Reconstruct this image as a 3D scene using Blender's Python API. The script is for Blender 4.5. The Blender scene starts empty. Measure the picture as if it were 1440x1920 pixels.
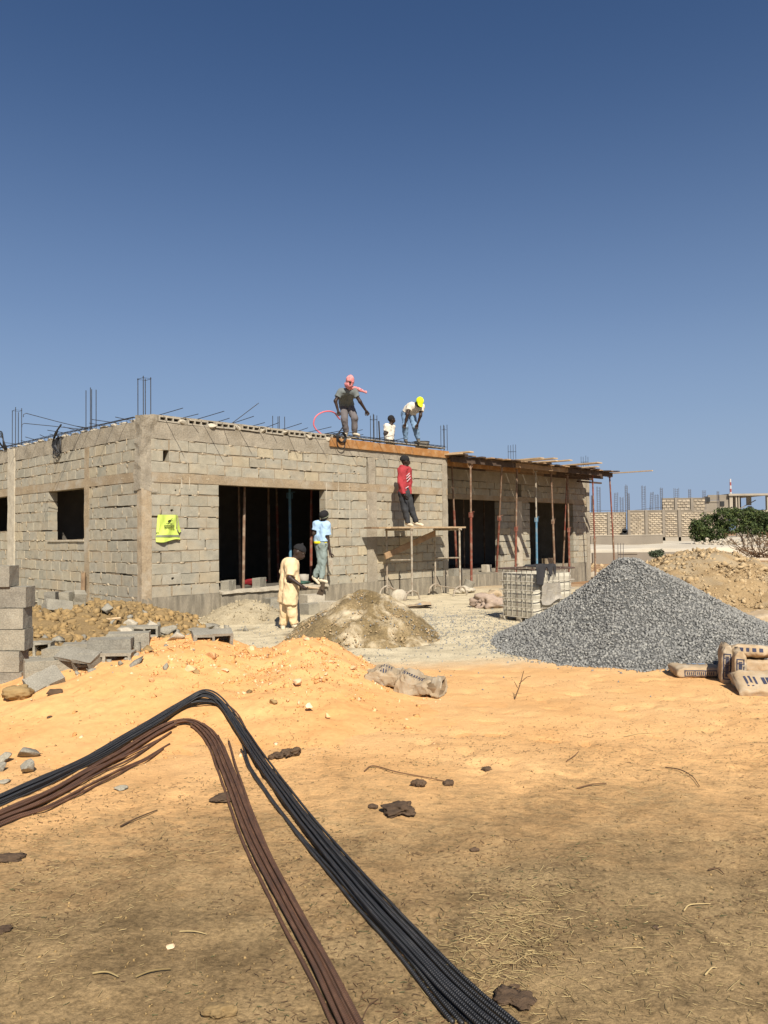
import bpy, math, random
import numpy as np
from mathutils import Vector, Matrix

random.seed(11)
RNG = np.random.default_rng(11)
S = bpy.context.scene
COL = S.collection

# ------------------------------------------------------------------ camera
F_PX, EYE = 1442.0, 1.55
PITCH, ROLL = 0.0292, 0.0109
_f = np.array([0, math.cos(PITCH), math.sin(PITCH)])
_r0 = np.array([1.0, 0, 0]); _u0 = np.cross(_r0, _f)
_r = _r0 * math.cos(ROLL) - _u0 * math.sin(ROLL)
_u = _r0 * math.sin(ROLL) + _u0 * math.cos(ROLL)
cd = bpy.data.cameras.new('camera')
cd.sensor_fit = 'HORIZONTAL'; cd.sensor_width = 36; cd.lens = F_PX / 1440 * 36
cd.clip_start = 0.1; cd.clip_end = 4000
cam = bpy.data.objects.new('camera', cd); COL.objects.link(cam)
cam.matrix_world = Matrix(((_r[0], _u[0], -_f[0], 0), (_r[1], _u[1], -_f[1], 0), (_r[2], _u[2], -_f[2], EYE), (0, 0, 0, 1)))
S.camera = cam

# ------------------------------------------------------------------ light
SUN_DIR = np.array([0.264, -1.169, 1.08]); SUN_DIR /= np.linalg.norm(SUN_DIR)     # towards the sun
SUN_EL = math.asin(SUN_DIR[2]); SUN_ROT = math.atan2(SUN_DIR[0], SUN_DIR[1])
w = bpy.data.worlds.new('World'); S.world = w; w.use_nodes = True
nt = w.node_tree; bg = nt.nodes['Background']
sky = nt.nodes.new('ShaderNodeTexSky'); sky.sky_type = 'NISHITA'; sky.sun_disc = False
sky.sun_elevation = SUN_EL; sky.sun_rotation = SUN_ROT
sky.altitude = 0; sky.air_density = 1.0; sky.dust_density = 1.0; sky.ozone_density = 10.0
# pale dust veil thickening towards the horizon, the same all the way round
geo = nt.nodes.new('ShaderNodeTexCoord'); sep = nt.nodes.new('ShaderNodeSeparateXYZ'); nt.links.new(geo.outputs['Generated'], sep.inputs[0])
veil = nt.nodes.new('ShaderNodeValToRGB'); nt.links.new(sep.outputs[2], veil.inputs[0]); el = veil.color_ramp.elements
veil.color_ramp.interpolation = 'B_SPLINE'
while len(el) < 6: el.new(0.5)
for e_, (p_, v_) in zip(el, ((0.0, 0.97), (0.07, 0.88), (0.15, 0.64), (0.27, 0.33), (0.43, 0.08), (0.58, 0.0))): e_.position = p_; e_.color = (v_, v_, v_, 1)
mx = nt.nodes.new('ShaderNodeMix'); mx.data_type = 'RGBA'
nt.links.new(veil.outputs[0], mx.inputs[0]); nt.links.new(sky.outputs[0], mx.inputs[6]); mx.inputs[7].default_value = (4.3, 5.6, 7.75, 1)
nt.links.new(mx.outputs[2], bg.inputs[0]); bg.inputs[1].default_value = 0.05
sl = bpy.data.lights.new('sun', 'SUN'); sl.energy = 4.8; sl.angle = math.radians(0.55); sl.color = (1, 0.93, 0.82)
so = bpy.data.objects.new('sun', sl); COL.objects.link(so)
so.rotation_euler = Vector(-SUN_DIR).to_track_quat('-Z', 'Y').to_euler()
S.view_settings.view_transform = 'Standard'; S.view_settings.look = 'None'
S.view_settings.exposure = 0.65; S.view_settings.gamma = 1
S.view_settings.use_curve_mapping = False
S.render.engine = 'CYCLES'

# ------------------------------------------------------------------ maths helpers
CAMP = np.array([0, 0, EYE])
def ray(px, py): return _f + _r * (px - 720) / F_PX + _u * (960 - py) / F_PX
def at_depth(px, py, y):
    d = ray(px, py); return CAMP + d * (y / d[1])
def ground_pt(px, py, z=0.0):
    d = ray(px, py); return CAMP + d * ((z - EYE) / d[2])
ANG = math.radians(46.1)
A0 = np.array([-4.432, 14.067, 0.0])
FD = np.array([math.cos(ANG), math.sin(ANG), 0]); LD = np.array([-math.sin(ANG), math.cos(ANG), 0])
def front_uz(px, py, v=0.0):
    d = ray(px, py); t = ((A0 + LD * v - CAMP) @ LD) / (d @ LD); P = CAMP + t * d
    return (P - A0) @ FD, P[2]
def W(u, v, z): return A0 + FD * u + LD * v + np.array([0, 0, z])

def _hash(ix, iy, iz, seed):
    h = (ix.astype(np.uint32) * np.uint32(374761393) + iy.astype(np.uint32) * np.uint32(668265263)
         + iz.astype(np.uint32) * np.uint32(2147483647) + np.uint32(seed * 974711 & 0xffffffff))
    h = (h ^ (h >> np.uint32(13))) * np.uint32(1274126177)
    h = h ^ (h >> np.uint32(16))
    return (h & np.uint32(0xffff)).astype(np.float64) / 65535.0
def vnoise(P, seed=0):
    P = np.asarray(P, float)
    if P.shape[-1] == 2: P = np.concatenate([P, np.zeros(P.shape[:-1] + (1,))], -1)
    i = np.floor(P).astype(np.int64); f = P - i; f = f * f * (3 - 2 * f)
    r = 0
    for a in (0, 1):
        for b in (0, 1):
            for c in (0, 1):
                wgt = (f[..., 0] if a else 1 - f[..., 0]) * (f[..., 1] if b else 1 - f[..., 1]) * (f[..., 2] if c else 1 - f[..., 2])
                r = r + wgt * _hash(i[..., 0] + a, i[..., 1] + b, i[..., 2] + c, seed)
    return r * 2 - 1
def fbm(P, octv=4, seed=0):
    P = np.asarray(P, float); r = 0; a = 1; n = 0
    for k in range(octv):
        r = r + a * vnoise(P * 2.0 ** k + 13.7 * k, seed + k); n += a; a *= 0.5
    return r / n

# ------------------------------------------------------------------ terrain
HEAPS = {}
def gauss(x, y, cx, cy, sx, sf, sb, h):
    sy = np.where(y < cy, sf, sb)
    return h * np.exp(-0.5 * (((x - cx) / sx) ** 2 + ((y - cy) / sy) ** 2))
def h_sand(x, y):
    P = np.stack([x, y], -1)
    a = gauss(x, y, -2.2, 8.0, 0.95, 1.15, 0.62, 0.52)
    b = gauss(x, y, -0.78, 8.15, 0.5, 1.2, 0.55, 0.44)
    c = gauss(x, y, -3.2, 7.7, 0.55, 1.0, 0.6, 0.20)
    d = gauss(x, y, 0.9, 6.6, 1.1, 0.8, 0.7, 0.09)
    h = (np.maximum(a, b) * 0.75 + 0.25 * (a + b) + 0.4 * c + 0.6 * d) - 0.035
    h = h * (1 + 0.16 * fbm(P * 1.7, 3, 5)) + 0.028 * fbm(P * 3.1, 4, 7) * np.clip(h * 5, 0, 1)
    return h
def cone(x, y, cx, cy, rx, ry, h, seed, rough=0.12, soft=0.16, rot=0.0):
    dx, dy = x - cx, y - cy
    if rot: dx, dy = dx * math.cos(rot) + dy * math.sin(rot), -dx * math.sin(rot) + dy * math.cos(rot)
    r = np.sqrt((dx / rx) ** 2 + (dy / ry) ** 2 + soft ** 2) - soft
    P = np.stack([x, y], -1)
    r = r * (1 + rough * fbm(P * 1.1, 2, seed))
    return h * (1 - r * (1 + soft)) * np.where(r < 1, 1, 1.0)
def h_gravel(x, y):
    dx, dy = x - 3.36, y - 10.7
    r = np.sqrt((dx / np.where(dx < 0, 1.82, 2.6)) ** 2 + (dy / 2.2) ** 2 + 0.01) - 0.1
    r = r * (1 + 0.06 * fbm(np.stack([x, y], -1) * 1.1, 2, 21))
    r = r + 0.035 * fbm(np.stack([x, y], -1) * 3.2, 3, 25)
    return 1.19 * ((1 - r * 1.1) - 0.10 * np.sin(np.clip(r * 1.1, 0, 1) * math.pi))
def h_mortar(x, y): return cone(x, y, -0.28, 11.75, 1.18, 1.25, 0.66, 33, 0.22, 0.32)
def h_dirt(x, y): return np.minimum(cone(x, y, -4.9, 12.3, 1.75, 2.6, 0.62, 41, 0.3, 0.35), 0.42 + 0.05 * fbm(np.stack([x, y], -1) * 1.3, 3, 4))
def h_pale(x, y): return cone(x, y, -2.55, 14.3, 0.85, 0.75, 0.36, 47, 0.25, 0.3)
def h_rubble(x, y):
    a = cone(x, y, 7.2, 17.3, 2.9, 3.1, 1.12, 52, 0.18, 0.3)
    b = cone(x, y, 9.9, 16.2, 3.0, 3.0, 0.98, 53, 0.16, 0.3)
    return np.maximum(a, b)
def base_ground(x, y):
    P = np.stack([x, y], -1)
    near = np.clip((30 - y) / 10, 0, 1)
    z = 0.018 * fbm(P * 0.9, 3, 2) + 0.012 * fbm(P * 4.0, 3, 3) + 0.009 * fbm(P * 9.0 + 5, 3, 6) * np.clip((7.5 - y) / 2, 0.25, 1) * np.clip((11 - y) / 2, 0, 1)
    sandy = np.clip((y - 4.3) / 0.8, 0, 1) * np.clip((9.3 - y) / 0.8, 0, 1)
    z = z + sandy * (0.03 * fbm(P * np.array([0.9, 1.7]) + 4, 3, 8) + 0.02)
    z = z + 0.05 * np.clip(vnoise(P * 0.8 + 9, 19), 0, 1) * np.clip((y - 10) / 2, 0, 1)
    cell = 0.30; gx_, gy_ = np.floor(x / cell), np.floor(y / cell); dip = np.zeros_like(z)
    for ddx in (-1, 0, 1):
        for ddy in (-1, 0, 1):
            ix, iy = (gx_ + ddx).astype(np.int64), (gy_ + ddy).astype(np.int64); o_ = np.zeros_like(ix)
            r1, r2, r3 = _hash(ix, iy, o_, 91), _hash(ix, iy, o_, 92), _hash(ix, iy, o_, 93)
            cx_, cy_ = (ix + r1) * cell, (iy + r2) * cell; a_ = r3 * 6.28
            ex, ey = (x - cx_) * np.cos(a_) + (y - cy_) * np.sin(a_), -(x - cx_) * np.sin(a_) + (y - cy_) * np.cos(a_)
            q = (ex / 0.055) ** 2 + (ey / 0.11) ** 2
            dip = np.maximum(dip, (r3 > .35) * (0.4 + r1) * (np.exp(-q) - 0.35 * np.exp(-(np.sqrt(q) - 1.6) ** 2 * 4)))
    z = z - dip * (0.006 + 0.016 * sandy) * np.clip((10.5 - y) / 1.5, 0, 1) * np.clip((y - 1) / .5, 0, 1)
    z = z * near - 0.27 * np.clip(((x - 4) * 0.6 + (y - 22) * 0.6) / 5, 0, 1) * np.clip((y - 18) / 6, 0, 1)
    return z
def T(x, y):
    x = np.asarray(x, float); y = np.asarray(y, float)
    z = base_ground(x, y)
    for h in (h_sand, h_gravel, h_mortar, h_dirt, h_pale, h_rubble): z = np.maximum(z, h(x, y))
    return z
def Tz(x, y): return float(T(np.array([x]), np.array([y]))[0])
def hit(px, py, lift=0.0):
    d = ray(px, py); d = d / d[1]
    ys = np.linspace(1.6, 45, 4400)
    P = CAMP + d * ys[:, None]
    g = T(P[:, 0], P[:, 1]) + lift
    k = np.argmax(P[:, 2] <= g)
    if P[k, 2] > g[k]: k = len(ys) - 1
    return np.array([P[k, 0], P[k, 1], g[k]])

# ------------------------------------------------------------------ materials
def new_mat(name):
    m = bpy.data.materials.new(name); m.use_nodes = True
    n = m.node_tree.nodes; return m, m.node_tree, n, n['Principled BSDF']
def N(nt, t, **k):
    n = nt.nodes.new(t)
    for a, b in k.items(): setattr(n, a, b)
    return n
def ramp(nt, src, stops):
    r = nt.nodes.new('ShaderNodeValToRGB'); e = r.color_ramp.elements
    while len(e) < len(stops): e.new(0.5)
    for el, (p, c) in zip(e, stops):
        el.position = p; el.color = (c[0], c[1], c[2], 1) if not isinstance(c, (int, float)) else (c, c, c, 1)
    nt.links.new(src, r.inputs[0]); return r.outputs[0]
def mixc(nt, fac, a, b, mode='MIX'):
    m = nt.nodes.new('ShaderNodeMix'); m.data_type = 'RGBA'; m.blend_type = mode
    for s, v in ((0, fac), (6, a), (7, b)):
        if isinstance(v, (int, float)): m.inputs[s].default_value = v
        elif isinstance(v, tuple): m.inputs[s].default_value = (*v, 1)
        else: nt.links.new(v, m.inputs[s])
    return m.outputs[2]
def math_n(nt, op, a, b=0.0):
    m = nt.nodes.new('ShaderNodeMath'); m.operation = op
    for s, v in ((0, a), (1, b)):
        if isinstance(v, (int, float)): m.inputs[s].default_value = v
        else: nt.links.new(v, m.inputs[s])
    return m.outputs[0]
def noise_n(nt, vec, scale, detail=4, rough=0.55, dist=0.0):
    n = nt.nodes.new('ShaderNodeTexNoise'); n.inputs['Scale'].default_value = scale
    n.inputs['Detail'].default_value = detail; n.inputs['Roughness'].default_value = rough
    n.inputs['Distortion'].default_value = dist
    if vec is not None: nt.links.new(vec, n.inputs['Vector'])
    return n.outputs[0]
def coords(nt, kind='Object', rand=True):
    if kind == 'Position': return N(nt, 'ShaderNodeNewGeometry').outputs['Position']
    if kind == 'Streak':
        m = N(nt, 'ShaderNodeMapping'); nt.links.new(N(nt, 'ShaderNodeNewGeometry').outputs['Position'], m.inputs[0]); m.inputs['Scale'].default_value = (2.2, 2.2, .32); return m.outputs[0]
    c = N(nt, 'ShaderNodeTexCoord').outputs[kind]
    if not rand: return c
    o = N(nt, 'ShaderNodeObjectInfo')
    v = N(nt, 'ShaderNodeVectorMath', operation='ADD'); s = N(nt, 'ShaderNodeVectorMath', operation='SCALE')
    cx = N(nt, 'ShaderNodeCombineXYZ')
    for i in range(3): nt.links.new(o.outputs['Random'], cx.inputs[i])
    nt.links.new(cx.outputs[0], s.inputs[0]); s.inputs['Scale'].default_value = 57.0
    nt.links.new(c, v.inputs[0]); nt.links.new(s.outputs[0], v.inputs[1]); return v.outputs[0]
def rand_val(nt):
    o = N(nt, 'ShaderNodeObjectInfo').outputs['Random']; g = N(nt, 'ShaderNodeNewGeometry').outputs['Random Per Island']
    return math_n(nt, 'FRACT', math_n(nt, 'ADD', o, g))
def bump(nt, bsdf, h, strength, dist=0.01, prev=None):
    b = N(nt, 'ShaderNodeBump'); b.inputs['Strength'].default_value = strength; b.inputs['Distance'].default_value = dist
    nt.links.new(h, b.inputs['Height'])
    if prev is not None: nt.links.new(prev, b.inputs['Normal'])
    nt.links.new(b.outputs[0], bsdf.inputs['Normal']); return b.outputs[0]

def M(name, c1, c2=None, scale=8.0, rough=0.85, bump_s=0.3, bscale=40.0, metal=0.0, kind='Object', isl=None, speck=0.0, dirt=None, bdist=0.01, dscale=2.0):
    """two-tone noisy material; isl = list of tints picked per piece; dirt = (colour, amount)"""
    m, nt, n, b = new_mat(name)
    v = coords(nt, kind)
    c2 = c2 or tuple(x * 0.75 for x in c1)
    col = ramp(nt, noise_n(nt, v, scale, 5, 0.6), [(0.3, c2), (0.7, c1)])
    if isl:
        t = ramp(nt, rand_val(nt), [(i / max(1, len(isl) - 1), c) for i, c in enumerate(isl)])
        col = mixc(nt, 1.0, col, t, 'MULTIPLY')
    if speck:
        s = ramp(nt, noise_n(nt, v, scale * 14, 2, 0.5), [(0.35, 1 - speck), (0.65, 1 + 0.0)])
        col = mixc(nt, 1.0, col, s, 'MULTIPLY')
    if dirt:
        d = ramp(nt, noise_n(nt, coords(nt, 'Position'), dscale, 5, 0.65, 0.4), [(0.48, 0.0), (0.68, dirt[1])])
        col = mixc(nt, d, col, dirt[0])
    nt.links.new(col, b.inputs['Base Color'])
    b.inputs['Roughness'].default_value = rough; b.inputs['Metallic'].default_value = metal
    b.inputs['Specular IOR Level'].default_value = 0.25
    if bump_s: bump(nt, b, noise_n(nt, v, bscale, 4, 0.65), bump_s, bdist)
    return m

def ground_material():
    m, nt, n, b = new_mat('ground_soil')
    pos = coords(nt, 'Position'); sx = N(nt, 'ShaderNodeSeparateXYZ'); nt.links.new(pos, sx.inputs[0])
    X, Y = sx.outputs[0], sx.outputs[1]
    warp = noise_n(nt, pos, 0.55, 6, 0.62)
    wfine = noise_n(nt, pos, 3.0, 5, 0.7)
    yy = math_n(nt, 'ADD', Y, math_n(nt, 'MULTIPLY', math_n(nt, 'SUBTRACT', warp, 0.5), 3.0))
    yy = math_n(nt, 'ADD', yy, math_n(nt, 'MULTIPLY', math_n(nt, 'SUBTRACT', wfine, 0.5), 1.4))
    yy = math_n(nt, 'SUBTRACT', yy, math_n(nt, 'MULTIPLY', X, 0.12))
    # soil
    soil = ramp(nt, noise_n(nt, pos, 1.6, 7, 0.68), [(0.28, (0.19, 0.126, 0.060)), (0.5, (0.285, 0.195, 0.096)), (0.72, (0.385, 0.27, 0.135))])
    soil = mixc(nt, 1.0, soil, ramp(nt, noise_n(nt, pos, 4.5, 6, 0.75, 0.6), [(0.36, 0.62), (0.5, 0.95), (0.68, 1.1)]), 'MULTIPLY')
    fine = ramp(nt, noise_n(nt, pos, 48, 5, 0.75), [(0.3, 0.52), (0.62, 1.12)])
    soil = mixc(nt, 1.0, soil, fine, 'MULTIPLY')
    vs = N(nt, 'ShaderNodeMapping'); nt.links.new(pos, vs.inputs[0]); vs.inputs['Scale'].default_value = (11, 24, 1); vs.inputs['Rotation'].default_value = (0, 0, 0.5)
    stre = ramp(nt, noise_n(nt, vs.outputs[0], 1.6, 4, 0.7, 1.5), [(0.52, 1.0), (0.70, 0.62)])
    soil = mixc(nt, 1.0, soil, stre, 'MULTIPLY')
    sand = ramp(nt, noise_n(nt, pos, 1.1, 6, 0.6), [(0.3, (0.60, 0.335, 0.135)), (0.7, (0.69, 0.42, 0.19))])
    sand = mixc(nt, 1.0, sand, ramp(nt, noise_n(nt, pos, 90, 2), [(0.3, 0.86), (0.6, 1.03)]), 'MULTIPLY')
    # thin soil showing in the sand
    f1 = ramp(nt, math_n(nt, 'MULTIPLY', yy, 0.1), [(0.32, 0.0), (0.40, 0.40), (0.50, 1.0)])
    spots = ramp(nt, noise_n(nt, vs.outputs[0], 0.9, 5, 0.75, 0.8), [(0.42, 1.0), (0.62, 0.0)])
    near = ramp(nt, math_n(nt, 'MULTIPLY', yy, 0.1), [(0.40, 1.0), (0.58, 0.0)])
    f1 = mixc(nt, math_n(nt, 'MULTIPLY', near, 0.8), f1, mixc(nt, 1.0, f1, spots, 'MULTIPLY'))
    col = mixc(nt, f1, soil, sand)
    pale = ramp(nt, noise_n(nt, pos, 2.4, 7, 0.72), [(0.3, (0.36, 0.305, 0.205)), (0.5, (0.53, 0.45, 0.30)), (0.68, (0.62, 0.53, 0.36))])
    pale = mixc(nt, 1.0, pale, ramp(nt, noise_n(nt, pos, 45, 3, 0.7), [(0.3, 0.7), (0.6, 1.08)]), 'MULTIPLY')
    # the sand ends further out on the right
    y2 = math_n(nt, 'SUBTRACT', math_n(nt, 'ADD', Y, math_n(nt, 'MULTIPLY', math_n(nt, 'SUBTRACT', wfine, 0.5), 0.9)), math_n(nt, 'MULTIPLY', X, 0.18))
    f2 = ramp(nt, math_n(nt, 'MULTIPLY', y2, 0.05), [(0.425, 0.0), (0.475, 1.0)])
    col = mixc(nt, f2, col, pale)
    wet = ramp(nt, noise_n(nt, pos, 1.3, 4, 0.6), [(0.56, 0.0), (0.66, 0.75)])
    fw = ramp(nt, math_n(nt, 'MULTIPLY', Y, 0.05), [(0.5, 0.0), (0.54, 1.0), (0.7, 1.0), (0.8, 0.0)])
    col = mixc(nt, math_n(nt, 'MULTIPLY', wet, fw), col, (0.15, 0.115, 0.07))
    far = ramp(nt, noise_n(nt, pos, 0.5, 6, 0.7), [(0.3, (0.22, 0.125, 0.062)), (0.55, (0.31, 0.185, 0.098)), (0.75, (0.42, 0.31, 0.19))])
    f3 = ramp(nt, math_n(nt, 'MULTIPLY', Y, 0.02), [(0.40, 0.0), (0.52, 1.0)])
    col = mixc(nt, f3, col, far)
    nt.links.new(col, b.inputs['Base Color']); b.inputs['Roughness'].default_value = 0.95; b.inputs['Specular IOR Level'].default_value = 0.1
    p = bump(nt, b, noise_n(nt, pos, 26, 6, 0.7), 0.55, 0.02)
    bump(nt, b, noise_n(nt, pos, 140, 3, 0.7), 0.5, 0.005, p)
    return m

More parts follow.
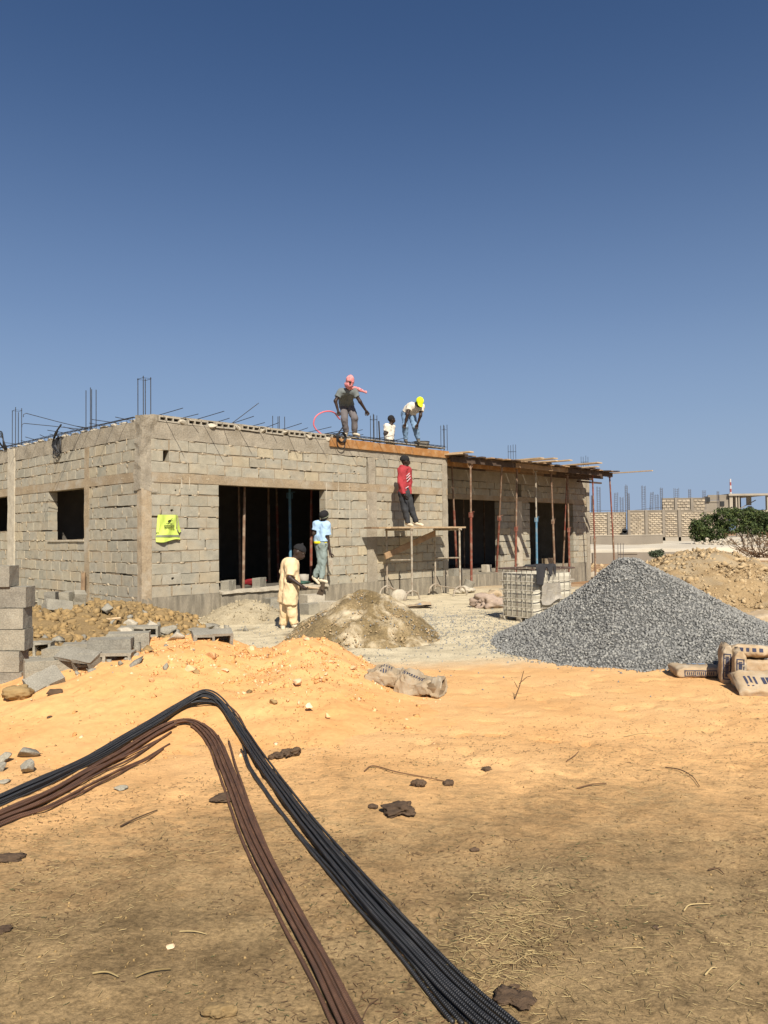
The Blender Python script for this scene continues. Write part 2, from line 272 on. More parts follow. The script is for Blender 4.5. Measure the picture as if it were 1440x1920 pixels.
BLOCK_TINTS = [(0.80, 0.82, 0.80), (1.0, 0.98, 0.93), (0.93, 0.93, 0.90), (1.08, 1.04, 0.95), (0.9, 0.91, 0.9), (1.0, 0.99, 0.96), (0.97, 0.97, 0.95), (0.88, 0.86, 0.82), (1.22, 1.12, 0.93)]
MAT = dict(
    ground=ground_material(),
    sand=M('orange_sand', (0.69, 0.39, 0.16), (0.60, 0.315, 0.115), 1.3, 0.95, 0.35, 45, kind='Position', speck=0.12, bdist=0.015),
    block=M('concrete_block', (0.405, 0.372, 0.298), (0.29, 0.268, 0.216), 7, 0.92, 0.55, 60, isl=BLOCK_TINTS, speck=0.22, dirt=((0.36, 0.285, 0.185), 0.55), dscale=1.9),
    greyblock=M('grey_concrete_block', (0.33, 0.302, 0.24), (0.235, 0.215, 0.172), 6, 0.92, 0.6, 55, isl=[(0.82, 0.82, 0.82), (1, 1, 1), (1.12, 1.1, 1.04), (0.9, 0.9, 0.9)], speck=0.28),
    mortar=M('mortar', (0.36, 0.285, 0.19), (0.25, 0.195, 0.13), 5, 0.95, 0.8, 50, kind='Position', speck=0.3),
    concrete=M('cast_concrete', (0.37, 0.32, 0.24), (0.26, 0.225, 0.17), 3, 0.9, 0.7, 22, kind='Position', speck=0.2, dirt=((0.20, 0.165, 0.115), 0.5), dscale=2.2, bdist=0.02),
    lintel=M('tan_concrete', (0.36, 0.28, 0.18), (0.27, 0.205, 0.13), 3, 0.9, 0.6, 26, kind='Position', speck=0.25, dirt=((0.34, 0.305, 0.24), 0.85), dscale=2.6),
    column=M('tan_render', (0.40, 0.31, 0.20), (0.30, 0.23, 0.15), 3, 0.92, 0.6, 26, kind='Position', speck=0.2, dirt=((0.38, 0.33, 0.25), 0.8), dscale=3),
    smear=M('mortar_smear', (0.40, 0.335, 0.235), (0.32, 0.25, 0.165), 5, 0.95, 0.5, 50, kind='Position', speck=0.2, isl=[(.8, .78, .74), (1, 1, 1), (1.12, 1.12, 1.12)]),
    plinth=M('plinth_concrete', (0.33, 0.285, 0.21), (0.16, 0.14, 0.105), 5, 0.92, 0.8, 24, kind='Streak', speck=0.25, dirt=((0.14, 0.12, 0.09), 0.6)),
    pale=M('pale_concrete', (0.52, 0.46, 0.35), (0.38, 0.33, 0.25), 5, 0.9, 0.8, 30, kind='Position', speck=0.2),
    slabblock=M('slab_block_concrete', (0.46, 0.41, 0.32), (0.30, 0.265, 0.205), 9, 0.9, 0.8, 30, kind='Position', speck=0.3, dirt=((0.3, 0.25, 0.18), 0.6), dscale=4),
    innershade=M('shade_darkened_concrete', (0.12, 0.105, 0.085), None, 4, 0.95, 0.4, 30, kind='Position'),  # concrete darkened in colour so the rooms read as deep shade
    rust=M('rusty_steel', (0.155, 0.072, 0.038), (0.085, 0.042, 0.026), 14, 0.7, 0.3, 60, metal=0.35),
    darksteel=M('dark_rebar', (0.062, 0.058, 0.055), (0.034, 0.032, 0.031), 14, 0.5, 0.3, 60, metal=0.55),
    rebarfar=M('far_rebar', (0.11, 0.10, 0.10), (0.07, 0.06, 0.06), 5, 0.7, 0.0),
    propred=M('red_prop_paint', (0.22, 0.055, 0.034), (0.13, 0.05, 0.032), 9, 0.65, 0.3, 40, dirt=((0.30, 0.25, 0.18), 0.5), dscale=7),
    propbrown=M('rusty_prop_steel', (0.22, 0.135, 0.085), (0.13, 0.075, 0.047), 9, 0.75, 0.3, 40, dirt=((0.36, 0.30, 0.22), 0.6), dscale=7),
    propblue=M('blue_prop_paint', (0.11, 0.235, 0.33), (0.08, 0.17, 0.25), 9, 0.6, 0.3, 40, dirt=((0.36, 0.32, 0.25), 0.45), dscale=7),
    proppale=M('mortar_caked_steel', (0.40, 0.36, 0.28), (0.24, 0.19, 0.14), 8, 0.85, 0.4, 30),
    scaf=M('scaffold_tube', (0.40, 0.36, 0.28), (0.19, 0.135, 0.09), 9, 0.7, 0.3, 40),
    timber=M('weathered_timber', (0.32, 0.215, 0.125), (0.19, 0.125, 0.075), 6, 0.85, 0.4, 30, isl=[(0.8, 0.8, 0.8), (1, 1, 1), (1.35, 1.3, 1.2), (0.7, 0.7, 0.7)]),
    paletimber=M('pale_timber', (0.52, 0.385, 0.24), (0.38, 0.265, 0.15), 6, 0.85, 0.4, 30, isl=[(0.85, 0.85, 0.85), (1, 1, 1), (1.1, 1.08, 1.02)]),
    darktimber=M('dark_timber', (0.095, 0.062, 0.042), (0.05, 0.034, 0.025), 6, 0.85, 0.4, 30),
    board=M('orange_formply', (0.37, 0.175, 0.055), (0.27, 0.125, 0.042), 5, 0.7, 0.25, 25, speck=0.15, dirt=((0.46, 0.33, 0.19), 0.5), dscale=5),
    stone=M('grey_gravel', (0.265, 0.26, 0.24), (0.19, 0.187, 0.174), 20, 0.9, 0.2, 80, isl=[(0.62, 0.62, 0.63), (0.88, 0.88, 0.88), (1.1, 1.1, 1.08), (0.75, 0.75, 0.76), (1.0, 1.0, 0.99), (1.4, 1.39, 1.34), (0.68, 0.68, 0.69)]),
    gravelgap=M('gap_shade_gravel_bed', (0.12, 0.12, 0.112), (0.06, 0.06, 0.056), 24, 0.95, 0.6, 60, kind='Position'),  # bed colour darkened to paint the shade in gaps between stones
    dirtclod=M('brown_clods', (0.30, 0.205, 0.095), (0.20, 0.135, 0.06), 9, 0.95, 0.6, 40, isl=[(0.75, 0.75, 0.75), (1.1, 1.08, 1.0), (1, 1, 1), (1.35, 1.3, 1.2)]),
    dirt=M('brown_dirt', (0.29, 0.195, 0.088), (0.19, 0.13, 0.06), 4, 0.95, 0.7, 30, kind='Position', speck=0.25),
    rubble=M('tan_rubble', (0.42, 0.315, 0.18), (0.30, 0.21, 0.11), 6, 0.95, 0.6, 40, isl=[(0.75, 0.73, 0.7), (1.0, 1.0, 1.0), (1.15, 1.15, 1.15), (0.9, 0.88, 0.85)]),
    rubblebed=M('tan_rubble_soil', (0.38, 0.265, 0.135), (0.28, 0.19, 0.095), 3, 0.95, 0.7, 26, kind='Position', speck=0.3, dirt=((0.33, 0.29, 0.21), 0.6), dscale=0.8),
    mortarmix=M('damp_mortar_mix', (0.34, 0.25, 0.13), (0.15, 0.105, 0.045), 2.2, 0.95, 0.9, 30, kind='Position', speck=0.35, dirt=((0.60, 0.50, 0.34), 0.9), dscale=2.6, bdist=0.03),
    palesoil=M('pale_soil', (0.40, 0.335, 0.22), (0.30, 0.245, 0.155), 3, 0.95, 0.7, 30, kind='Position', speck=0.25),
    chip=M('white_chip', (0.72, 0.56, 0.38), (0.58, 0.37, 0.19), 12, 0.9, 0.4, 50, isl=[(0.8, 0.62, 0.42), (1, 1, 1), (1.0, 0.8, 0.6), (1.1, 1.1, 1.1)]),
    sandclod=M('sand_clod', (0.64, 0.36, 0.15), (0.5, 0.25, 0.085), 12, 0.95, 0.5, 50, isl=[(0.85, 0.8, 0.75), (1, 1, 1), (1.05, 1.05, 1.05)]),
    straw=M('dry_straw', (0.46, 0.35, 0.17), (0.34, 0.25, 0.12), 10, 0.9, 0.0, isl=[(0.5, 0.48, 0.44), (0.8, 0.8, 0.75), (1, 1, 1), (1.25, 1.25, 1.2)]),
    twig=M('dry_twig', (0.115, 0.07, 0.04), (0.07, 0.045, 0.027), 12, 0.9, 0.2, isl=[(0.7, 0.7, 0.7), (1.2, 1.1, 1.0), (1.9, 1.7, 1.4)]),
    weed=M('small_weed', (0.12, 0.115, 0.05), (0.075, 0.075, 0.035), 8, 0.8, 0.0),
    dung=M('dried_dung', (0.125, 0.08, 0.047), (0.06, 0.038, 0.023), 16, 0.95, 0.9, 60),
    bag=M('kraft_paper', (0.43, 0.32, 0.195), (0.33, 0.24, 0.145), 5, 0.85, 0.35, 18, speck=0.08, dirt=((0.42, 0.38, 0.30), 0.5), dscale=6),
    bagworn=M('worn_kraft_paper', (0.34, 0.26, 0.165), (0.25, 0.19, 0.12), 6, 0.9, 0.4, 22, dirt=((0.36, 0.32, 0.25), 0.6), dscale=7),
    bagin=M('kraft_paper_inside', (0.22, 0.15, 0.085), None, 5, 0.9, 0.3, 18),
    print=M('blue_print', (0.045, 0.05, 0.085), None, 20, 0.85, 0.0),
    bluelogo=M('faded_blue_print', (0.20, 0.25, 0.31), (0.15, 0.2, 0.27), 20, 0.85, 0.0),
    vest=M('hi_vis_yellow', (0.56, 0.68, 0.14), (0.44, 0.54, 0.10), 5, 0.75, 0.2, 20),
    vestband=M('grey_reflective_band', (0.19, 0.20, 0.13), (0.13, 0.14, 0.08), 12, 0.4, 0.0),
    blackprint=M('black_print', (0.02, 0.022, 0.01), None, 10, 0.8, 0.0),
    tank=M('dirty_white_plastic', (0.53, 0.49, 0.39), (0.40, 0.365, 0.285), 3, 0.6, 0.25, 12, dirt=((0.31, 0.27, 0.2), 0.55), dscale=4),
    cage=M('galvanised_tube', (0.45, 0.41, 0.34), (0.30, 0.26, 0.2), 8, 0.6, 0.2, 40),
    cagetop=M('rusty_cage_rim', (0.105, 0.07, 0.055), None, 8, 0.7, 0.2, 40),
    foil=M('crumpled_metal_plate', (0.42, 0.375, 0.30), (0.25, 0.225, 0.19), 5, 0.45, 0.9, 9, metal=0.2, bdist=0.03),
    darkcloth=M('charcoal_cloth', (0.035, 0.033, 0.034), None, 10, 0.95, 0.4, 60),
    hose=M('pink_hose', (0.72, 0.16, 0.17), (0.6, 0.12, 0.13), 6, 0.5, 0.0),
    cable=M('black_hose', (0.02, 0.02, 0.022), None, 6, 0.5, 0.0),
    bucket=M('mortar_tub', (0.40, 0.37, 0.31), (0.28, 0.25, 0.2), 6, 0.7, 0.3, 30),
    skin=M('dark_skin', (0.040, 0.024, 0.017), (0.030, 0.018, 0.013), 8, 0.5, 0.1, 40),
    eyewhite=M('eye_white', (0.16, 0.14, 0.125), None, 8, 0.4, 0.0),
    cream=M('cream_cotton', (0.72, 0.545, 0.32), (0.64, 0.47, 0.27), 5, 0.9, 0.35, 22),
    blackwool=M('black_knit', (0.018, 0.017, 0.018), None, 30, 0.95, 0.5, 90),
    bluetee=M('light_blue_cotton', (0.37, 0.51, 0.68), (0.31, 0.45, 0.61), 5, 0.9, 0.35, 22),
    tealjean=M('washed_teal_denim', (0.24, 0.285, 0.26), (0.18, 0.22, 0.205), 5, 0.9, 0.35, 22),
    yellow=M('yellow_band', (0.75, 0.62, 0.02), None, 5, 0.9, 0.0),
    greytee=M('grey_cotton', (0.155, 0.17, 0.165), (0.12, 0.135, 0.13), 5, 0.9, 0.35, 22),
    greytrouser=M('grey_trouser', (0.145, 0.13, 0.128), (0.11, 0.098, 0.098), 5, 0.9, 0.35, 22),
    redscarf=M('red_checked_scarf', (0.72, 0.36, 0.34), (0.5, 0.10, 0.11), 26, 0.9, 0.5, 60),
    offwhite=M('off_white_cotton', (0.66, 0.60, 0.50), (0.58, 0.52, 0.42), 5, 0.9, 0.35, 22),
    jean=M('blue_denim', (0.19, 0.29, 0.41), (0.10, 0.165, 0.26), 4, 0.9, 0.35, 22),
    neon=M('neon_yellow_cap', (0.82, 0.95, 0.02), None, 5, 0.8, 0.1, 30),
    redhood=M('red_sweatshirt', (0.35, 0.042, 0.047), (0.27, 0.03, 0.035), 5, 0.9, 0.35, 22),
    blacktrouser=M('faded_black_trouser', (0.042, 0.043, 0.046), (0.02, 0.02, 0.022), 3.5, 0.9, 0.35, 22),
    shoe=M('dusty_cream_shoe', (0.60, 0.52, 0.38), (0.48, 0.4, 0.28), 9, 0.85, 0.2, 30),
    darkshoe=M('dusty_dark_shoe', (0.13, 0.115, 0.09), None, 9, 0.85, 0.2, 30),
    glove=M('white_work_glove', (0.56, 0.54, 0.46), None, 9, 0.9, 0.3, 40),
    handle=M('wooden_handle', (0.55, 0.42, 0.27), None, 9, 0.7, 0.1, 30),
    blade=M('worn_steel_blade', (0.17, 0.125, 0.085), (0.11, 0.08, 0.055), 9, 0.55, 0.2, 30, metal=0.4),
    limestone=M('limestone_block', (0.39, 0.325, 0.24), (0.32, 0.265, 0.195), 0.5, 0.95, 0.0, kind='Position', isl=[(0.85, 0.83, 0.8), (1, 1, 1), (1.1, 1.08, 1.02)]),
    limemortar=M('grey_joint', (0.24, 0.20, 0.15), (0.18, 0.15, 0.112), 1, 0.95, 0.0, kind='Position'),
    farwall=M('far_render', (0.235, 0.20, 0.155), (0.17, 0.145, 0.115), 0.5, 0.95, 0.0, kind='Position'),
    farpale=M('far_pale_concrete', (0.34, 0.295, 0.23), None, 0.5, 0.95, 0.0, kind='Position'),
    farshade=M('painted_opening_shade', (0.03, 0.03, 0.03), None, 0.5, 0.95, 0.0, kind='Position'),  # near-black colour painted for the shade inside far openings
    lime=M('white_lime_ground', (0.56, 0.50, 0.39), (0.42, 0.36, 0.27), 0.35, 0.95, 0.3, 3, kind='Position'),
    whiterock=M('white_rock', (0.46, 0.40, 0.31), (0.33, 0.28, 0.21), 0.8, 0.95, 0.3, 3, kind='Position'),
    leaf=M('acacia_leaf', (0.060, 0.082, 0.026), (0.030, 0.047, 0.016), 0.9, 0.7, 0.0, kind='Position', isl=[(0.6, 0.65, 0.55), (1, 1, 1), (1.3, 1.25, 1.1), (1.9, 1.6, 1.2)]),
    dryleaf=M('dry_brush', (0.16, 0.095, 0.05), (0.09, 0.055, 0.03), 0.9, 0.9, 0.0, kind='Position', isl=[(0.6, 0.6, 0.6), (1, 1, 1), (1.3, 1.25, 1.2)]),
    shrubleaf=M('grey_green_leaf', (0.08, 0.10, 0.055), (0.05, 0.065, 0.035), 0.8, 0.8, 0.0, kind='Position'),
    bark=M('grey_bark', (0.12, 0.09, 0.065), None, 3, 0.9, 0.4, 20),
    mastred=M('mast_red', (0.34, 0.10, 0.09), None, 1, 0.6, 0.0),
    mastwhite=M('mast_white', (0.55, 0.53, 0.52), None, 1, 0.6, 0.0),
    greensack=M('green_sack', (0.045, 0.10, 0.075), None, 8, 0.8, 0.3, 20),
    redsack=M('red_plastic', (0.25, 0.02, 0.025), None, 8, 0.6, 0.3, 20),
    clothpile=M('pinkish_sacking', (0.40, 0.31, 0.235), (0.27, 0.2, 0.155), 8, 0.9, 0.5, 25),
)

# ------------------------------------------------------------------ mesh builder
class MB:
    def __init__(s): s.v = []; s.f = []; s.n = 0
    def add(s, V, Fc):
        V = np.asarray(V, float); s.v.append(V); s.f += [tuple(i + s.n for i in f) for f in Fc]; s.n += len(V); return s
    def box(s, c, size, R=None, jit=0.0):
        h = np.asarray(size, float) / 2
        V = np.array([[x, y, z] for x in (-1, 1) for y in (-1, 1) for z in (-1, 1)], float) * h
        if jit: V = V + RNG.normal(0, jit, V.shape)
        if R is not None: V = V @ np.asarray(R).T
        return s.add(V + np.asarray(c, float), [(0, 1, 3, 2), (4, 6, 7, 5), (0, 4, 5, 1), (2, 3, 7, 6), (0, 2, 6, 4), (1, 5, 7, 3)])
    def tube(s, pts, r, n=8, cap=True, closed=False):
        P = np.asarray(pts, float); k = len(P); rr = np.full(k, r) if np.isscalar(r) else np.asarray(r, float)
        if closed: t = np.roll(P, -1, 0) - np.roll(P, 1, 0)
        else: t = np.gradient(P, axis=0)
        t /= np.maximum(np.linalg.norm(t, axis=1, keepdims=True), 1e-9)
        ref = np.array([0, 0, 1.0]) if abs(t[0, 2]) < 0.9 else np.array([1.0, 0, 0])
        a = np.cross(ref, t[0]); a /= np.linalg.norm(a)
        V = []
        for i in range(k):
            a = a - t[i] * (a @ t[i]); a /= max(np.linalg.norm(a), 1e-9); b = np.cross(t[i], a)
            th = np.arange(n) * 2 * math.pi / n
            V.append(P[i] + rr[i] * (np.cos(th)[:, None] * a + np.sin(th)[:, None] * b))
        V = np.concatenate(V); Fc = []
        for i in range(k if closed else k - 1):
            j = (i + 1) % k
            for q in range(n): Fc.append((i * n + q, i * n + (q + 1) % n, j * n + (q + 1) % n, j * n + q))
        if cap and not closed: Fc += [tuple(range(n))[::-1], tuple((k - 1) * n + q for q in range(n))]
        return s.add(V, Fc)
    def lathe(s, prof, c=(0, 0, 0), n=20, R=None):
        th = np.arange(n) * 2 * math.pi / n; V = []
        for r, z in prof: V.append(np.stack([r * np.cos(th), r * np.sin(th), np.full(n, z)], 1))
        V = np.concatenate(V); Fc = []
        for i in range(len(prof) - 1):
            for q in range(n): Fc.append((i * n + q, i * n + (q + 1) % n, (i + 1) * n + (q + 1) % n, (i + 1) * n + q))
        if R is not None: V = V @ np.asarray(R).T
        return s.add(V + np.asarray(c), Fc)
    def grid(s, G):
        a, b = G.shape[:2]; V = G.reshape(-1, 3)
        return s.add(V, [(i * b + j, i * b + j + 1, (i + 1) * b + j + 1, (i + 1) * b + j) for i in range(a - 1) for j in range(b - 1)])
    def mesh(s, name):
        me = bpy.data.meshes.new(name)
        V = np.concatenate(s.v) if s.v else np.zeros((0, 3))
        me.from_pydata(V.tolist(), [], s.f); me.update(); return me
    def build(s, name, mat, parent=None, smooth=False, loc=None):
        return link(name, s.mesh(name), mat, parent, smooth, loc)
def link(name, me, mat, parent=None, smooth=False, loc=None):
    if mat is not None and not me.materials: me.materials.append(mat if not isinstance(mat, str) else MAT[mat])
    if smooth: me.polygons.foreach_set('use_smooth', [True] * len(me.polygons))
    o = bpy.data.objects.new(name, me); COL.objects.link(o)
    if parent is not None: o.parent = parent
    if loc is not None: o.location = loc
    return o
def np_mesh(name, V, Fc):
    """fast mesh from arrays; Fc is (n,3) or (n,4)"""
    me = bpy.data.meshes.new(name); k = Fc.shape[1]
    me.vertices.add(len(V)); me.vertices.foreach_set('co', np.ascontiguousarray(V, np.float32).ravel())
    me.loops.add(Fc.size); me.loops.foreach_set('vertex_index', np.ascontiguousarray(Fc, np.int32).ravel())
    me.polygons.add(len(Fc)); me.polygons.foreach_set('loop_start', np.arange(0, Fc.size, k, dtype=np.int32))
    me.polygons.foreach_set('loop_total', np.full(len(Fc), k, np.int32))
    me.update(); me.validate(); return me
def tag(o, label=None, cat=None, group=None, kind=None):
    if label: o['label'] = label
    if cat: o['category'] = cat
    if group: o['group'] = group
    if kind: o['kind'] = kind
    return o
def empty(name, loc, rz=0.0):
    o = bpy.data.objects.new(name, None); COL.objects.link(o); o.location = Vector(loc); o.rotation_euler = (0, 0, rz)
    o.empty_display_size = 0.1; return o
def copy_tree(o, parent=None, depth=0):
    c = o.copy(); COL.objects.link(c)
    if parent is not None: c.parent = parent
    for ch in list(o.children): copy_tree(ch, c, depth + 1)
    return c
def rotm(rx, ry, rz):
    return np.array(Matrix.Rotation(rz, 3, 'Z') @ Matrix.Rotation(ry, 3, 'Y') @ Matrix.Rotation(rx, 3, 'X'))
def catmull(P, n=8):
    P = np.asarray(P, float); Q = np.vstack([2 * P[0] - P[1], P, 2 * P[-1] - P[-2]]); out = []
    for i in range(1, len(Q) - 2):
        for t in np.linspace(0, 1, n, endpoint=False):
            a, b, c, d = Q[i - 1], Q[i], Q[i + 1], Q[i + 2]
            out.append(0.5 * (2 * b + (c - a) * t + (2 * a - 5 * b + 4 * c - d) * t * t + (3 * b - a - 3 * c + d) * t ** 3))
    out.append(P[-1]); return np.array(out)

_ICO = {}
def ico(sub):
    if sub in _ICO: return _ICO[sub]
    import bmesh
    bm = bmesh.new(); bmesh.ops.create_icosphere(bm, subdivisions=sub, radius=1)
    V = np.array([v.co[:] for v in bm.verts]); Fc = np.array([[v.index for v in f.verts] for f in bm.faces]); bm.free()
    _ICO[sub] = (V, Fc); return _ICO[sub]
def rock_mesh(name, size, seed, sub=2, rough=0.35, cut=True):
    V, Fc = ico(sub); V = V.copy()
    rg = np.random.default_rng(seed)
    if not cut: V = V * (1 + rough * 0.9 * fbm(V * np.array([1.5, 1.5, .4]) + seed, 2, seed % 50) + rough * .45 * fbm(V * 4.5 + seed, 3, seed % 40))[:, None]
    for k in range(11 if cut else 0):                       # flat fracture faces
        n = rg.normal(size=3); n /= np.linalg.norm(n); d = rg.uniform(0.32, 0.72)
        e = V @ n - d; V = V - np.where(e > 0, e, 0)[:, None] * n
    if cut: V = V * (1.25 + rough * 0.18 * fbm(V * 4 + seed, 2, seed % 50))[:, None]
    return np_mesh(name, V * np.asarray(size) , Fc)
def scatter_rocks(name, P, sizes, mat, sub=1, flat=0.6, seed=3, parent=None):
    """many small angular stones in one mesh (stuff)"""
    rg = np.random.default_rng(seed); n = len(P)
    if sub == 0:
        base = np.array([[1, 0, 0], [-1, 0, 0], [0, 1, 0], [0, -1, 0], [0, 0, 1], [0, 0, -1]], float)
        Fc = np.array([[0, 2, 4], [2, 1, 4], [1, 3, 4], [3, 0, 4], [2, 0, 5], [1, 2, 5], [3, 1, 5], [0, 3, 5]])
    else: base, Fc = ico(sub)
    k = len(base)
    V = base[None] * (1 + rg.uniform(-0.5, 0.35, (n, k, 1))) + rg.normal(0, .12, (n, k, 3))
    V = V * (np.asarray(sizes)[:, None, None] * np.stack([rg.uniform(0.7, 1.3, n), rg.uniform(0.6, 1.0, n), rg.uniform(0.75, 1.25, n) * flat], -1)[:, None, :])
    q = rg.normal(size=(n, 4)); q[:, 1:3] *= 0.5; q /= np.linalg.norm(q, axis=1, keepdims=True)
    w_, x, y, z = q.T
    R = np.stack([np.stack([1 - 2 * (y * y + z * z), 2 * (x * y - z * w_), 2 * (x * z + y * w_)], -1),
                  np.stack([2 * (x * y + z * w_), 1 - 2 * (x * x + z * z), 2 * (y * z - x * w_)], -1),
                  np.stack([2 * (x * z - y * w_), 2 * (y * z + x * w_), 1 - 2 * (x * x + y * y)], -1)], 1)
    V = np.einsum('nij,nkj->nki', R, V) + np.asarray(P)[:, None, :]
    Fa = (Fc[None] + (np.arange(n) * k)[:, None, None]).reshape(-1, 3)
    return link(name, np_mesh(name, V.reshape(-1, 3), Fa), mat, parent)

# SDF bodies -----------------------------------------------------------------
def s_cone(P, a, b, r1, r2):
    a = np.asarray(a); ba = np.asarray(b) - a
    t = np.clip(((P - a) @ ba) / max(ba @ ba, 1e-9), 0, 1)
    return np.linalg.norm(P - a - t[..., None] * ba, axis=-1) - (r1 + (r2 - r1) * t)
def s_ell(P, c, R, B=None):
    Q = P - np.asarray(c)
    if B is not None: Q = Q @ np.asarray(B).T
    R = np.asarray(R); k0 = np.linalg.norm(Q / R, axis=-1); k1 = np.linalg.norm(Q / R ** 2, axis=-1)
    return k0 * (k0 - 1) / np.maximum(k1, 1e-6)
def smin(a, b, k):
    h = np.clip(0.5 + 0.5 * (b - a) / k, 0, 1); return b + (a - b) * h - k * h * (1 - h)
def sdf_mesh(prims, h, k=0.03, planes=(), noise=None, sub=()):
    lo = np.full(3, 1e9); hi = -lo
    for p in prims:
        if p[0] == 'c': a, b, r = np.asarray(p[1]), np.asarray(p[2]), max(p[3], p[4]); L_, H_ = np.minimum(a, b) - r, np.maximum(a, b) + r
        else: r = max(p[2]); L_, H_ = np.asarray(p[1]) - r, np.asarray(p[1]) + r
        lo = np.minimum(lo, L_); hi = np.maximum(hi, H_)
    lo -= 3 * h + 0.02; hi += 3 * h + 0.02
    n = np.ceil((hi - lo) / h).astype(int) + 1
    ax = [lo[i] + np.arange(n[i]) * h for i in range(3)]
    D = np.full(tuple(n), 1.0)
    for p in prims:
        if p[0] == 'c': a, b, r = np.asarray(p[1]), np.asarray(p[2]), max(p[3], p[4]); L_, H_ = np.minimum(a, b) - r, np.maximum(a, b) + r
        else: r = max(p[2]); L_, H_ = np.asarray(p[1]) - r, np.asarray(p[1]) + r
        i0 = np.maximum(np.floor((L_ - 0.09 - lo) / h).astype(int), 0); i1 = np.minimum(np.ceil((H_ + 0.09 - lo) / h).astype(int) + 1, n)
        sl_ = tuple(slice(i0[i], i1[i]) for i in range(3))
        P = np.stack(np.meshgrid(*[ax[i][sl_[i]] for i in range(3)], indexing='ij'), -1)
        d = s_cone(P, *p[1:5]) if p[0] == 'c' else s_ell(P, *p[1:])
        D[sl_] = smin(D[sl_], d, k)
    P = np.stack(np.meshgrid(*ax, indexing='ij'), -1)
    if noise: D = D + noise[0] * fbm(P * np.asarray(noise[1]), 3, noise[2])
    for o, nn in planes:
        nn = np.asarray(nn, float); nn /= np.linalg.norm(nn)
        D = np.maximum(D, (P - np.asarray(o)) @ nn)
    # local planes: (centre, radius, point, normal)
    for c, rad, o, nn in sub:
        nn = np.asarray(nn, float); nn /= np.linalg.norm(nn)
        near_ = np.linalg.norm(P - np.asarray(c), axis=-1) < rad
        D = np.where(near_, np.maximum(D, (P - np.asarray(o)) @ nn), D)
    return surface_nets(D, lo, h)
def surface_nets(D, lo, h):
    n = D.shape; neg = D < 0
    m = [x - 1 for x in n]
    corners = [(i, j, k) for i in (0, 1) for j in (0, 1) for k in (0, 1)]
    cs = sum(neg[i:m[0] + i, j:m[1] + j, k:m[2] + k].astype(np.int8) for i, j, k in corners)
    act = (cs > 0) & (cs < 8); idx = np.full(act.shape, -1, np.int64); idx[act] = np.arange(act.sum())
    C = np.argwhere(act); acc = np.zeros((len(C), 3)); cnt = np.zeros(len(C))
    for a in range(3):
        for e in ((0, 0), (0, 1), (1, 0), (1, 1)):
            o = np.zeros(3, int); o[[x for x in range(3) if x != a]] = e
            p0 = C + o; p1 = p0.copy(); p1[:, a] += 1
            d0 = D[tuple(p0.T)]; d1 = D[tuple(p1.T)]; x = (d0 < 0) != (d1 < 0)
            t = np.where(x, d0 / np.where(x, d0 - d1, 1), 0); pt = o + np.zeros((len(C), 3)); pt[:, a] += t
            acc[x] += pt[x]; cnt[x] += 1
    V = lo + h * (C + acc / cnt[:, None]); Fs = []
    for a in range(3):
        b, c = (a + 1) % 3, (a + 2) % 3
        s0 = [slice(None)] * 3; s1 = [slice(None)] * 3; s0[a] = slice(0, -1); s1[a] = slice(1, None)
        ch = np.argwhere(neg[tuple(s0)] != neg[tuple(s1)])
        ok = (ch[:, b] > 0) & (ch[:, c] > 0) & (ch[:, b] < m[b]) & (ch[:, c] < m[c]); ch = ch[ok]
        def cell(db, dc):
            q = ch.copy(); q[:, b] -= db; q[:, c] -= dc; return idx[tuple(q.T)]
        q = np.stack([cell(1, 1), cell(0, 1), cell(0, 0), cell(1, 0)], 1)
        p = ch.copy(); inside = neg[tuple(p.T)]
        q = np.where(inside[:, None], q, q[:, ::-1]); Fs.append(q)
    Fq = np.concatenate(Fs); Fq = Fq[(Fq >= 0).all(1)]
    return V, Fq

# ================================================================== THE SETTING
def axis(segs):
    out = [segs[0][0]]
    for a, b, st in segs:
        k = max(1, int(round((b - a) / st))); out += list(a + (b - a) * np.arange(1, k + 1) / k)
    return np.array(out)
gx = axis([(-1500, -300, 300), (-300, -60, 60), (-60, -20, 8), (-20, -7, 0.5), (-7, 9, 0.045), (9, 24, 0.4), (24, 64, 8), (64, 304, 60), (304, 1504, 300)])
gy = axis([(-60, -4, 14), (-4, 1.2, 0.4), (1.2, 5, 0.03), (5, 10.5, 0.035), (10.5, 16, 0.06), (16, 30, 0.35), (30, 50, 2), (50, 130, 10), (130, 430, 60), (430, 1630, 300), (1630, 3030, 700)])
GX, GY = np.meshgrid(gx, gy)
V = np.stack([GX, GY, base_ground(GX, GY)], -1).reshape(-1, 3)
a, b = len(gy), len(gx)
I = (np.arange(a - 1)[:, None] * b + np.arange(b - 1)[None]).reshape(-1)
ground = link('ground', np_mesh('ground', V, np.stack([I, I + 1, I + b + 1, I + b], 1)), 'ground', smooth=True)
tag(ground, 'trampled brown soil and orange sand of the building plot', kind='structure')

def heap(name, fn, x0, x1, y0, y1, st, mat, amp=0.0, freq=6.0, seed=1):
    xs = np.arange(x0, x1, st); ys = np.arange(y0, y1, st); X, Y = np.meshgrid(xs, ys)
    Hh = fn(X, Y); B = base_ground(X, Y)
    if amp: Hh = Hh + amp * fbm(np.stack([X, Y], -1) * freq, 4, seed) * np.clip(Hh * 8 + 0.2, 0, 1)
    ok = Hh > B - 0.035
    Z = np.maximum(Hh, B - 0.06)
    Vv = np.stack([X, Y, Z], -1).reshape(-1, 3); a, b = X.shape
    I = (np.arange(a - 1)[:, None] * b + np.arange(b - 1)[None]).reshape(-1)
    Fq = np.stack([I, I + 1, I + b + 1, I + b], 1); okf = ok.reshape(-1)[Fq].any(1); Fq = Fq[okf]
    used = np.unique(Fq); re = np.full(len(Vv), -1); re[used] = np.arange(len(used))
    return link(name, np_mesh(name, Vv[used], re[Fq]), mat, smooth=True)
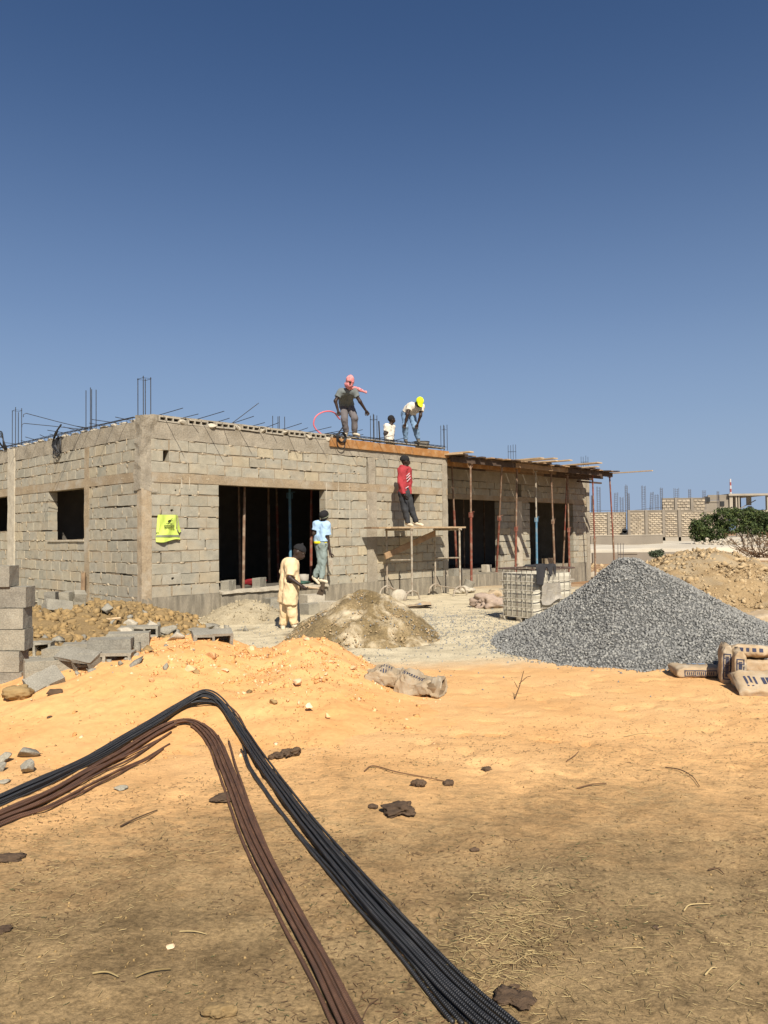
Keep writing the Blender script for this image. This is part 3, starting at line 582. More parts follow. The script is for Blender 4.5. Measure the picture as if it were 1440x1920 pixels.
sandheap = tag(heap('sand_heap', h_sand, -5.5, 3.2, 4.4, 10.6, 0.03, 'sand', 0.028, 5, 71), 'broad orange sand heap strewn with pale chips behind the bent steel bars', 'heap')
gravelheap = tag(heap('gravel_heap', h_gravel, 0.6, 6.4, 8.0, 13.8, 0.06, 'gravelgap', 0.012, 6, 72), 'grey crushed gravel heap rising in front of the caged water tank', 'heap')
mortarheap = tag(heap('mortar_heap', h_mortar, -1.7, 1.2, 10.2, 13.4, 0.03, 'mortarmix', 0.09, 5, 73), 'mound of damp brown and pale mortar mix by the man with the hoe', 'heap')
dirtheap = tag(heap('dirt_heap', h_dirt, -7.4, -2.6, 9.2, 15.6, 0.05, 'dirt', 0.07, 5, 74), 'lumpy brown earth heap against the left wall', 'heap')
paleheap = tag(heap('rubble_mound', h_pale, -3.8, -1.4, 13.3, 15.6, 0.04, 'palesoil', 0.05, 5, 75), 'small pale mound against the plinth left of the man with the hoe', 'heap')
rubbleheap = tag(heap('rubble_heap', h_rubble, 3.6, 14, 13.4, 21, 0.08, 'rubblebed', 0.09, 3, 76), 'tan heap of stony rubble behind the gravel heap', 'heap')

def on_heap(fn, x0, x1, y0, y1, n, seed, minh=0.0, lift=0.0):
    rg = np.random.default_rng(seed)
    x = rg.uniform(x0, x1, n); y = rg.uniform(y0, y1, n); h = fn(x, y); B = base_ground(x, y)
    k = h > B + minh
    return np.stack([x[k], y[k], h[k] + lift], 1)
P = on_heap(h_gravel, 0.6, 6.2, 8.0, 12.6, 60000, 5, -0.02, 0.006)
P[:, 2] = np.maximum(P[:, 2], base_ground(P[:, 0], P[:, 1]) + 0.006)
tag(scatter_rocks('crushed_stone', P, (0.009 + 0.02 * RNG.uniform(0, 1, len(P)) ** 1.6), 'stone', 0, 0.8, 5, gravelheap), kind='stuff')
rg = np.random.default_rng(8); n = 900
ang_ = rg.uniform(0, 2 * math.pi, n); rr_ = 2.1 + np.abs(rg.normal(0, 0.14, n))
P = np.stack([3.4 + rr_ * np.cos(ang_) * np.where(np.cos(ang_) < 0, .92, 1.2), 10.7 + rr_ * np.sin(ang_)], 1)
P = np.concatenate([P, np.stack([rg.normal(0.6, 1.3, 3200), rg.normal(13.0, 1.6, 3200)], 1)])
P = np.column_stack([P, T(P[:, 0], P[:, 1]) + 0.004])
tag(scatter_rocks('spilled_gravel', P, RNG.uniform(0.006, 0.02, len(P)), 'stone', 0, 0.8, 6), 'grey gravel spilled over the pale ground round the heaps', kind='stuff')
P = on_heap(h_rubble, 4, 13.5, 13.6, 20, 16000, 9, 0.02, 0.0)
tag(scatter_rocks('rubble_stones', P, 0.014 + 0.085 * RNG.uniform(0, 1, len(P)) ** 5, 'rubble', 0, 0.75, 9, rubbleheap), kind='stuff')
P = on_heap(h_dirt, -7.2, -2.8, 9.4, 15, 8000, 10, 0.02, 0.0)
tag(scatter_rocks('earth_clods', P, 0.012 + 0.075 * RNG.uniform(0, 1, len(P)) ** 3.5, 'dirtclod', 1, 0.75, 10, dirtheap), kind='stuff')
P = on_heap(h_mortar, -1.7, 1.2, 10.2, 12.6, 2600, 11, -0.02, 0.0)
tag(scatter_rocks('mix_lumps', P, 0.006 + 0.02 * RNG.uniform(0, 1, len(P)) ** 2, 'rubble', 0, 0.8, 11, mortarheap), kind='stuff')
P = on_heap(h_pale, -3.8, -1.5, 13.3, 15, 500, 12, 0, 0.0)
tag(scatter_rocks('mound_stones', P, 0.01 + 0.04 * RNG.uniform(0, 1, len(P)) ** 2, 'palesoil', 1, 0.8, 12, paleheap), kind='stuff')
# chips on the sand heap, thickest on the crest and the right shoulder
rg = np.random.default_rng(14)
Q = np.concatenate([rg.normal((-2.0, 7.5), (0.7, 0.42), (760, 2)), rg.normal((-0.75, 7.5), (0.5, 0.5), (600, 2)), rg.uniform((-3.6, 5.2), (0.6, 8.6), (260, 2))])
Q = np.column_stack([Q, T(Q[:, 0], Q[:, 1])])
tag(scatter_rocks('pale_chips', Q[::2], 0.005 + 0.030 * rg.uniform(0, 1, len(Q[::2])) ** 3, 'chip', 0, 0.6, 15, sandheap), kind='stuff')
Q2 = np.concatenate([Q[1::2], np.column_stack([q := rg.normal((-1.6, 7.7), (0.95, 0.4), (900, 2)), T(q[:, 0], q[:, 1])])])
tag(scatter_rocks('sand_clods', Q2, 0.005 + 0.036 * rg.uniform(0, 1, len(Q2)) ** 3, 'sandclod', 0, 0.75, 16, sandheap), kind='stuff')

# ------------------------------------------------------------------ far ground
mb = MB()
xs = np.linspace(4, 120, 60); G = []
for yy_, zz in ((46.0, -0.4), (46.02, 0.50), (46.5, 0.56), (60, 0.57), (90, 0.6), (140, 0.6)):
    G.append(np.stack([xs + 0.0 * xs, yy_ + 1.1 * np.sin(xs * 0.35) * (yy_ < 47) + 0.5 * np.sin(xs * 1.3) * (yy_ < 47), np.full_like(xs, zz) + (0.05 * np.sin(xs * 2.1) if zz > 0 else 0)], -1))
tag(mb.grid(np.array(G)).build('raised_ground', 'lime'), 'white lime strewn ground raised above the brown plot', kind='structure')

# ================================================================== THE UNFINISHED BUILDING
B = empty('unfinished_house', A0, ANG)
tag(B, 'unfinished single storey concrete block house with bare roof slab', 'house')
TH = 0.2
ROWS = [(0.431 + 0.2141 * i, 0.431 + 0.2141 * i + 0.196) for i in range(10)] + [(2.757 + 0.212 * i, 2.757 + 0.212 * i + 0.194) for i in range(3)]
ROWS_L = [(0.215 * i - 0.01, 0.215 * i + 0.19) for i in range(2)] + ROWS
block_specs = []      # (wall, centre along, length, z0, z1, offset)
mortar_bits = {'front': [], 'left': [], 'porch': []}
holes_front = {(3, 0), (4, 0)}
def wav(wall, r, t): return 0.007 * math.sin(t * 1.3 + r * 2.1 + len(wall)) + 0.004 * math.sin(t * 3.1 + r)
smears = []
def lay(wall, start, end, rows, openings, cols, seed):
    rg = random.Random(seed)
    for r, (z0, z1) in enumerate(rows):
        cuts = [(start, end)]
        for (a, b, za, zb) in openings + [(a, b, -9, 9) for a, b in cols]:
            if zb <= z0 + 0.03 or za >= z1 - 0.03: continue
            nc = []
            for s, e in cuts:
                if b <= s or a >= e: nc.append((s, e)); continue
                if a > s: nc.append((s, a))
                if b < e: nc.append((b, e))
            cuts = nc
        zn = rows[r + 1][0] if r + 1 < len(rows) else z1 + 0.004
        for s, e in cuts:
            x = s; first = True
            while x < e - 0.015:
                L = 0.395 + rg.uniform(-0.006, 0.006)
                if first: L = (0.2 if (r % 2) else 0.39) * rg.uniform(0.85, 1.1)
                j = rg.choice([0.008, 0.012, 0.016, 0.022, 0.03])
                if e - x - L < 0.12: L = e - x; j = 0
                wz = wav(wall, r, x + L / 2)
                block_specs.append((wall, x + L / 2, L, z0 + wz + rg.uniform(-.003, .003), z1 + wz + rg.uniform(-0.005, 0.003), rg.uniform(-0.009, 0.005), r))
                if j > 0: smears.append((wall, x + L + j / 2, z0 + rg.random() * (z1 - z0), rg.uniform(.012, .03), rg.uniform(.03, .10))) if rg.random() < .4 else None; mortar_bits[wall].append((x + L - 0.004, x + L + j + 0.004, z0, z1, rg.choice([0.002, 0.004, 0.008, 0.012, 0.05, 0.11]), 'v'))
                x += L + j; first = False
            x = s
            while x < e - 0.001:
                L = min(rg.uniform(0.1, 0.5), e - x)
                mortar_bits[wall].append((x, x + L, z1 - 0.006 + wav(wall, r, x + L / 2), zn + 0.006 + wav(wall, r, x + L / 2), rg.choice([0.001, 0.002, 0.004, 0.006, 0.009, 0.012, 0.035, 0.09]), 'h'))
                for _ in range(2):
                    if rg.random() < .34: smears.append((wall, x + rg.random() * L, (z1 + zn) / 2 + wav(wall, r, x) + rg.uniform(-.012, .012), rg.uniform(.02, .09), rg.uniform(.012, .032)))
                x += L
U_END = 8.83
door = (1.66, 4.49, -9, 2.572)
lay('front', 0.195, U_END - 0.22, ROWS, [door, (7.05, 7.72, 2.15, 2.572), (0.43, 0.56, 3.0, 3.18)], [(5.80, 6.14)], 5)
lay('left', 0.155, 10.0, ROWS_L, [(2.33, 4.09, 1.505, 2.572), (6.4, 9.0, 1.74, 2.572)], [(2.12, 2.33), (5.98, 6.38)], 6)
lay('porch', U_END + 0.02, 19.0, ROWS[:12], [(9.4, 13.45, -9, 2.60), (15.2, 18.05, -9, 2.60)], [(14.42, 14.72)], 7)
CFG = {'front': lambda t, d, z: (t, d, z), 'left': lambda t, d, z: (d, t, z), 'porch': lambda t, d, z: (t, 1.6 + d, z)}
ROT = {'front': 0.0, 'left': -math.pi / 2, 'porch': 0.0}

def block_mesh(name, seed, hole=None):
    """0.4 x 0.2 x 0.2 m solid-faced block, chipped front arris; front is -y"""
    rg = np.random.default_rng(seed); L, D, H = 0.2, 0.1, 0.1; c = 0.006
    nx = 4; mb_ = MB()
    xs = np.linspace(-L, L, nx)
    ring_o = [(x, -H) for x in xs] + [(L, -H * 0.1)] + [(x, H) for x in xs[::-1]] + [(-L, H * 0.1)]
    ring_i = []
    for x, z in ring_o:
        k = rg.uniform(0.4, 1.3) * c * (3.2 if rg.random() < 0.12 else 1)
        ring_i.append((x - math.copysign(min(k, abs(x)), x) if abs(x) > L - 1e-6 else x + rg.normal(0, 0.002), z - math.copysign(k if abs(z) > H - 1e-6 else 0, z)))
    n = len(ring_o)
    Vv = [(x, D, z) for x, z in ring_o] + [(x, -D + rg.uniform(0.4, 1.2) * c, z) for x, z in ring_o] + [(x, -D + rg.normal(0, 0.0012), z) for x, z in ring_i]
    Fc = [tuple(range(n))]
    for a_ in (0, n):
        for q in range(n): Fc.append((a_ + (q + 1) % n, a_ + q, a_ + n + q, a_ + n + (q + 1) % n))
    if hole is None: Fc.append(tuple(2 * n + q for q in range(n))[::-1])
    else:
        hx, hz, hr, hq = hole; th = np.array([math.atan2(z - hz, x - hx) for x, z in ring_i])
        o = len(Vv); Vv += [(hx + hr * math.cos(t) * rg.uniform(0.8, 1.2), -D, hz + hq * math.sin(t) * rg.uniform(0.8, 1.2)) for t in th]
        o2 = len(Vv); Vv += [(v[0], 0.05, v[2]) for v in Vv[o:o2]]
        for q in range(n):
            Fc.append((2 * n + (q + 1) % n, 2 * n + q, o + q, o + (q + 1) % n)); Fc.append((o + (q + 1) % n, o + q, o2 + q, o2 + (q + 1) % n))
        Fc.append(tuple(o2 + q for q in range(n))[::-1])
    mb_.add(Vv, Fc); return mb_.mesh(name)
BLOCKS = [block_mesh('block', 100 + i) for i in range(10)]
HOLED = [block_mesh('block', 200, (0.02, 0.01, 0.032, 0.03)), block_mesh('block', 201, (-0.07, 0.02, 0.014, 0.03)), block_mesh('block', 202, (0.11, -0.02, 0.02, 0.025)), block_mesh('block', 203, (-0.12, -0.04, 0.026, 0.02))]
for me in BLOCKS + HOLED: me.materials.append(MAT['block'])
def spec_size(s):
    u, v, z = CFG[s[0]](s[1], 0.0, 0); p = W(u, v, z); fwd = p[1]
    nrm = -FD if s[0] == 'left' else -LD; vd = p / np.linalg.norm(p)
    return s[2] * abs(vd @ nrm) / fwd ** 2 if p[0] > -0.52 * fwd else 0.0
block_specs.sort(key=spec_size, reverse=True)
rgb = random.Random(3); rest = MB()
want_holes = [(1.95, 0.45, 0), (1.55, 0.42, 0), (0.75, 0.5, 0), (2.0, 4.75, 0), (1.6, 5.35, 1), (0.6, 5.4, 1), (2.95, 5.0, 1), (2.9, 7.2, 1), (2.95, 8.0, 1), (1.5, 8.5, 2), (0.9, 6.4, 2), (2.4, 0.7, 2), (3.2, 3.9, 1), (3.15, 5.5, 3), (1.75, 6.6, 3), (0.7, 8.3, 0)]
for i, s in enumerate(block_specs):
    wall, t, L, z0, z1, off, r = s
    u, v, z = CFG[wall](t, TH / 2 + off, (z0 + z1) / 2)
    hole = None
    if wall == 'front':
        for hz, hu, k in want_holes:
            if abs(hu - t) < L / 2 and z0 <= hz < z1 + 0.02: hole = k
    elif wall == 'left' and rgb.random() < 0.07: hole = rgb.choice([1, 1, 2, 3])
    me = HOLED[hole] if hole is not None else rgb.choice(BLOCKS)
    R_ = np.array(Matrix.Rotation(ROT[wall], 3, 'Z'))
    if i < 300:
        o = bpy.data.objects.new('block', me); COL.objects.link(o); o.parent = B
        o.location = (u, v, z); o.rotation_euler = (0, 0, ROT[wall]); o.scale = (L / 0.4, 1, (z1 - z0) / 0.2)
    else:
        Vv = np.array([q.co[:] for q in me.vertices]) * (L / 0.4, 1, (z1 - z0) / 0.2)
        rest.add(Vv @ R_.T + (u, v, z), [tuple(p.vertices) for p in me.polygons])
tag(rest.build('farther_blocks', 'block', B), kind='stuff')
for wall, bits in mortar_bits.items():
    mb = MB()
    for a, b, z0, z1, dep, kind in bits:
        ca, cb = CFG[wall](a, dep, z0), CFG[wall](b, TH - 0.012, z1)
        lo = np.minimum(ca, cb); hi = np.maximum(ca, cb); mb.box((lo + hi) / 2, hi - lo, jit=0.0015)
    tag(mb.build('mortar_joints', 'mortar', B), kind='stuff')

V_, F_ = ico(1); Vs, Fs = [], []
rg = np.random.default_rng(61); k_ = 0
for wall, t, z, a_, b_ in smears:
    q = V_ * (1 + rg.uniform(-.45, .35, (len(V_), 1))); q = q * (a_, .012, b_)
    if wall == 'left': p_ = np.stack([q[:, 1] + .002, q[:, 0] + t, q[:, 2] + z], 1)
    else: p_ = np.stack([q[:, 0] + t, q[:, 1] + (1.602 if wall == 'porch' else .002), q[:, 2] + z], 1)
    Vs.append(p_); Fs.append(F_ + k_); k_ += len(V_)
tag(link('mortar_smears', np_mesh('mortar_smears', np.concatenate(Vs), np.concatenate(Fs)), 'smear', B), kind='stuff')
mb = MB()
for px, ya, yb in ((513, 905, 975), (523, 890, 985), (612, 905, 960), (634, 885, 965), (655, 905, 1000), (690, 920, 975), (748, 900, 960), (340, 895, 915), (355, 895, 918), (585, 930, 1010)):
    (u_, za), (_, zb_) = front_uz(px, ya), front_uz(px, yb)
    if not (1.6 < u_ < 4.5 and zb_ < 2.57): mb.box((u_, -.002, (za + zb_) / 2), (rg.uniform(.012, .022), .014, za - zb_), jit=.003)
tag(mb.build('cement_drips', 'pale', B), kind='stuff')

def rough_box(lo, hi, step=0.08, amp=0.006, seed=1, freq=6.0, keep=None):
    """box with its faces subdivided and roughened; returns builder"""
    lo = np.asarray(lo, float); hi = np.asarray(hi, float); mb_ = MB(); c = (lo + hi) / 2
    for ax_ in range(3):
        b_, c_ = (ax_ + 1) % 3, (ax_ + 2) % 3
        nb = max(1, int((hi[b_] - lo[b_]) / step)); ncn = max(1, int((hi[c_] - lo[c_]) / step))
        for side in (0, 1):
            gb, gc = np.meshgrid(np.linspace(lo[b_], hi[b_], nb + 1), np.linspace(lo[c_], hi[c_], ncn + 1), indexing='ij')
            G = np.zeros(gb.shape + (3,)); G[..., ax_] = (lo, hi)[side][ax_]; G[..., b_] = gb; G[..., c_] = gc
            d = np.stack([fbm(G * freq + 31 * k, 3, seed + k) for k in range(3)], -1) * amp
            G = G + d
            if side == 0: G = G[::-1]
            mb_.grid(G)
    return mb_
def cast(name, lo, hi, mat, amp=0.006, seed=1, step=0.08, freq=6.0):
    return rough_box(lo, hi, step, amp, seed, freq).build(name, mat, B, smooth=False)
cast('plinth', (0.0, -0.012, -0.5), (1.66, 0.2, 0.428), 'plinth', 0.008, 1)
cast('plinth', (1.662, -0.05, -0.5), (4.49, 0.2, 0.405), 'plinth', 0.014, 2)
cast('plinth', (4.492, -0.012, -0.5), (U_END, 0.2, 0.428), 'plinth', 0.008, 3)
cast('plinth', (-0.012, 0.21, -0.5), (0.2, 10, -0.015), 'plinth', 0.006, 4)
cast('lintel', (0.2, -0.006, 2.575), (U_END, 0.2, 2.755), 'lintel', 0.006, 5)
cast('lintel', (-0.006, 0.24, 2.575), (0.2, 10, 2.755), 'lintel', 0.006, 6)
cast('ring_beam', (0.25, -0.004, 3.39), (U_END, 0.2, 3.70), 'concrete', 0.016, 7, 0.06, 5)
cast('ring_beam', (-0.004, 0.25, 3.39), (0.2, 10, 3.70), 'concrete', 0.016, 8, 0.06, 5)
cast('column', (-0.012, -0.012, -0.5), (0.19, 0.15, 2.45), 'column', 0.012, 9, 0.04, 9)
cast('column', (-0.012, -0.014, 2.40), (0.30, 0.24, 3.80), 'concrete', 0.05, 10, 0.04, 4).name = 'corner_concrete'
cast('column', (5.80, -0.008, -0.5), (6.14, 0.2, 2.574), 'concrete', 0.012, 11, 0.05)
cast('column', (5.86, -0.006, 2.757), (6.10, 0.2, 3.39), 'concrete', 0.014, 12, 0.05)
cast('column', (U_END - 0.215, -0.008, -0.5), (U_END, 0.2, 3.69), 'concrete', 0.012, 13, 0.06)
cast('column', (-0.008, 2.12, -0.1), (0.2, 2.327, 3.39), 'lintel', 0.01, 14, 0.06)
cast('column', (-0.03, 5.98, -0.1), (0.2, 6.38, 3.69), 'pale', 0.014, 15, 0.06)
cast('window_sill', (-0.035, 2.33, 1.475), (0.21, 4.09, 1.503), 'pale', 0.004, 16)
cast('door_sill', (1.665, -0.10, 0.405), (4.485, 0.5, 0.45), 'pale', 0.02, 17, 0.06, 7)
# porch wall
cast('plinth', (U_END, 1.585, -0.8), (19.1, 1.8, 0.428), 'plinth', 0.008, 18, 0.12)
cast('lintel', (U_END, 1.594, 2.603), (19.1, 1.8, 2.755), 'lintel', 0.006, 19, 0.12)
cast('ring_beam', (U_END, 1.594, 3.18), (19.1, 1.8, 3.70), 'concrete', 0.006, 20, 0.12)
cast('column', (14.42, 1.592, 0.43), (14.72, 1.8, 2.602), 'pale', 0.006, 21)
cast('column', (19.0, 1.57, -0.8), (19.22, 1.82, 3.70), 'concrete', 0.012, 22)
cast('side_wall', (U_END - 0.2, 0.21, -0.2), (U_END - 0.002, 1.594, 3.69), 'concrete', 0.008, 23, 0.12)
cast('porch_floor', (U_END + 0.002, 0.62, -0.5), (14.2, 1.585, 0.36), 'plinth', 0.012, 24, 0.1)
cast('side_wall', (19.0, 1.82, -0.8), (19.2, 10, 3.69), 'concrete', 0.0, 25, 1)
cast('rear_wall', (0, 9.8, -0.4), (19.2, 10, 3.69), 'innershade', 0.0, 26, 1)
cast('added_partition', (0.2, 4.6, 0.3), (U_END - 0.2, 4.75, 3.6), 'innershade', 0.0, 27, 1)  # partitions added to keep the rooms behind the openings dark
cast('added_partition', (U_END, 4.9, 0.3), (19.0, 5.05, 3.6), 'innershade', 0.0, 28, 1)
cast('added_partition', (U_END - 0.2, 1.8, 0.3), (U_END, 9.8, 3.6), 'innershade', 0.0, 29, 1)
cast('floor_slab', (0.2, 0.2, -0.3), (U_END, 9.8, 0.40), 'innershade', 0.0, 30, 1)
cast('floor_slab', (U_END, 1.8, -0.3), (19.0, 9.8, 0.40), 'innershade', 0.0, 31, 1)
# roof slab with a stair opening where the onlooker stands
HU, HV = front_uz(731, 815, 1.5)[0], 1.5
zb, zt = 3.60, 3.76
for lo, hi in (((0.2, 0.2, zb), (U_END, HV - 0.5, zt)), ((0.2, HV - 0.5, zb), (HU - 0.6, HV + 0.6, zt)), ((HU + 0.6, HV - 0.5, zb), (U_END, HV + 0.6, zt)), ((0.2, HV + 0.6, zb), (U_END, 10, zt)), ((U_END, 1.6, 3.702), (19.2, 10, 3.80))):
    cast('roof_slab', lo, hi, 'concrete', 0.0, 32, 1)
cast('stair', (HU - 0.55, HV - 0.45, 0.4), (HU + 0.55, HV + 0.55, 2.76), 'innershade', 0.0, 33, 1)

# hollow slab blocks seen along the slab edge, with lumps of concrete between
def hollow(L, D, H, nh, wall=0.028, outer=0.03, closed=False):
    """prism L x D x H with nh cavities running through H"""
    iw = (L - 2 * outer - (nh - 1) * wall) / nh
    cx = [-L / 2]; x = -L / 2 + outer
    for i in range(nh): cx += [x, x + iw]; x += iw + wall
    cx.append(L / 2); cy = [-D / 2, -D / 2 + outer, D / 2 - outer, D / 2]
    mb_ = MB(); nxx, nyy = len(cx), 4
    Vv = [(X, Y, Z) for Z in (-H / 2, H / 2) for X in cx for Y in cy]
    ii = lambda i, j, k: k * nxx * nyy + i * nyy + j
    solid = lambda i, j: 0 <= i < nxx - 1 and 0 <= j < 3 and not (j == 1 and i % 2 == 1)
    Fc = []
    for i in range(nxx - 1):
        for j in range(3):
            if not solid(i, j):
                if closed: Fc.append((ii(i, j, 1), ii(i + 1, j, 1), ii(i + 1, j + 1, 1), ii(i, j + 1, 1)))
                continue
            Fc.append((ii(i, j, 1), ii(i + 1, j, 1), ii(i + 1, j + 1, 1), ii(i, j + 1, 1)))
            Fc.append((ii(i, j, 0), ii(i, j + 1, 0), ii(i + 1, j + 1, 0), ii(i + 1, j, 0)))
            if not solid(i - 1, j): Fc.append((ii(i, j, 0), ii(i, j, 1), ii(i, j + 1, 1), ii(i, j + 1, 0)))
            if not solid(i + 1, j): Fc.append((ii(i + 1, j, 0), ii(i + 1, j + 1, 0), ii(i + 1, j + 1, 1), ii(i + 1, j, 1)))
            if not solid(i, j - 1): Fc.append((ii(i, j, 0), ii(i + 1, j, 0), ii(i + 1, j, 1), ii(i, j, 1)))
            if not solid(i, j + 1): Fc.append((ii(i, j + 1, 0), ii(i, j + 1, 1), ii(i + 1, j + 1, 1), ii(i + 1, j + 1, 0)))
    return mb_.add(np.array(Vv), Fc)
slab_me = hollow(0.46, 0.115, 0.22, 3).mesh('slab_block'); slab_me.materials.append(MAT['slabblock'])
x = 0.34
while x < 4.75:
    o = bpy.data.objects.new('slab_block', slab_me); COL.objects.link(o); o.parent = B
    o.location = (x + 0.23, 0.10 + random.uniform(-0.03, 0.02), 3.764 + random.uniform(-0.006, 0.006)); o.rotation_euler = (math.pi / 2, random.uniform(-0.02, 0.02), random.uniform(-0.03, 0.03))
    link('concrete_lump', rock_mesh('concrete_lump', (0.10, 0.10, 0.065), int(x * 100), 3, 0.5), 'pale', B, loc=(x + 0.54 + random.uniform(-.04, .04), 0.03, 3.745))
    x += 0.62
x = 0.4
while x < 8:
    link('concrete_lump', rock_mesh('concrete_lump', (0.09, 0.16, 0.04), int(x * 90), 2, 0.4), 'pale', B, loc=(0.08, x, 3.735)); x += 0.42 if x < 7.6 else 9
# rough edge of the topping above the slab blocks
cast('slab_topping', (0.31, 0.05, 3.825), (U_END, 0.24, 3.845), 'concrete', 0.012, 35, 0.06, 6)

# starter bars above each column, with ties
def starter(u, v, h, w_=0.10, z0=3.72, lean=(0, 0), ties=(0.12,), n4=4, d_=0.10):
    mb_ = MB()
    for a, b in ((-1, -1), (1, -1), (1, 1), (-1, 1))[:n4]:
        hh = h * random.uniform(0.94, 1.03)
        mb_.tube([(u + a * w_, v + b * d_, z0), (u + a * w_ + lean[0] * 0.5, v + b * d_ + lean[1] * .5, z0 + hh / 2), (u + a * w_ + lean[0], v + b * d_ + lean[1], z0 + hh)], 0.008, 6)
    for t in ties:
        z = z0 + t * h + 0.06
        mb_.tube([(u + a * (w_ + .008), v + b * (d_ + .008), z) for a, b in ((-1, -1), (1, -1), (1, 1), (-1, 1))], 0.0045, 5, closed=True)
    mb_.build('starter_bars', 'darksteel', B)
starter(0.12, 0.12, 0.80, 0.075, 3.75, ties=(0.85,)); starter(0.1, 2.25, 0.92, 0.06, 3.68, ties=()); starter(0.1, 6.15, 1.0, 0.07, 3.66, ties=(0.9,))
u3 = front_uz(692, 800, 0.3)[0]; starter(u3, 0.14, 0.70, 0.062, 3.76, ties=(0.75,), d_=0.05)
starter(front_uz(829, 800, 0.2)[0], 0.14, 0.70, 0.06, 3.78, ties=(0.72, 0.05), d_=0.06)
starter(front_uz(585, 800, 0.2)[0], 1.4, 0.62, 0.10, 3.76, ties=())
starter(front_uz(962, 830, 1.7)[0], 1.75, 0.82, 0.075, 3.72, ties=(0.6,)); starter(front_uz(1098, 850, 1.7)[0], 1.75, 0.72, 0.08, 3.72, ties=(0.6,))
starter(front_uz(722, 800, 0.5)[0], 0.6, 0.45, 0.03, 3.76, ties=(), n4=2)
# slab steel sticking out over the edge
rg = random.Random(9)
for i, (u, L, up) in enumerate([(0.42, .75, .02), (.95, .3, .03), (1.25, .8, .05), (1.7, .42, 0.0), (2.05, .62, .06), (2.6, .3, 0.02), (2.9, .36, .04), (3.35, .62, 0.04), (3.8, .3, .02), (4.1, .58, .05), (4.55, .5, .02), (5.0, .66, .06), (5.35, .4, .0), (6.1, .55, .03), (6.7, .5, .02), (7.3, .3, 0.01)]):
    MB().tube([(u, 0.5, 3.845), (u + rg.uniform(-.02, .02), 0.0, 3.852), (u + rg.uniform(-.08, .08), -L, 3.852 + up)], 0.0065, 6).build('slab_bar', 'darksteel', B)
for i in range(13):
    v = 0.5 + i * 0.52
    MB().tube([(0.5, v, 3.74), (-0.02, v, 3.76), (-rg.uniform(0.15, 0.5), v + rg.uniform(-.1, .05), 3.78 + rg.uniform(0, 0.04))], 0.0065, 6).build('slab_bar', 'darksteel', B)
mb = MB()
for i in range(34): v = 0.35 + i * 0.22; mb.tube([(0.02, v, 3.70), (-0.005, v, 3.79), (0.1, v + .01, 3.80)], 0.005, 5)
mb.tube([(0.0, 0.3, 3.79), (0.0, 4, 3.80), (0.01, 8.2, 3.79)], 0.007, 6); mb.tube([(0.07, 0.3, 3.80), (0.06, 4, 3.79), (0.07, 8.2, 3.80)], 0.007, 6)
tag(mb.build('beam_steel', 'darksteel', B), kind='stuff')
mb = MB()
for i in range(26): u = 4.7 + i * 0.16; mb.tube([(u, 0.03, 3.78), (u + .01, 0.03, 3.88), (u + .02, 0.2, 3.88)], 0.005, 5)
mb.tube([(4.7, 0.03, 3.88), (6.5, .05, 3.885), (8.8, 0.03, 3.88)], 0.007, 6); mb.tube([(4.7, 0.2, 3.88), (6.7, .2, 3.89), (8.8, 0.2, 3.88)], 0.007, 6)
tag(mb.build('beam_steel', 'darksteel', B), kind='stuff')
# two hooked bars and a tangle of tie wire over the left wall, one long bar leaning off the slab
MB().tube([(0.1, 2.35, 3.78), (-0.5, 2.5, 3.9), (-1.05, 2.62, 4.02), (-1.1, 2.63, 3.99), (-1.1, 2.63, 3.94)], 0.007, 6).build('hooked_bar', 'darksteel', B)
MB().tube([(0.1, 2.4, 3.77), (-0.5, 2.52, 3.80), (-1.08, 2.64, 3.82), (-1.12, 2.65, 3.79), (-1.12, 2.65, 3.74)], 0.007, 6).build('hooked_bar', 'darksteel', B)
ul, _ = front_uz(433, 795, 0.1)
MB().tube([(ul, 0.2, 3.80), (ul + 0.28, 0.05, 4.05), (ul + 0.55, -0.1, 4.30)], 0.008, 6).build('leaning_bar', 'darksteel', B)
mb = MB()
for k in range(5): mb.tube(catmull([(-0.02, 3.4 + .06 * k, 3.72), (-0.06, 3.35 + .09 * k, 3.5 - .05 * k), (-0.04, 3.42, 3.35), (-0.07, 3.55 + .05 * k, 3.55), (-0.03, 3.5, 3.74)], 5), 0.011, 6)
mb.tube([(-0.05, 3.75, 3.62), (-0.1, 3.5, 3.8), (-0.15, 3.1, 3.93)], 0.02, 6); mb.tube([(-0.05, 3.7, 3.7), (-0.12, 3.35, 3.82)], 0.02, 6)
tag(mb.build('hanging_wire', 'cable'), 'tangle of black wire hanging over the left parapet', 'wire'); bpy.data.objects['hanging_wire'].matrix_world = Matrix.Translation(A0) @ Matrix.Rotation(ANG, 4, 'Z')
mb = MB()
for k in range(4): mb.tube(catmull([(0.1, 6.9, 3.72), (-0.1, 6.75 + .1 * k, 3.95 + .05 * k), (-0.12, 6.5, 4.0 + .04 * k), (-0.05, 6.42 + .05 * k, 3.75), (0.05, 6.6, 3.7)], 5), 0.014, 6)
tag(mb.build('wire_coil', 'cable'), 'black wire coil beside the far left starter bars', 'wire coil'); bpy.data.objects['wire_coil'].matrix_world = Matrix.Translation(A0) @ Matrix.Rotation(ANG, 4, 'Z')

def local(o, u, v, z, rz=0.0):
    """put a thing at building coordinates"""
    p = W(u, v, z); o.location = p; o.rotation_euler = (0, 0, ANG + rz); return o
# orange formwork board along the slab edge
fb = empty('formwork_board', W(4.62, -0.035, 3.56), ANG)
tag(fb, 'orange brown formwork board along the slab edge under the workers', 'board')
for a, b in ((0.0, 1.42), (1.424, 2.83), (2.834, 4.235)):
    rough_box((a, -0.02, 0.0), (b, 0.025, 0.20 - 0.006 * a), 0.2, 0.003, int(a * 9)).build('plank', 'board', fb)

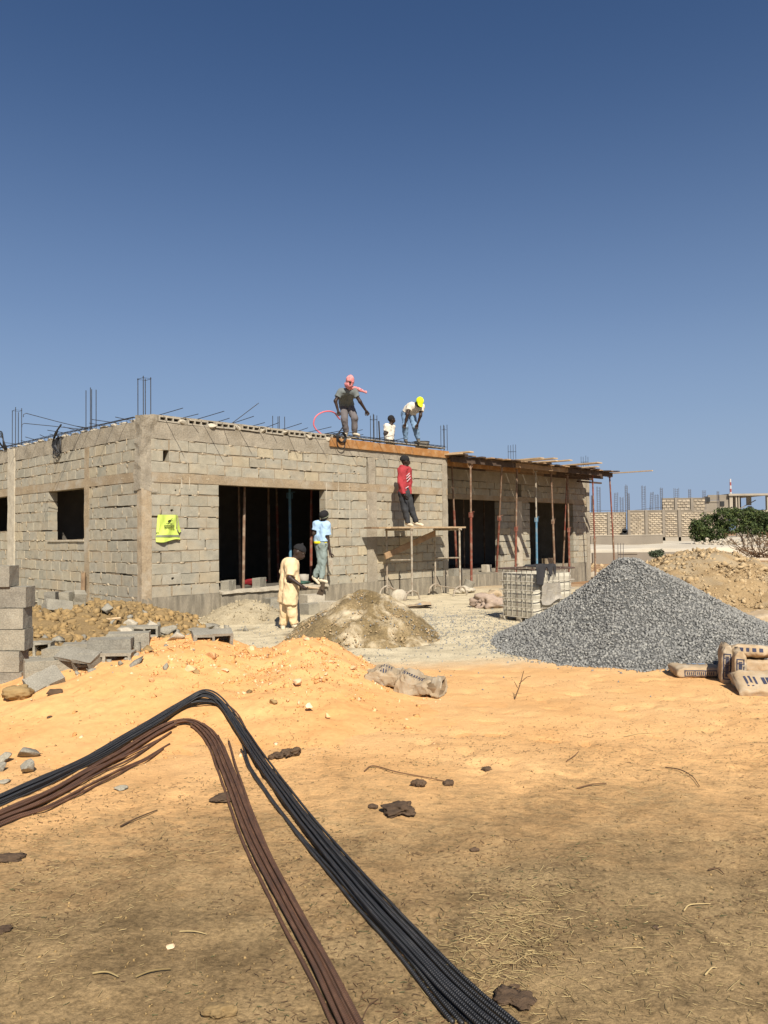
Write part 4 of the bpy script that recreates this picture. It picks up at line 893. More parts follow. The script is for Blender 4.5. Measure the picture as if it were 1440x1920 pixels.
# ================================================================== PORCH FORMWORK AND PROPS
cf = empty('porch_formwork', W(U_END, 0, 3.56), ANG)
tag(cf, 'timber formwork deck for the porch roof with uneven plank ends', 'formwork')
rg = random.Random(21)
for k, (v, a, b) in enumerate(((-0.13, 0.02, 8.9), (0.55, 0.02, 9.5), (1.2, 0.02, 9.9))):
    for j in range(3):
        x0 = a + (b - a) * j / 3; x1 = a + (b - a) * (j + 1) / 3 - 0.004
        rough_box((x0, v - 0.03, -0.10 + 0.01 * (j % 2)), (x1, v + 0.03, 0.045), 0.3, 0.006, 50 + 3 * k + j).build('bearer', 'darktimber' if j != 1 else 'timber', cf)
# vertical shutter ply hanging at the back of the deck near the house
rough_box((0.15, 0.30, -0.16), (3.9, 0.33, 0.02), 0.3, 0.003, 61).build('shutter_board', 'board', cf)
x = 0.03
while x < 9.75:
    wd = rg.uniform(0.16, 0.24); back = 1.56; front = -0.24 - rg.uniform(0.0, 0.24)
    if x > 8.9: front = (x - 8.9) * 1.6
    z = 0.05 + rg.uniform(0, 0.03)
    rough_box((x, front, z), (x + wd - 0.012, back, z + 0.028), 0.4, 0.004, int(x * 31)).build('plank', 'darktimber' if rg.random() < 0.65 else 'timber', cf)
    x += wd
# loose planks lying on the deck, pale ends towards the sun
def loose_plank(px, py, L, wd, yaw, label, mat='paletimber', z=3.66, back=0.0, group='loose planks on the porch deck'):
    u, _ = front_uz(px, py, -0.2)
    o = empty('loose_plank', W(u, -0.2, z), ANG + yaw)
    rough_box((-wd / 2, -L, 0), (wd / 2, back + 0.9, 0.035), 0.3, 0.004, int(px)).build('board', mat, o)
    return tag(o, label, 'plank', group)
loose_plank(852, 842, 0.55, 0.20, 0.05, 'pale plank end beside the orange formwork board')
loose_plank(846, 848, 0.35, 0.14, 0.25, 'short pale timber jutting out just under the first plank by the orange board', z=3.63)
loose_plank(968, 852, 0.85, 0.20, 0.06, 'pale plank left of the close pair on the porch deck')
loose_plank(990, 855, 0.95, 0.22, -0.02, 'upper plank of the close pair on the porch deck', z=3.68)
loose_plank(1002, 860, 0.75, 0.16, 0.05, 'lower plank of the close pair on the porch deck', z=3.65)
loose_plank(1018, 860, 0.95, 0.18, 0.02, 'pale plank right of the close pair on the porch deck', z=3.68)
loose_plank(1064, 867, 1.15, 0.30, -0.04, 'broad pale plank over the middle of the second porch opening', z=3.67)
loose_plank(1094, 872, 0.5, 0.2, 0.1, 'short pale plank end near the right end of the porch deck', z=3.66)
loose_plank(1158, 880, 1.25, 0.10, 0.03, 'long pale batten sticking far out at the right corner of the porch deck', z=3.60)
rough_box((0, -0.02, -0.16), (0.08, 1.0, -0.12), 0.3, 0.003, 5)
o = empty('dark_beam', W(18.6, 1.2, 3.36), ANG); rough_box((-0.9, -0.05, 0), (0.8, 0.03, 0.06), 0.3, 0.004, 77).build('timber', 'darktimber', o)
tag(o, 'thin dark timber poking out under the right end of the porch deck', 'beam')
o = empty('bent_rod', W(17.9, 0.3, 3.66), ANG); MB().tube([(-.6, 0, 0.03), (0.1, 0, 0.07), (0.5, -.05, 0.09), (0.52, -.05, 0.02)], 0.012, 6).build('rod', 'darksteel', o)
tag(o, 'bent dark steel rod lying at the right end of the porch deck', 'rod')

def prop(foot, head, low, up, frac, label, collar=True, fork=False, group='steel props holding up the porch formwork', r=1.0):
    foot, head = np.asarray(foot, float), np.asarray(head, float); d = head - foot; L = np.linalg.norm(d); d /= L
    o = empty('steel_prop', foot); j = L * frac
    MB().tube([d * 0.01, d * j], 0.034 * r, 10).build('outer_tube', low, o)
    MB().tube([d * (j - 0.1), d * (L - 0.012)], 0.026 * r, 10).build('inner_tube', up, o)
    MB().box((0, 0, 0.006), (0.13, 0.13, 0.01)).build('base_plate', low, o)
    mb_ = MB().box(d * L - np.array([0, 0, 0.006]), (0.12, 0.12, 0.01))
    if fork:
        for s_ in (-1, 1): mb_.tube([d * (L - 0.16), d * (L - 0.02) + FD * s_ * 0.11], 0.012, 6)
    mb_.build('head_plate', up, o)
    if collar:
        c = d * j; mb_ = MB().tube([c - d * 0.07, c + d * 0.05], 0.043 * r, 10)
        a = FD * 0.085; zv = np.array([0, 0, 1.0])
        mb_.tube([c + a * -1 + zv * -.07, c - a + zv * .05, c + a + zv * .05, c + a - zv * .07], 0.011, 6, closed=True)
        mb_.tube([c + FD * -0.03 + zv * .07, c + FD * 0.16 + zv * .08], 0.009, 6)
        mb_.build('collar', low, o)
    return tag(o, label, 'steel prop', group)
def porch_prop(pb, pt, v, low, up, frac, label, zb=0.0, zt=3.455, vt=None, **k):
    vt = v if vt is None else vt
    ub = front_uz(pb[0], pb[1], v)[0]; ut = front_uz(pt[0], pt[1], vt)[0]
    p = W(ub, v, 0); z = max(Tz(p[0], p[1]) if zb is None else zb, -0.3)
    return prop(W(ub, v, z), W(ut, vt, zt), low, up, frac, label, **k)
porch_prop((884, 1105), (882, 860), -0.10, 'propred', 'propbrown', 0.60, 'rusty prop with a forked head nearest the scaffold, planted left of the caged tank', zb=-0.02, fork=True)
porch_prop((931, 1080), (941, 870), 0.9, 'propred', 'propbrown', 0.53, 'leaning red brown prop between the forked prop and the caged tank', zb=0.36, vt=-0.1)
porch_prop((966, 1080), (969, 870), 0.35, 'propred', 'propbrown', 0.50, 'dark rusty prop before the pale pier between the two porch openings', zb=-0.1, vt=0.1)
porch_prop((1007, 1080), (1004, 872), 0.3, 'propblue', 'proppale', 0.58, 'blue steel prop with pale upper tube behind the caged tank', zb=-0.1, vt=0.1)
porch_prop((1041, 1080), (1033, 875), 0.3, 'propbrown', 'propbrown', 0.57, 'mortar caked prop right of the blue one with a crank collar', zb=-0.15, vt=0.1)
porch_prop((1068, 1080), (1064, 877), 0.2, 'propred', 'propbrown', 0.50, 'front red prop of the close pair at the right door jamb', zb=-0.18, vt=0.1)
porch_prop((1056, 1080), (1063, 890), 1.0, 'propbrown', 'propred', 0.42, 'thin rear prop of the close pair at the right door jamb', zb=0.3, r=0.8, vt=0.6, collar=False)
porch_prop((1117, 1085), (1111, 893), -0.05, 'propbrown', 'propred', 0.42, 'rusty prop standing clear just beyond the right end of the house', zb=-0.28)
porch_prop((1154, 1085), (1143, 888), -0.1, 'propbrown', 'propred', 0.45, 'outermost leaning prop at the free corner of the porch deck', zb=-0.3, collar=False)
porch_prop((857, 1062), (847, 870), 1.0, 'propred', 'propbrown', 0.60, 'dark to red prop in the shade against the house corner behind the scaffold', zb=0.36, vt=0.6, collar=False)
def inner_prop(pb, pt, v, low, up, frac, label, zb=0.40, **k):
    ub = front_uz(pb[0], pb[1], v)[0]; ut = front_uz(pt[0], pt[1], v)[0]
    return prop(W(ub, v, zb), W(ut, v, 3.59), low, up, frac, label, group='steel props inside the doorway', **k)
inner_prop((456, 1095), (460, 915), 0.55, 'propbrown', 'propbrown', 0.62, 'rusty prop standing in the sun at the left of the big doorway', r=0.9, collar=False)
inner_prop((545, 1085), (543, 920), 1.3, 'propblue', 'propblue', 0.66, 'blue prop with a wing collar inside the big doorway')
inner_prop((450, 1080), (447, 920), 2.1, 'propbrown', 'propbrown', 0.6, 'dim prop just left behind the sunlit rusty one', r=0.8, collar=False)
inner_prop((505, 1080), (503, 920), 2.2, 'propbrown', 'propbrown', 0.6, 'dim brown prop at the centre of the big doorway', collar=False)
inner_prop((522, 1080), (518, 920), 2.6, 'propred', 'propbrown', 0.6, 'dim reddish prop between the centre and the blue prop in the doorway', collar=False)
inner_prop((583, 1080), (585, 920), 1.0, 'propred', 'propred', 0.6, 'red prop in the doorway behind the man in the blue shirt', collar=False)
def porch_inner(px, label, v=3.0):
    u = front_uz(px, 1000, v)[0]; prop(W(u, v, 0.4), W(u, v, 3.69), 'propbrown', 'propbrown', 0.6, label, group='steel props inside the porch openings', collar=False, r=0.8)
porch_inner(870, 'dim prop in the first porch opening left of the forked prop'); porch_inner(908, 'dim pale prop in the middle of the first porch opening')
u_, v_ = 1.0, 0
o = prop(A0 + np.array([0, 0, 0.4]) + FD * 1.6 + LD * 2.75, A0 + np.array([0, 0, 3.59]) + FD * 1.6 + LD * 2.75, 'propbrown', 'propbrown', 0.5, 'rusty prop seen through the window of the left wall', group='steel props inside the doorway')
o = empty('loose_rail', W(1.0, 2.5, 0.4)); MB().tube([(0, 0, 0.0), LD * 1.15 + np.array([0, 0, 1.95])], 0.02, 6).build('tube', 'proppale', o)
tag(o, 'pale tube leaning slantwise behind the left wall window', 'tube')

# ================================================================== SCAFFOLD
def trestle(u, v_in, v_out, zt, label, ground_in, ground_out, mid_v=None):
    o = empty('trestle', W(u, v_out, ground_out), ANG); z0 = ground_out
    def leg(v, zg):
        MB().tube([(0, v - v_out, zg + 0.1 - z0), (0, v - v_out, zt - z0)], 0.024, 8).build('leg', 'scaf', o)
        pts = [(-0.02 + 0.02, v - v_out + 0.24 * math.cos(t), zg - z0 + 0.24 * math.sin(t)) for t in np.linspace(0, math.pi, 9)]
        pts = [(0.26 * math.cos(t), v - v_out - 0.0, zg - z0 + 0.22 * math.sin(t) ) for t in np.linspace(0, math.pi, 9)]
        MB().tube(pts, 0.022, 8).build('foot', 'scaf', o)
    leg(v_in, ground_in); leg(v_out, ground_out)
    MB().tube([(0, -0.06, zt - z0), (0, v_in - v_out + 0.04, zt - z0)], 0.026, 8).build('top_rail', 'scaf', o)
    MB().tube([(0, 0.02, zt * 0.5 + 0.12 - z0), (0, v_in - v_out - 0.02, zt * 0.5 + 0.10 - z0)], 0.02, 8).build('middle_rail', 'scaf', o)
    MB().tube([(0, 0.02, ground_out + 0.16 - z0), (0, v_in - v_out - 0.02, ground_in + 0.18 - z0)], 0.016, 8).build('bottom_rail', 'scaf', o)
    return tag(o, label, 'trestle', 'scaffold trestles under the red man')
V_IN, V_OUT, ZP = -0.22, -1.02, 1.66
uo1 = front_uz(772, 1040, V_OUT)[0]; uo2 = front_uz(862, 1040, V_OUT)[0]
trestle(uo1, V_IN, V_OUT, ZP, 'left scaffold trestle, with the slanting plank across it', 0.10, 0.02)
trestle(uo2, V_IN, V_OUT, ZP, 'right scaffold trestle overlapping the porch opening', 0.05, 0.02)
for k, (v, a, b, lab, m) in enumerate(((-0.34, -0.75, 0.35, 'scaffold plank closest to the wall', 'timber'), (-0.62, -0.55, 0.15, 'middle plank of the scaffold platform, under the red man', 'paletimber'), (-0.9, -0.42, 0.25, 'outer plank of the scaffold platform facing the camera', 'paletimber'))):
    o = empty('scaffold_plank', W(uo1 + a, v, ZP + 0.028), ANG)
    rough_box((0, -0.125, 0), (uo2 - uo1 - a + b, 0.125, 0.038), 0.25, 0.008, 90 + k).build('board', m, o); tag(o, lab, 'plank', 'planks of the scaffold platform')
p0 = W(uo1, V_OUT + 0.34, 0.98); p0 = at_depth(722, 1043, W(uo1 - 0.2, -0.45, 0)[1]); p1 = at_depth(815, 1000, W(uo2 - 0.3, -0.40, 0)[1])
d = p1 - p0; L = np.linalg.norm(d); o = empty('slanting_plank', p0)
ex = d / L; ey = np.cross([0, 0, 1.0], ex); ey /= np.linalg.norm(ey); ez = np.cross(ex, ey)
RB = np.stack([ex, ey, ez], 1)
rb = rough_box((0, -0.02, -0.07), (L, 0.02, 0.07), 0.2, 0.004, 99); rb.v = [q @ RB.T for q in rb.v]; rb.build('board', 'timber', o)
tag(o, 'plank slanting up under the scaffold platform', 'plank')

# ================================================================== THE VEST
def vest():
    u0, z1 = front_uz(292, 965, -0.03); ub, zb = front_uz(331, 1010, -0.03)
    zt_ = z1; hz = zt_ - 1.49
    o = empty('hi_vis_vest', W(0.51, -0.03, zt_), ANG)
    def side(t, s):      # half width from top to hem
        w_ = np.interp(t, [0, .25, .55, .72, .8, 1.0], [.20, .185, .175, .20, .225, .235]); return s * w_ - 0.01 + (0.02 if s > 0 else -0.0) * t
    tt = np.linspace(0, 1, 19); ss = np.linspace(0, 1, 13); G = np.zeros((19, 13, 3))
    for i, t in enumerate(tt):
        for j, q in enumerate(ss):
            x = side(t, -1) * (1 - q) + side(t, 1) * q
            hem = -0.02 * math.sin(q * 6.0) * (t > .95) - 0.03 * (1 - q) * (t > .95)
            G[i, j] = (x, -0.012 - 0.035 * math.sin(q * math.pi) * (0.4 + 0.6 * t) - 0.013 * math.sin(q * 9 + t * 6) - 0.010 * math.sin(q * 17 - t * 9), -t * hz + hem)
    def solid(G, name, mat, parent, th=0.006):
        mb_ = MB().grid(G[:, ::-1]); G2 = G.copy(); G2[..., 1] += th; mb_.grid(G2)
        edge = np.concatenate([G[0, :], G[1:, -1], G[-1, -2::-1], G[-2:0:-1, 0]]); e2 = edge + (0, th, 0); n = len(edge)
        mb_.add(np.concatenate([edge, e2]), [(k, (k + 1) % n, n + (k + 1) % n, n + k) for k in range(n)])
        return mb_.build(name, mat, parent, smooth=True)
    fr = solid(G, 'front_panel', 'vest', o)
    Gb = G[14:17].copy(); Gb[0, :, 2] = -hz * 0.80; Gb[1, :, 2] = -hz * .845; Gb[2, :, 2] = -hz * .89; Gb[..., 1] -= 0.006
    solid(Gb, 'reflective_band', 'vestband', o, 0.004)
    # right side flap hanging loose
    Gs = np.array([[(0.20, -0.01, 0.0), (0.21, -0.005, 0)], [(0.20, -0.03, -hz * .3), (0.235, 0.0, -hz * .3)], [(0.185, -0.035, -hz * .55), (0.265, -0.0, -hz * .55)], [(0.225, -0.03, -hz * .72), (0.285, 0, -hz * .66)]])
    solid(Gs, 'side_flap', 'vest', o, 0.005)
    Gs = np.array([[(-0.205, -0.005, 0.0), (-0.195, -0.012, 0)], [(-0.225, -0.002, -hz * .4), (-0.18, -0.03, -hz * .4)], [(-0.235, 0.0, -hz * .7), (-0.20, -0.03, -hz * .7)]])
    solid(Gs, 'side_flap', 'vest', o, 0.005)
    yf = lambda x, t: -0.012 - 0.035 * math.sin(max(0, min(1, (x + .2) / .4)) * math.pi) * (0.4 + 0.6 * t) - 0.037
    def patch(poly, t): return MB().add([(x, yf(x, t), z) for x, z in poly] + [(x, yf(x, t) + 0.003, z) for x, z in poly], [tuple(range(len(poly))), tuple(range(len(poly), 2 * len(poly)))[::-1]] + [(i, len(poly) + i, len(poly) + (i + 1) % len(poly), (i + 1) % len(poly)) for i in range(len(poly))])
    mb_ = patch([(-.045, -.145), (-.02, -.10), (.025, -.092), (.035, -.115), (-.01, -.135)], .25); mb_.v[0]
    em = patch([(.022, -.098), (.058, -.062), (.066, -.068), (.03, -.105)], .2); mb_.add(em.v[0], em.f)
    mb_.build('trowel_emblem', 'blackprint', o)
    mb_ = MB()
    def bar(x0, x1, z0, z1, t): q = patch([(x0, z0), (x1, z0), (x1, z1), (x0, z1)], t); mb_.add(q.v[0], q.f)
    for x in (-.07, -.055, -.04, -.025, .0, .015, .03, .045): bar(x, x + .010, -.170, -.158, .35)
    for x0, x1, z in ((-.105, .10, -.192), (-.105, .10, -.217), (-.105, .10, -.240)): bar(x0, 0, z - .004, z, .5); bar(0, x1, z - .004, z, .5)
    bar(-.105, -.095, -.24, -.192, .5); bar(.092, .10, -.24, -.192, .5)
    for k, x in enumerate(np.arange(-.09, .085, .013)):
        bar(x, x + (.006 if k % 3 else .009), -.212, -.199, .5)
        if k % 4 != 3: bar(x + .002, x + .009, -.235, -.223, .5)
    mb_.build('print', 'blackprint', o)
    tag(o, 'bright yellow safety vest hung flat on the block wall, grey band at its hem', 'vest')
vest()

# ================================================================== WATER TANK IN A CAGE
def cage_tank():
    c0 = ground_pt(1007, 1170); ex = np.array([0.78, 0.62]); ey = np.array([-0.62, 0.78]); Lx, Ly, Hh = 1.06, 0.88, 0.94
    o = empty('caged_tank', (c0[0], c0[1], c0[2] - 0.02), math.atan2(ex[1], ex[0]))
    def ring(m, r, z, n=5):
        pts = []
        for cx_, cy_, a0 in ((Lx - m - r, m + r, -90), (Lx - m - r, Ly - m - r, 0), (m + r, Ly - m - r, 90), (m + r, m + r, 180)):
            for t in np.linspace(0, 90, n): a_ = math.radians(a0 + t); pts.append((cx_ + r * math.cos(a_), cy_ + r * math.sin(a_), z))
        return pts
    zs = [0.09, 0.12, 0.19, 0.26, 0.28, 0.34, 0.41, 0.43, 0.49, 0.56, 0.58, 0.64, 0.72, 0.74, 0.80, 0.86]; ms = [.06, .03, .018, .028, .03, .018, .028, .03, .018, .028, .03, .018, .028, .03, .02, .03]
    rings = []
    for z, m in zip(zs, ms): rings.append(ring(m, 0.13, z))
    R_ = np.array(rings); k = R_.shape[1]
    # vertical flutes
    mb_ = MB(); n = len(zs)
    V_ = R_.reshape(-1, 3); Fc = [(i * k + q, i * k + (q + 1) % k, (i + 1) * k + (q + 1) % k, (i + 1) * k + q) for i in range(n - 1) for q in range(k)]
    Fc.append(tuple(range(k))[::-1])
    inn = np.array([ring(.045, 0.12, .86), ring(.045, .12, .30)]).reshape(-1, 3); o1 = len(V_)
    Fc += [((n - 1) * k + q, (n - 1) * k + (q + 1) % k, o1 + (q + 1) % k, o1 + q) for q in range(k)]
    Fc += [(o1 + q, o1 + (q + 1) % k, o1 + k + (q + 1) % k, o1 + k + q) for q in range(k)] + [tuple(o1 + k + q for q in range(k))]
    mb_.add(np.concatenate([V_, inn]), Fc).build('tank', 'tank', o, smooth=False)
    for i, z in enumerate((0.11, 0.27, 0.42, 0.57, 0.73)):
        g = np.array(ring(-0.012, 0.09, z)); g[:, 2] += 0.008 * np.sin(g[:, 0] * 5 + i)
        MB().tube(g, 0.0085, 6, closed=True).build('cage_rail', 'cage', o)
    MB().tube(np.array(ring(-0.012, 0.08, Hh)), 0.015, 6, closed=True).build('top_rim', 'cagetop', o)
    for side in range(4):
        for t in (np.linspace(0.14, 0.86, 6) if side in (0, 2) else np.linspace(0.12, 0.88, 7)):
            w_ = random.uniform(-0.01, 0.01)
            if side == 0: p = (t * Lx, 0.002)
            elif side == 1: p = (Lx - 0.002, t * Ly)
            elif side == 2: p = (t * Lx, Ly - 0.002)
            else: p = (0.002, t * Ly)
            MB().tube([(p[0], p[1], 0.10), (p[0] + w_, p[1], 0.5), (p[0], p[1], Hh)], 0.005, 6).build('cage_bar', 'cagetop' if random.random() < 0.2 else 'cage', o)
    for (x, y) in ((0.06, 0.06), (Lx - .06, 0.06), (0.06, Ly - .06), (Lx - .06, Ly - .06), (0.06, Ly / 2), (Lx / 2, .06)): MB().box((x, y, 0.05), (0.09, 0.09, 0.11), jit=0.004).build('foot', 'cage', o)
    # crumpled label plate wired to the right-hand face
    xx = np.linspace(0.10, 0.60, 18); zz = np.linspace(0.70, 0.38, 12); G = np.zeros((12, 18, 3))
    for i, z in enumerate(zz):
        for j, x in enumerate(xx): G[i, j] = (x, -0.03 - 0.012 * math.sin(x * 17 + z * 9) - 0.012 * fbm(np.array([x * 7, z * 7, 0]), 3, 4) - (0.05 * max(0, (0.44 - z) / .1)), z - 0.05 * math.sin(x * 8) * (i / 11))
    mb_ = MB().grid(G[:, ::-1]); G2 = G + (0, 0.005, 0); mb_.grid(G2); mb_.build('label_plate', 'foil', o, smooth=True)
    tag(o, 'open topped dirty white water tank in a bent tube cage beside the gravel', 'tank')
    return o, c0
tank, TC = cage_tank()
def draped_cloth():
    o = empty('dark_cloth', tank.matrix_world @ Vector((0, 0, 0)) if False else tank.location + Vector((0, 0, 0.95)), tank.rotation_euler[2])
    G = np.zeros((16, 18, 3)); rgc = np.random.default_rng(4)
    for i in range(16):
        for j in range(18):
            a_, b_ = i / 15, j / 17                                 # a: across the rim, b: along
            x = -0.05 + 0.52 * b_; y = -0.10 + 0.32 * a_
            d = max(0, (0.24 - a_) / .24); z = 0.04 + 0.03 * math.sin(b_ * 8) * (1 - d) + 0.025 * fbm(np.array([a_ * 4, b_ * 5, 0.0]), 3, 9)
            drop = 0.30 * (1 if b_ < .35 else .35 + .3 * math.sin(b_ * 20)) * d ** 1.1
            G[i, j] = (x + .03 * math.sin(a_ * 5), y + 0.06 * d + 0.02 * math.sin(b_ * 15) * d, z - drop)
    mb_ = MB().grid(G); G2 = G.copy(); G2[..., 2] += 0.012; G2[:3, :, 1] -= 0.008; mb_.grid(G2[:, ::-1])
    edge = lambda H_: np.concatenate([H_[0, :], H_[1:, -1], H_[-1, -2::-1], H_[-2:0:-1, 0]])
    e1, e2 = edge(G), edge(G2); n = len(e1); mb_.add(np.concatenate([e1, e2]), [(k, n + k, n + (k + 1) % n, (k + 1) % n) for k in range(n)])
    mb_.build('cloth', 'darkcloth', o, smooth=True); tag(o, 'charcoal cloth thrown over the corner of the caged tank', 'cloth')
draped_cloth()

# ================================================================== PEOPLE
def person(label, D, jp, face, look, root, top_mat, leg_mat, shoe_mat, sleeve=0.9, hem=None, scale=1.0, shirt_r=1.0, leg_r=1.0, glove=None, toe_dir=None, long_sleeve=False, legs=True, seed=1, hands=('l', 'r'), group=None):
    """jp: joint -> (px, py, depth offset); one continuous body mesh with clothing as children"""
    J = {k: at_depth(p[0], p[1], D + (p[2] if len(p) > 2 else 0)) for k, p in jp.items()}
    s = scale; o = empty('person', root); base = np.asarray(root, float)
    fd = np.asarray(face, float); fd /= np.linalg.norm(fd)
    up0 = J['head'] - J['neck']; up0 = up0 / np.linalg.norm(up0)
    sd = np.cross(fd, up0); sd /= np.linalg.norm(sd); up = np.cross(sd, fd)
    BF = np.stack([sd, fd, up])                     # rows: side, face, up
    hc = J['head']
    hp = lambda x, y, z: hc + (sd * x + fd * y + up * z) * s
    msh = (J['shl'] + J['shr']) / 2; mhp = (J['hipl'] + J['hipr']) / 2; ws = J['waist']
    pr = [('e', hp(0, -0.01, 0.02), np.array([.077, .098, .105]) * s, BF), ('e', hp(0, 0.035, -0.05), np.array([.055, .058, .062]) * s, BF),
          ('c', hp(0, 0.085, 0.005), hp(0, 0.108, -0.028), .010 * s, .017 * s), ('e', hp(0, .088, -.062), np.array([.026, .016, .014]) * s, BF),
          ('e', hp(0, .082, .032), np.array([.05, .018, .012]) * s, BF), ('c', hp(0, 0.0, -0.05), J['neck'], .052 * s, .057 * s),
          ('e', hp(.078, -.01, -.01), np.array([.012, .022, .032]) * s, BF), ('e', hp(-.078, -.01, -.01), np.array([.012, .022, .032]) * s, BF),
          ('c', J['neck'], msh, .055 * s, .075 * s), ('c', J['shl'], J['shr'], .062 * s, .062 * s)]
    for q in ('l', 'r'):
        a, b = J['sh' + q], J['hip' + q]; a2 = a * .72 + msh * .28
        pr += [('c', a2, ws + (b - mhp) * .8, .088 * s, .088 * s), ('c', ws + (b - mhp) * .8, b, .088 * s, .095 * s),
               ('c', J['sh' + q], J['el' + q], .052 * s, .040 * s), ('c', J['el' + q], J['ha' + q], .041 * s, .026 * s)]
        if legs: pr += [('c', J['hip' + q], J['kn' + q], .085 * s, .056 * s), ('c', J['kn' + q], J['an' + q], .055 * s, .037 * s), ('c', J['an' + q], J['to' + q] * .8 + J['an' + q] * .2, .036 * s, .03 * s)]
    Vb, Fb = sdf_mesh(pr, 0.013, 0.028 * s)
    Vall, Fall = [Vb], [Fb]; nn_ = len(Vb)
    for q in ('l', 'r'):                            # palms with four bent fingers and a thumb
        wst = J['ha' + q]; d = wst - J['el' + q]; d /= np.linalg.norm(d)
        sx = np.cross(d, fd); sx = sx / max(np.linalg.norm(sx), 1e-3); nz = np.cross(sx, d)
        cu = np.array(jp.get('curl', 0.5)) if not isinstance(jp.get('curl', 0.5), tuple) else .5
        hpz = [('c', wst - d * .03 * s, wst + d * .02 * s, .027 * s, .028 * s), ('c', wst + (d * .03 + sx * .018) * s, wst + (d * .075 + sx * .022) * s, .021 * s, .018 * s), ('c', wst + (d * .03 - sx * .018) * s, wst + (d * .075 - sx * .022) * s, .021 * s, .018 * s)]
        for f_, ln in zip((-.031, -.0105, .0105, .031), (.058, .074, .080, .07)):
            k0 = wst + (d * .082 + sx * f_) * s; k1 = k0 + (d * .55 + nz * .35) * ln * s * .62; k2 = k1 + (d * .15 + nz * .75) * ln * s * .5
            hpz += [('c', k0, k1, .0105 * s, .0095 * s), ('c', k1, k2, .0095 * s, .008 * s)]
        t0 = wst + (d * .03 + sx * .03) * s; t1 = t0 + (d * .035 + sx * .028 + nz * .02) * s; t2 = t1 + (d * .03 + nz * .02) * s
        hpz += [('c', t0, t1, .013 * s, .012 * s), ('c', t1, t2, .012 * s, .0095 * s)]
        Vh, Fh = sdf_mesh(hpz, 0.0055, 0.004)
        if glove and q in glove[1]:
            link('glove', np_mesh('glove', Vh - base, Fh), glove[0], o, True)
        Vall.append(Vh); Fall.append(Fh + nn_); nn_ += len(Vh)
    Vb = np.concatenate(Vall)
    if glove: pass
    link('body', np_mesh('body', Vb - base, np.concatenate(Fall)), 'skin', o, True)
    for x in (-.032, .032):
        V_, F_ = ico(2); link('eye', np_mesh('eye', V_ * .0095 * s + hp(x, .0815, .010) - base, F_), 'eyewhite', o, True)
    # trousers
    if legs:
        tp = [('c', J['hipl'], J['hipr'], .108 * s * leg_r, .108 * s * leg_r), ('c', ws * .35 + mhp * .65, mhp, .105 * s, .11 * s)]; sub = []
        for q in ('l', 'r'):
            tp += [('c', J['hip' + q], J['kn' + q], .100 * s * leg_r, .076 * s * leg_r), ('c', J['kn' + q], J['an' + q], .075 * s * leg_r, .062 * s * leg_r)]
            dd = J['an' + q] - J['kn' + q]; sub.append((J['an' + q], .17, J['an' + q] - dd / np.linalg.norm(dd) * .01, dd))
        Vt, Ft = sdf_mesh(tp, 0.013, 0.03 * s, noise=(0.024, (14, 14, 11), seed), sub=sub)
        link('trousers', np_mesh('trousers', Vt - base, Ft), leg_mat, o, True)
        for q in ('l', 'r'):
            a, t = J['an' + q], J['to' + q]; dr = t - a; L = np.linalg.norm(dr); dr /= L
            Vs, Fs = sdf_mesh([('c', a - dr * .045 * s + np.array([0, 0, -.02]), t - dr * .03 * s, .044 * s, .035 * s), ('c', a, a + np.array([0, 0, -.02]), .045 * s, .045 * s)], 0.011, 0.02)
            link('shoe', np_mesh('shoe', Vs - base, Fs), shoe_mat, o, True)
    # top
    hp_ = hem if hem is not None else 0.0
    sp = [('c', J['neck'] * .35 + msh * .65, msh, .082 * s, .092 * s), ('c', J['shl'], J['shr'], .080 * s, .080 * s)]; sub = []
    dn = mhp - ws; dn /= np.linalg.norm(dn); hemc = mhp + dn * hp_
    for q in ('l', 'r'):
        a, b = J['sh' + q], J['hip' + q] + dn * (hp_ + .02); a2 = a * .72 + msh * .28; wq = ws + (J['hip' + q] - mhp) * .8
        sp += [('c', a2, wq, .108 * s * shirt_r, .108 * s * shirt_r), ('c', wq, b, .110 * s * shirt_r, .118 * s * shirt_r)]
        if long_sleeve:
            sp += [('c', a, J['el' + q], .075 * s, .060 * s), ('c', J['el' + q], J['ha' + q], .060 * s, .043 * s)]
            dv = J['ha' + q] - J['el' + q]; sub.append((J['ha' + q], .11, J['ha' + q] - dv * .10, dv))
        else:
            e = a + (J['el' + q] - a) * sleeve; sp += [('c', a, e, .076 * s, .072 * s)]; dv = J['el' + q] - a
            sub.append((e, .105, a + dv * (sleeve - .06), dv))
    Vt, Ft = sdf_mesh(sp, 0.013, 0.035 * s, noise=(0.026, (12, 12, 9), seed + 40), planes=[(hemc, dn)] , sub=sub)
    link('shirt', np_mesh('shirt', Vt - base, Ft), top_mat, o, True)
    tag(o, label, 'person', group)
    return o, J, hp, BF, base
def cap(o, J, hp, BF, base, mat, brim=None, knob=False, beanie=False, name='cap', s=1.0):
    pr = [('e', hp(0, -0.012, 0.045), np.array([.092, .112, .098]) * s, BF)]
    pl = [(hp(0, 0, 0.035 if not beanie else 0.015), -BF[2] + BF[1] * -.12 * (1 if beanie else 0))]
    if beanie: pr.append(('e', hp(0, -.05, .06), np.array([.085, .09, .085]) * s, BF))
    if brim: pr.append(('e', hp(0, .115, .03), np.array([.07, .075, .022]) * s, BF)); pl = []
    if knob: pr.append(('e', hp(0, -.01, .15), np.array([.018, .018, .02]) * s, BF))
    if brim: pl = [(hp(0, 0, 0.012), -BF[2])]
    V_, F_ = sdf_mesh(pr, 0.009, 0.015, planes=pl)
    return link(name, np_mesh(name, V_ - base, F_), mat, o, True)

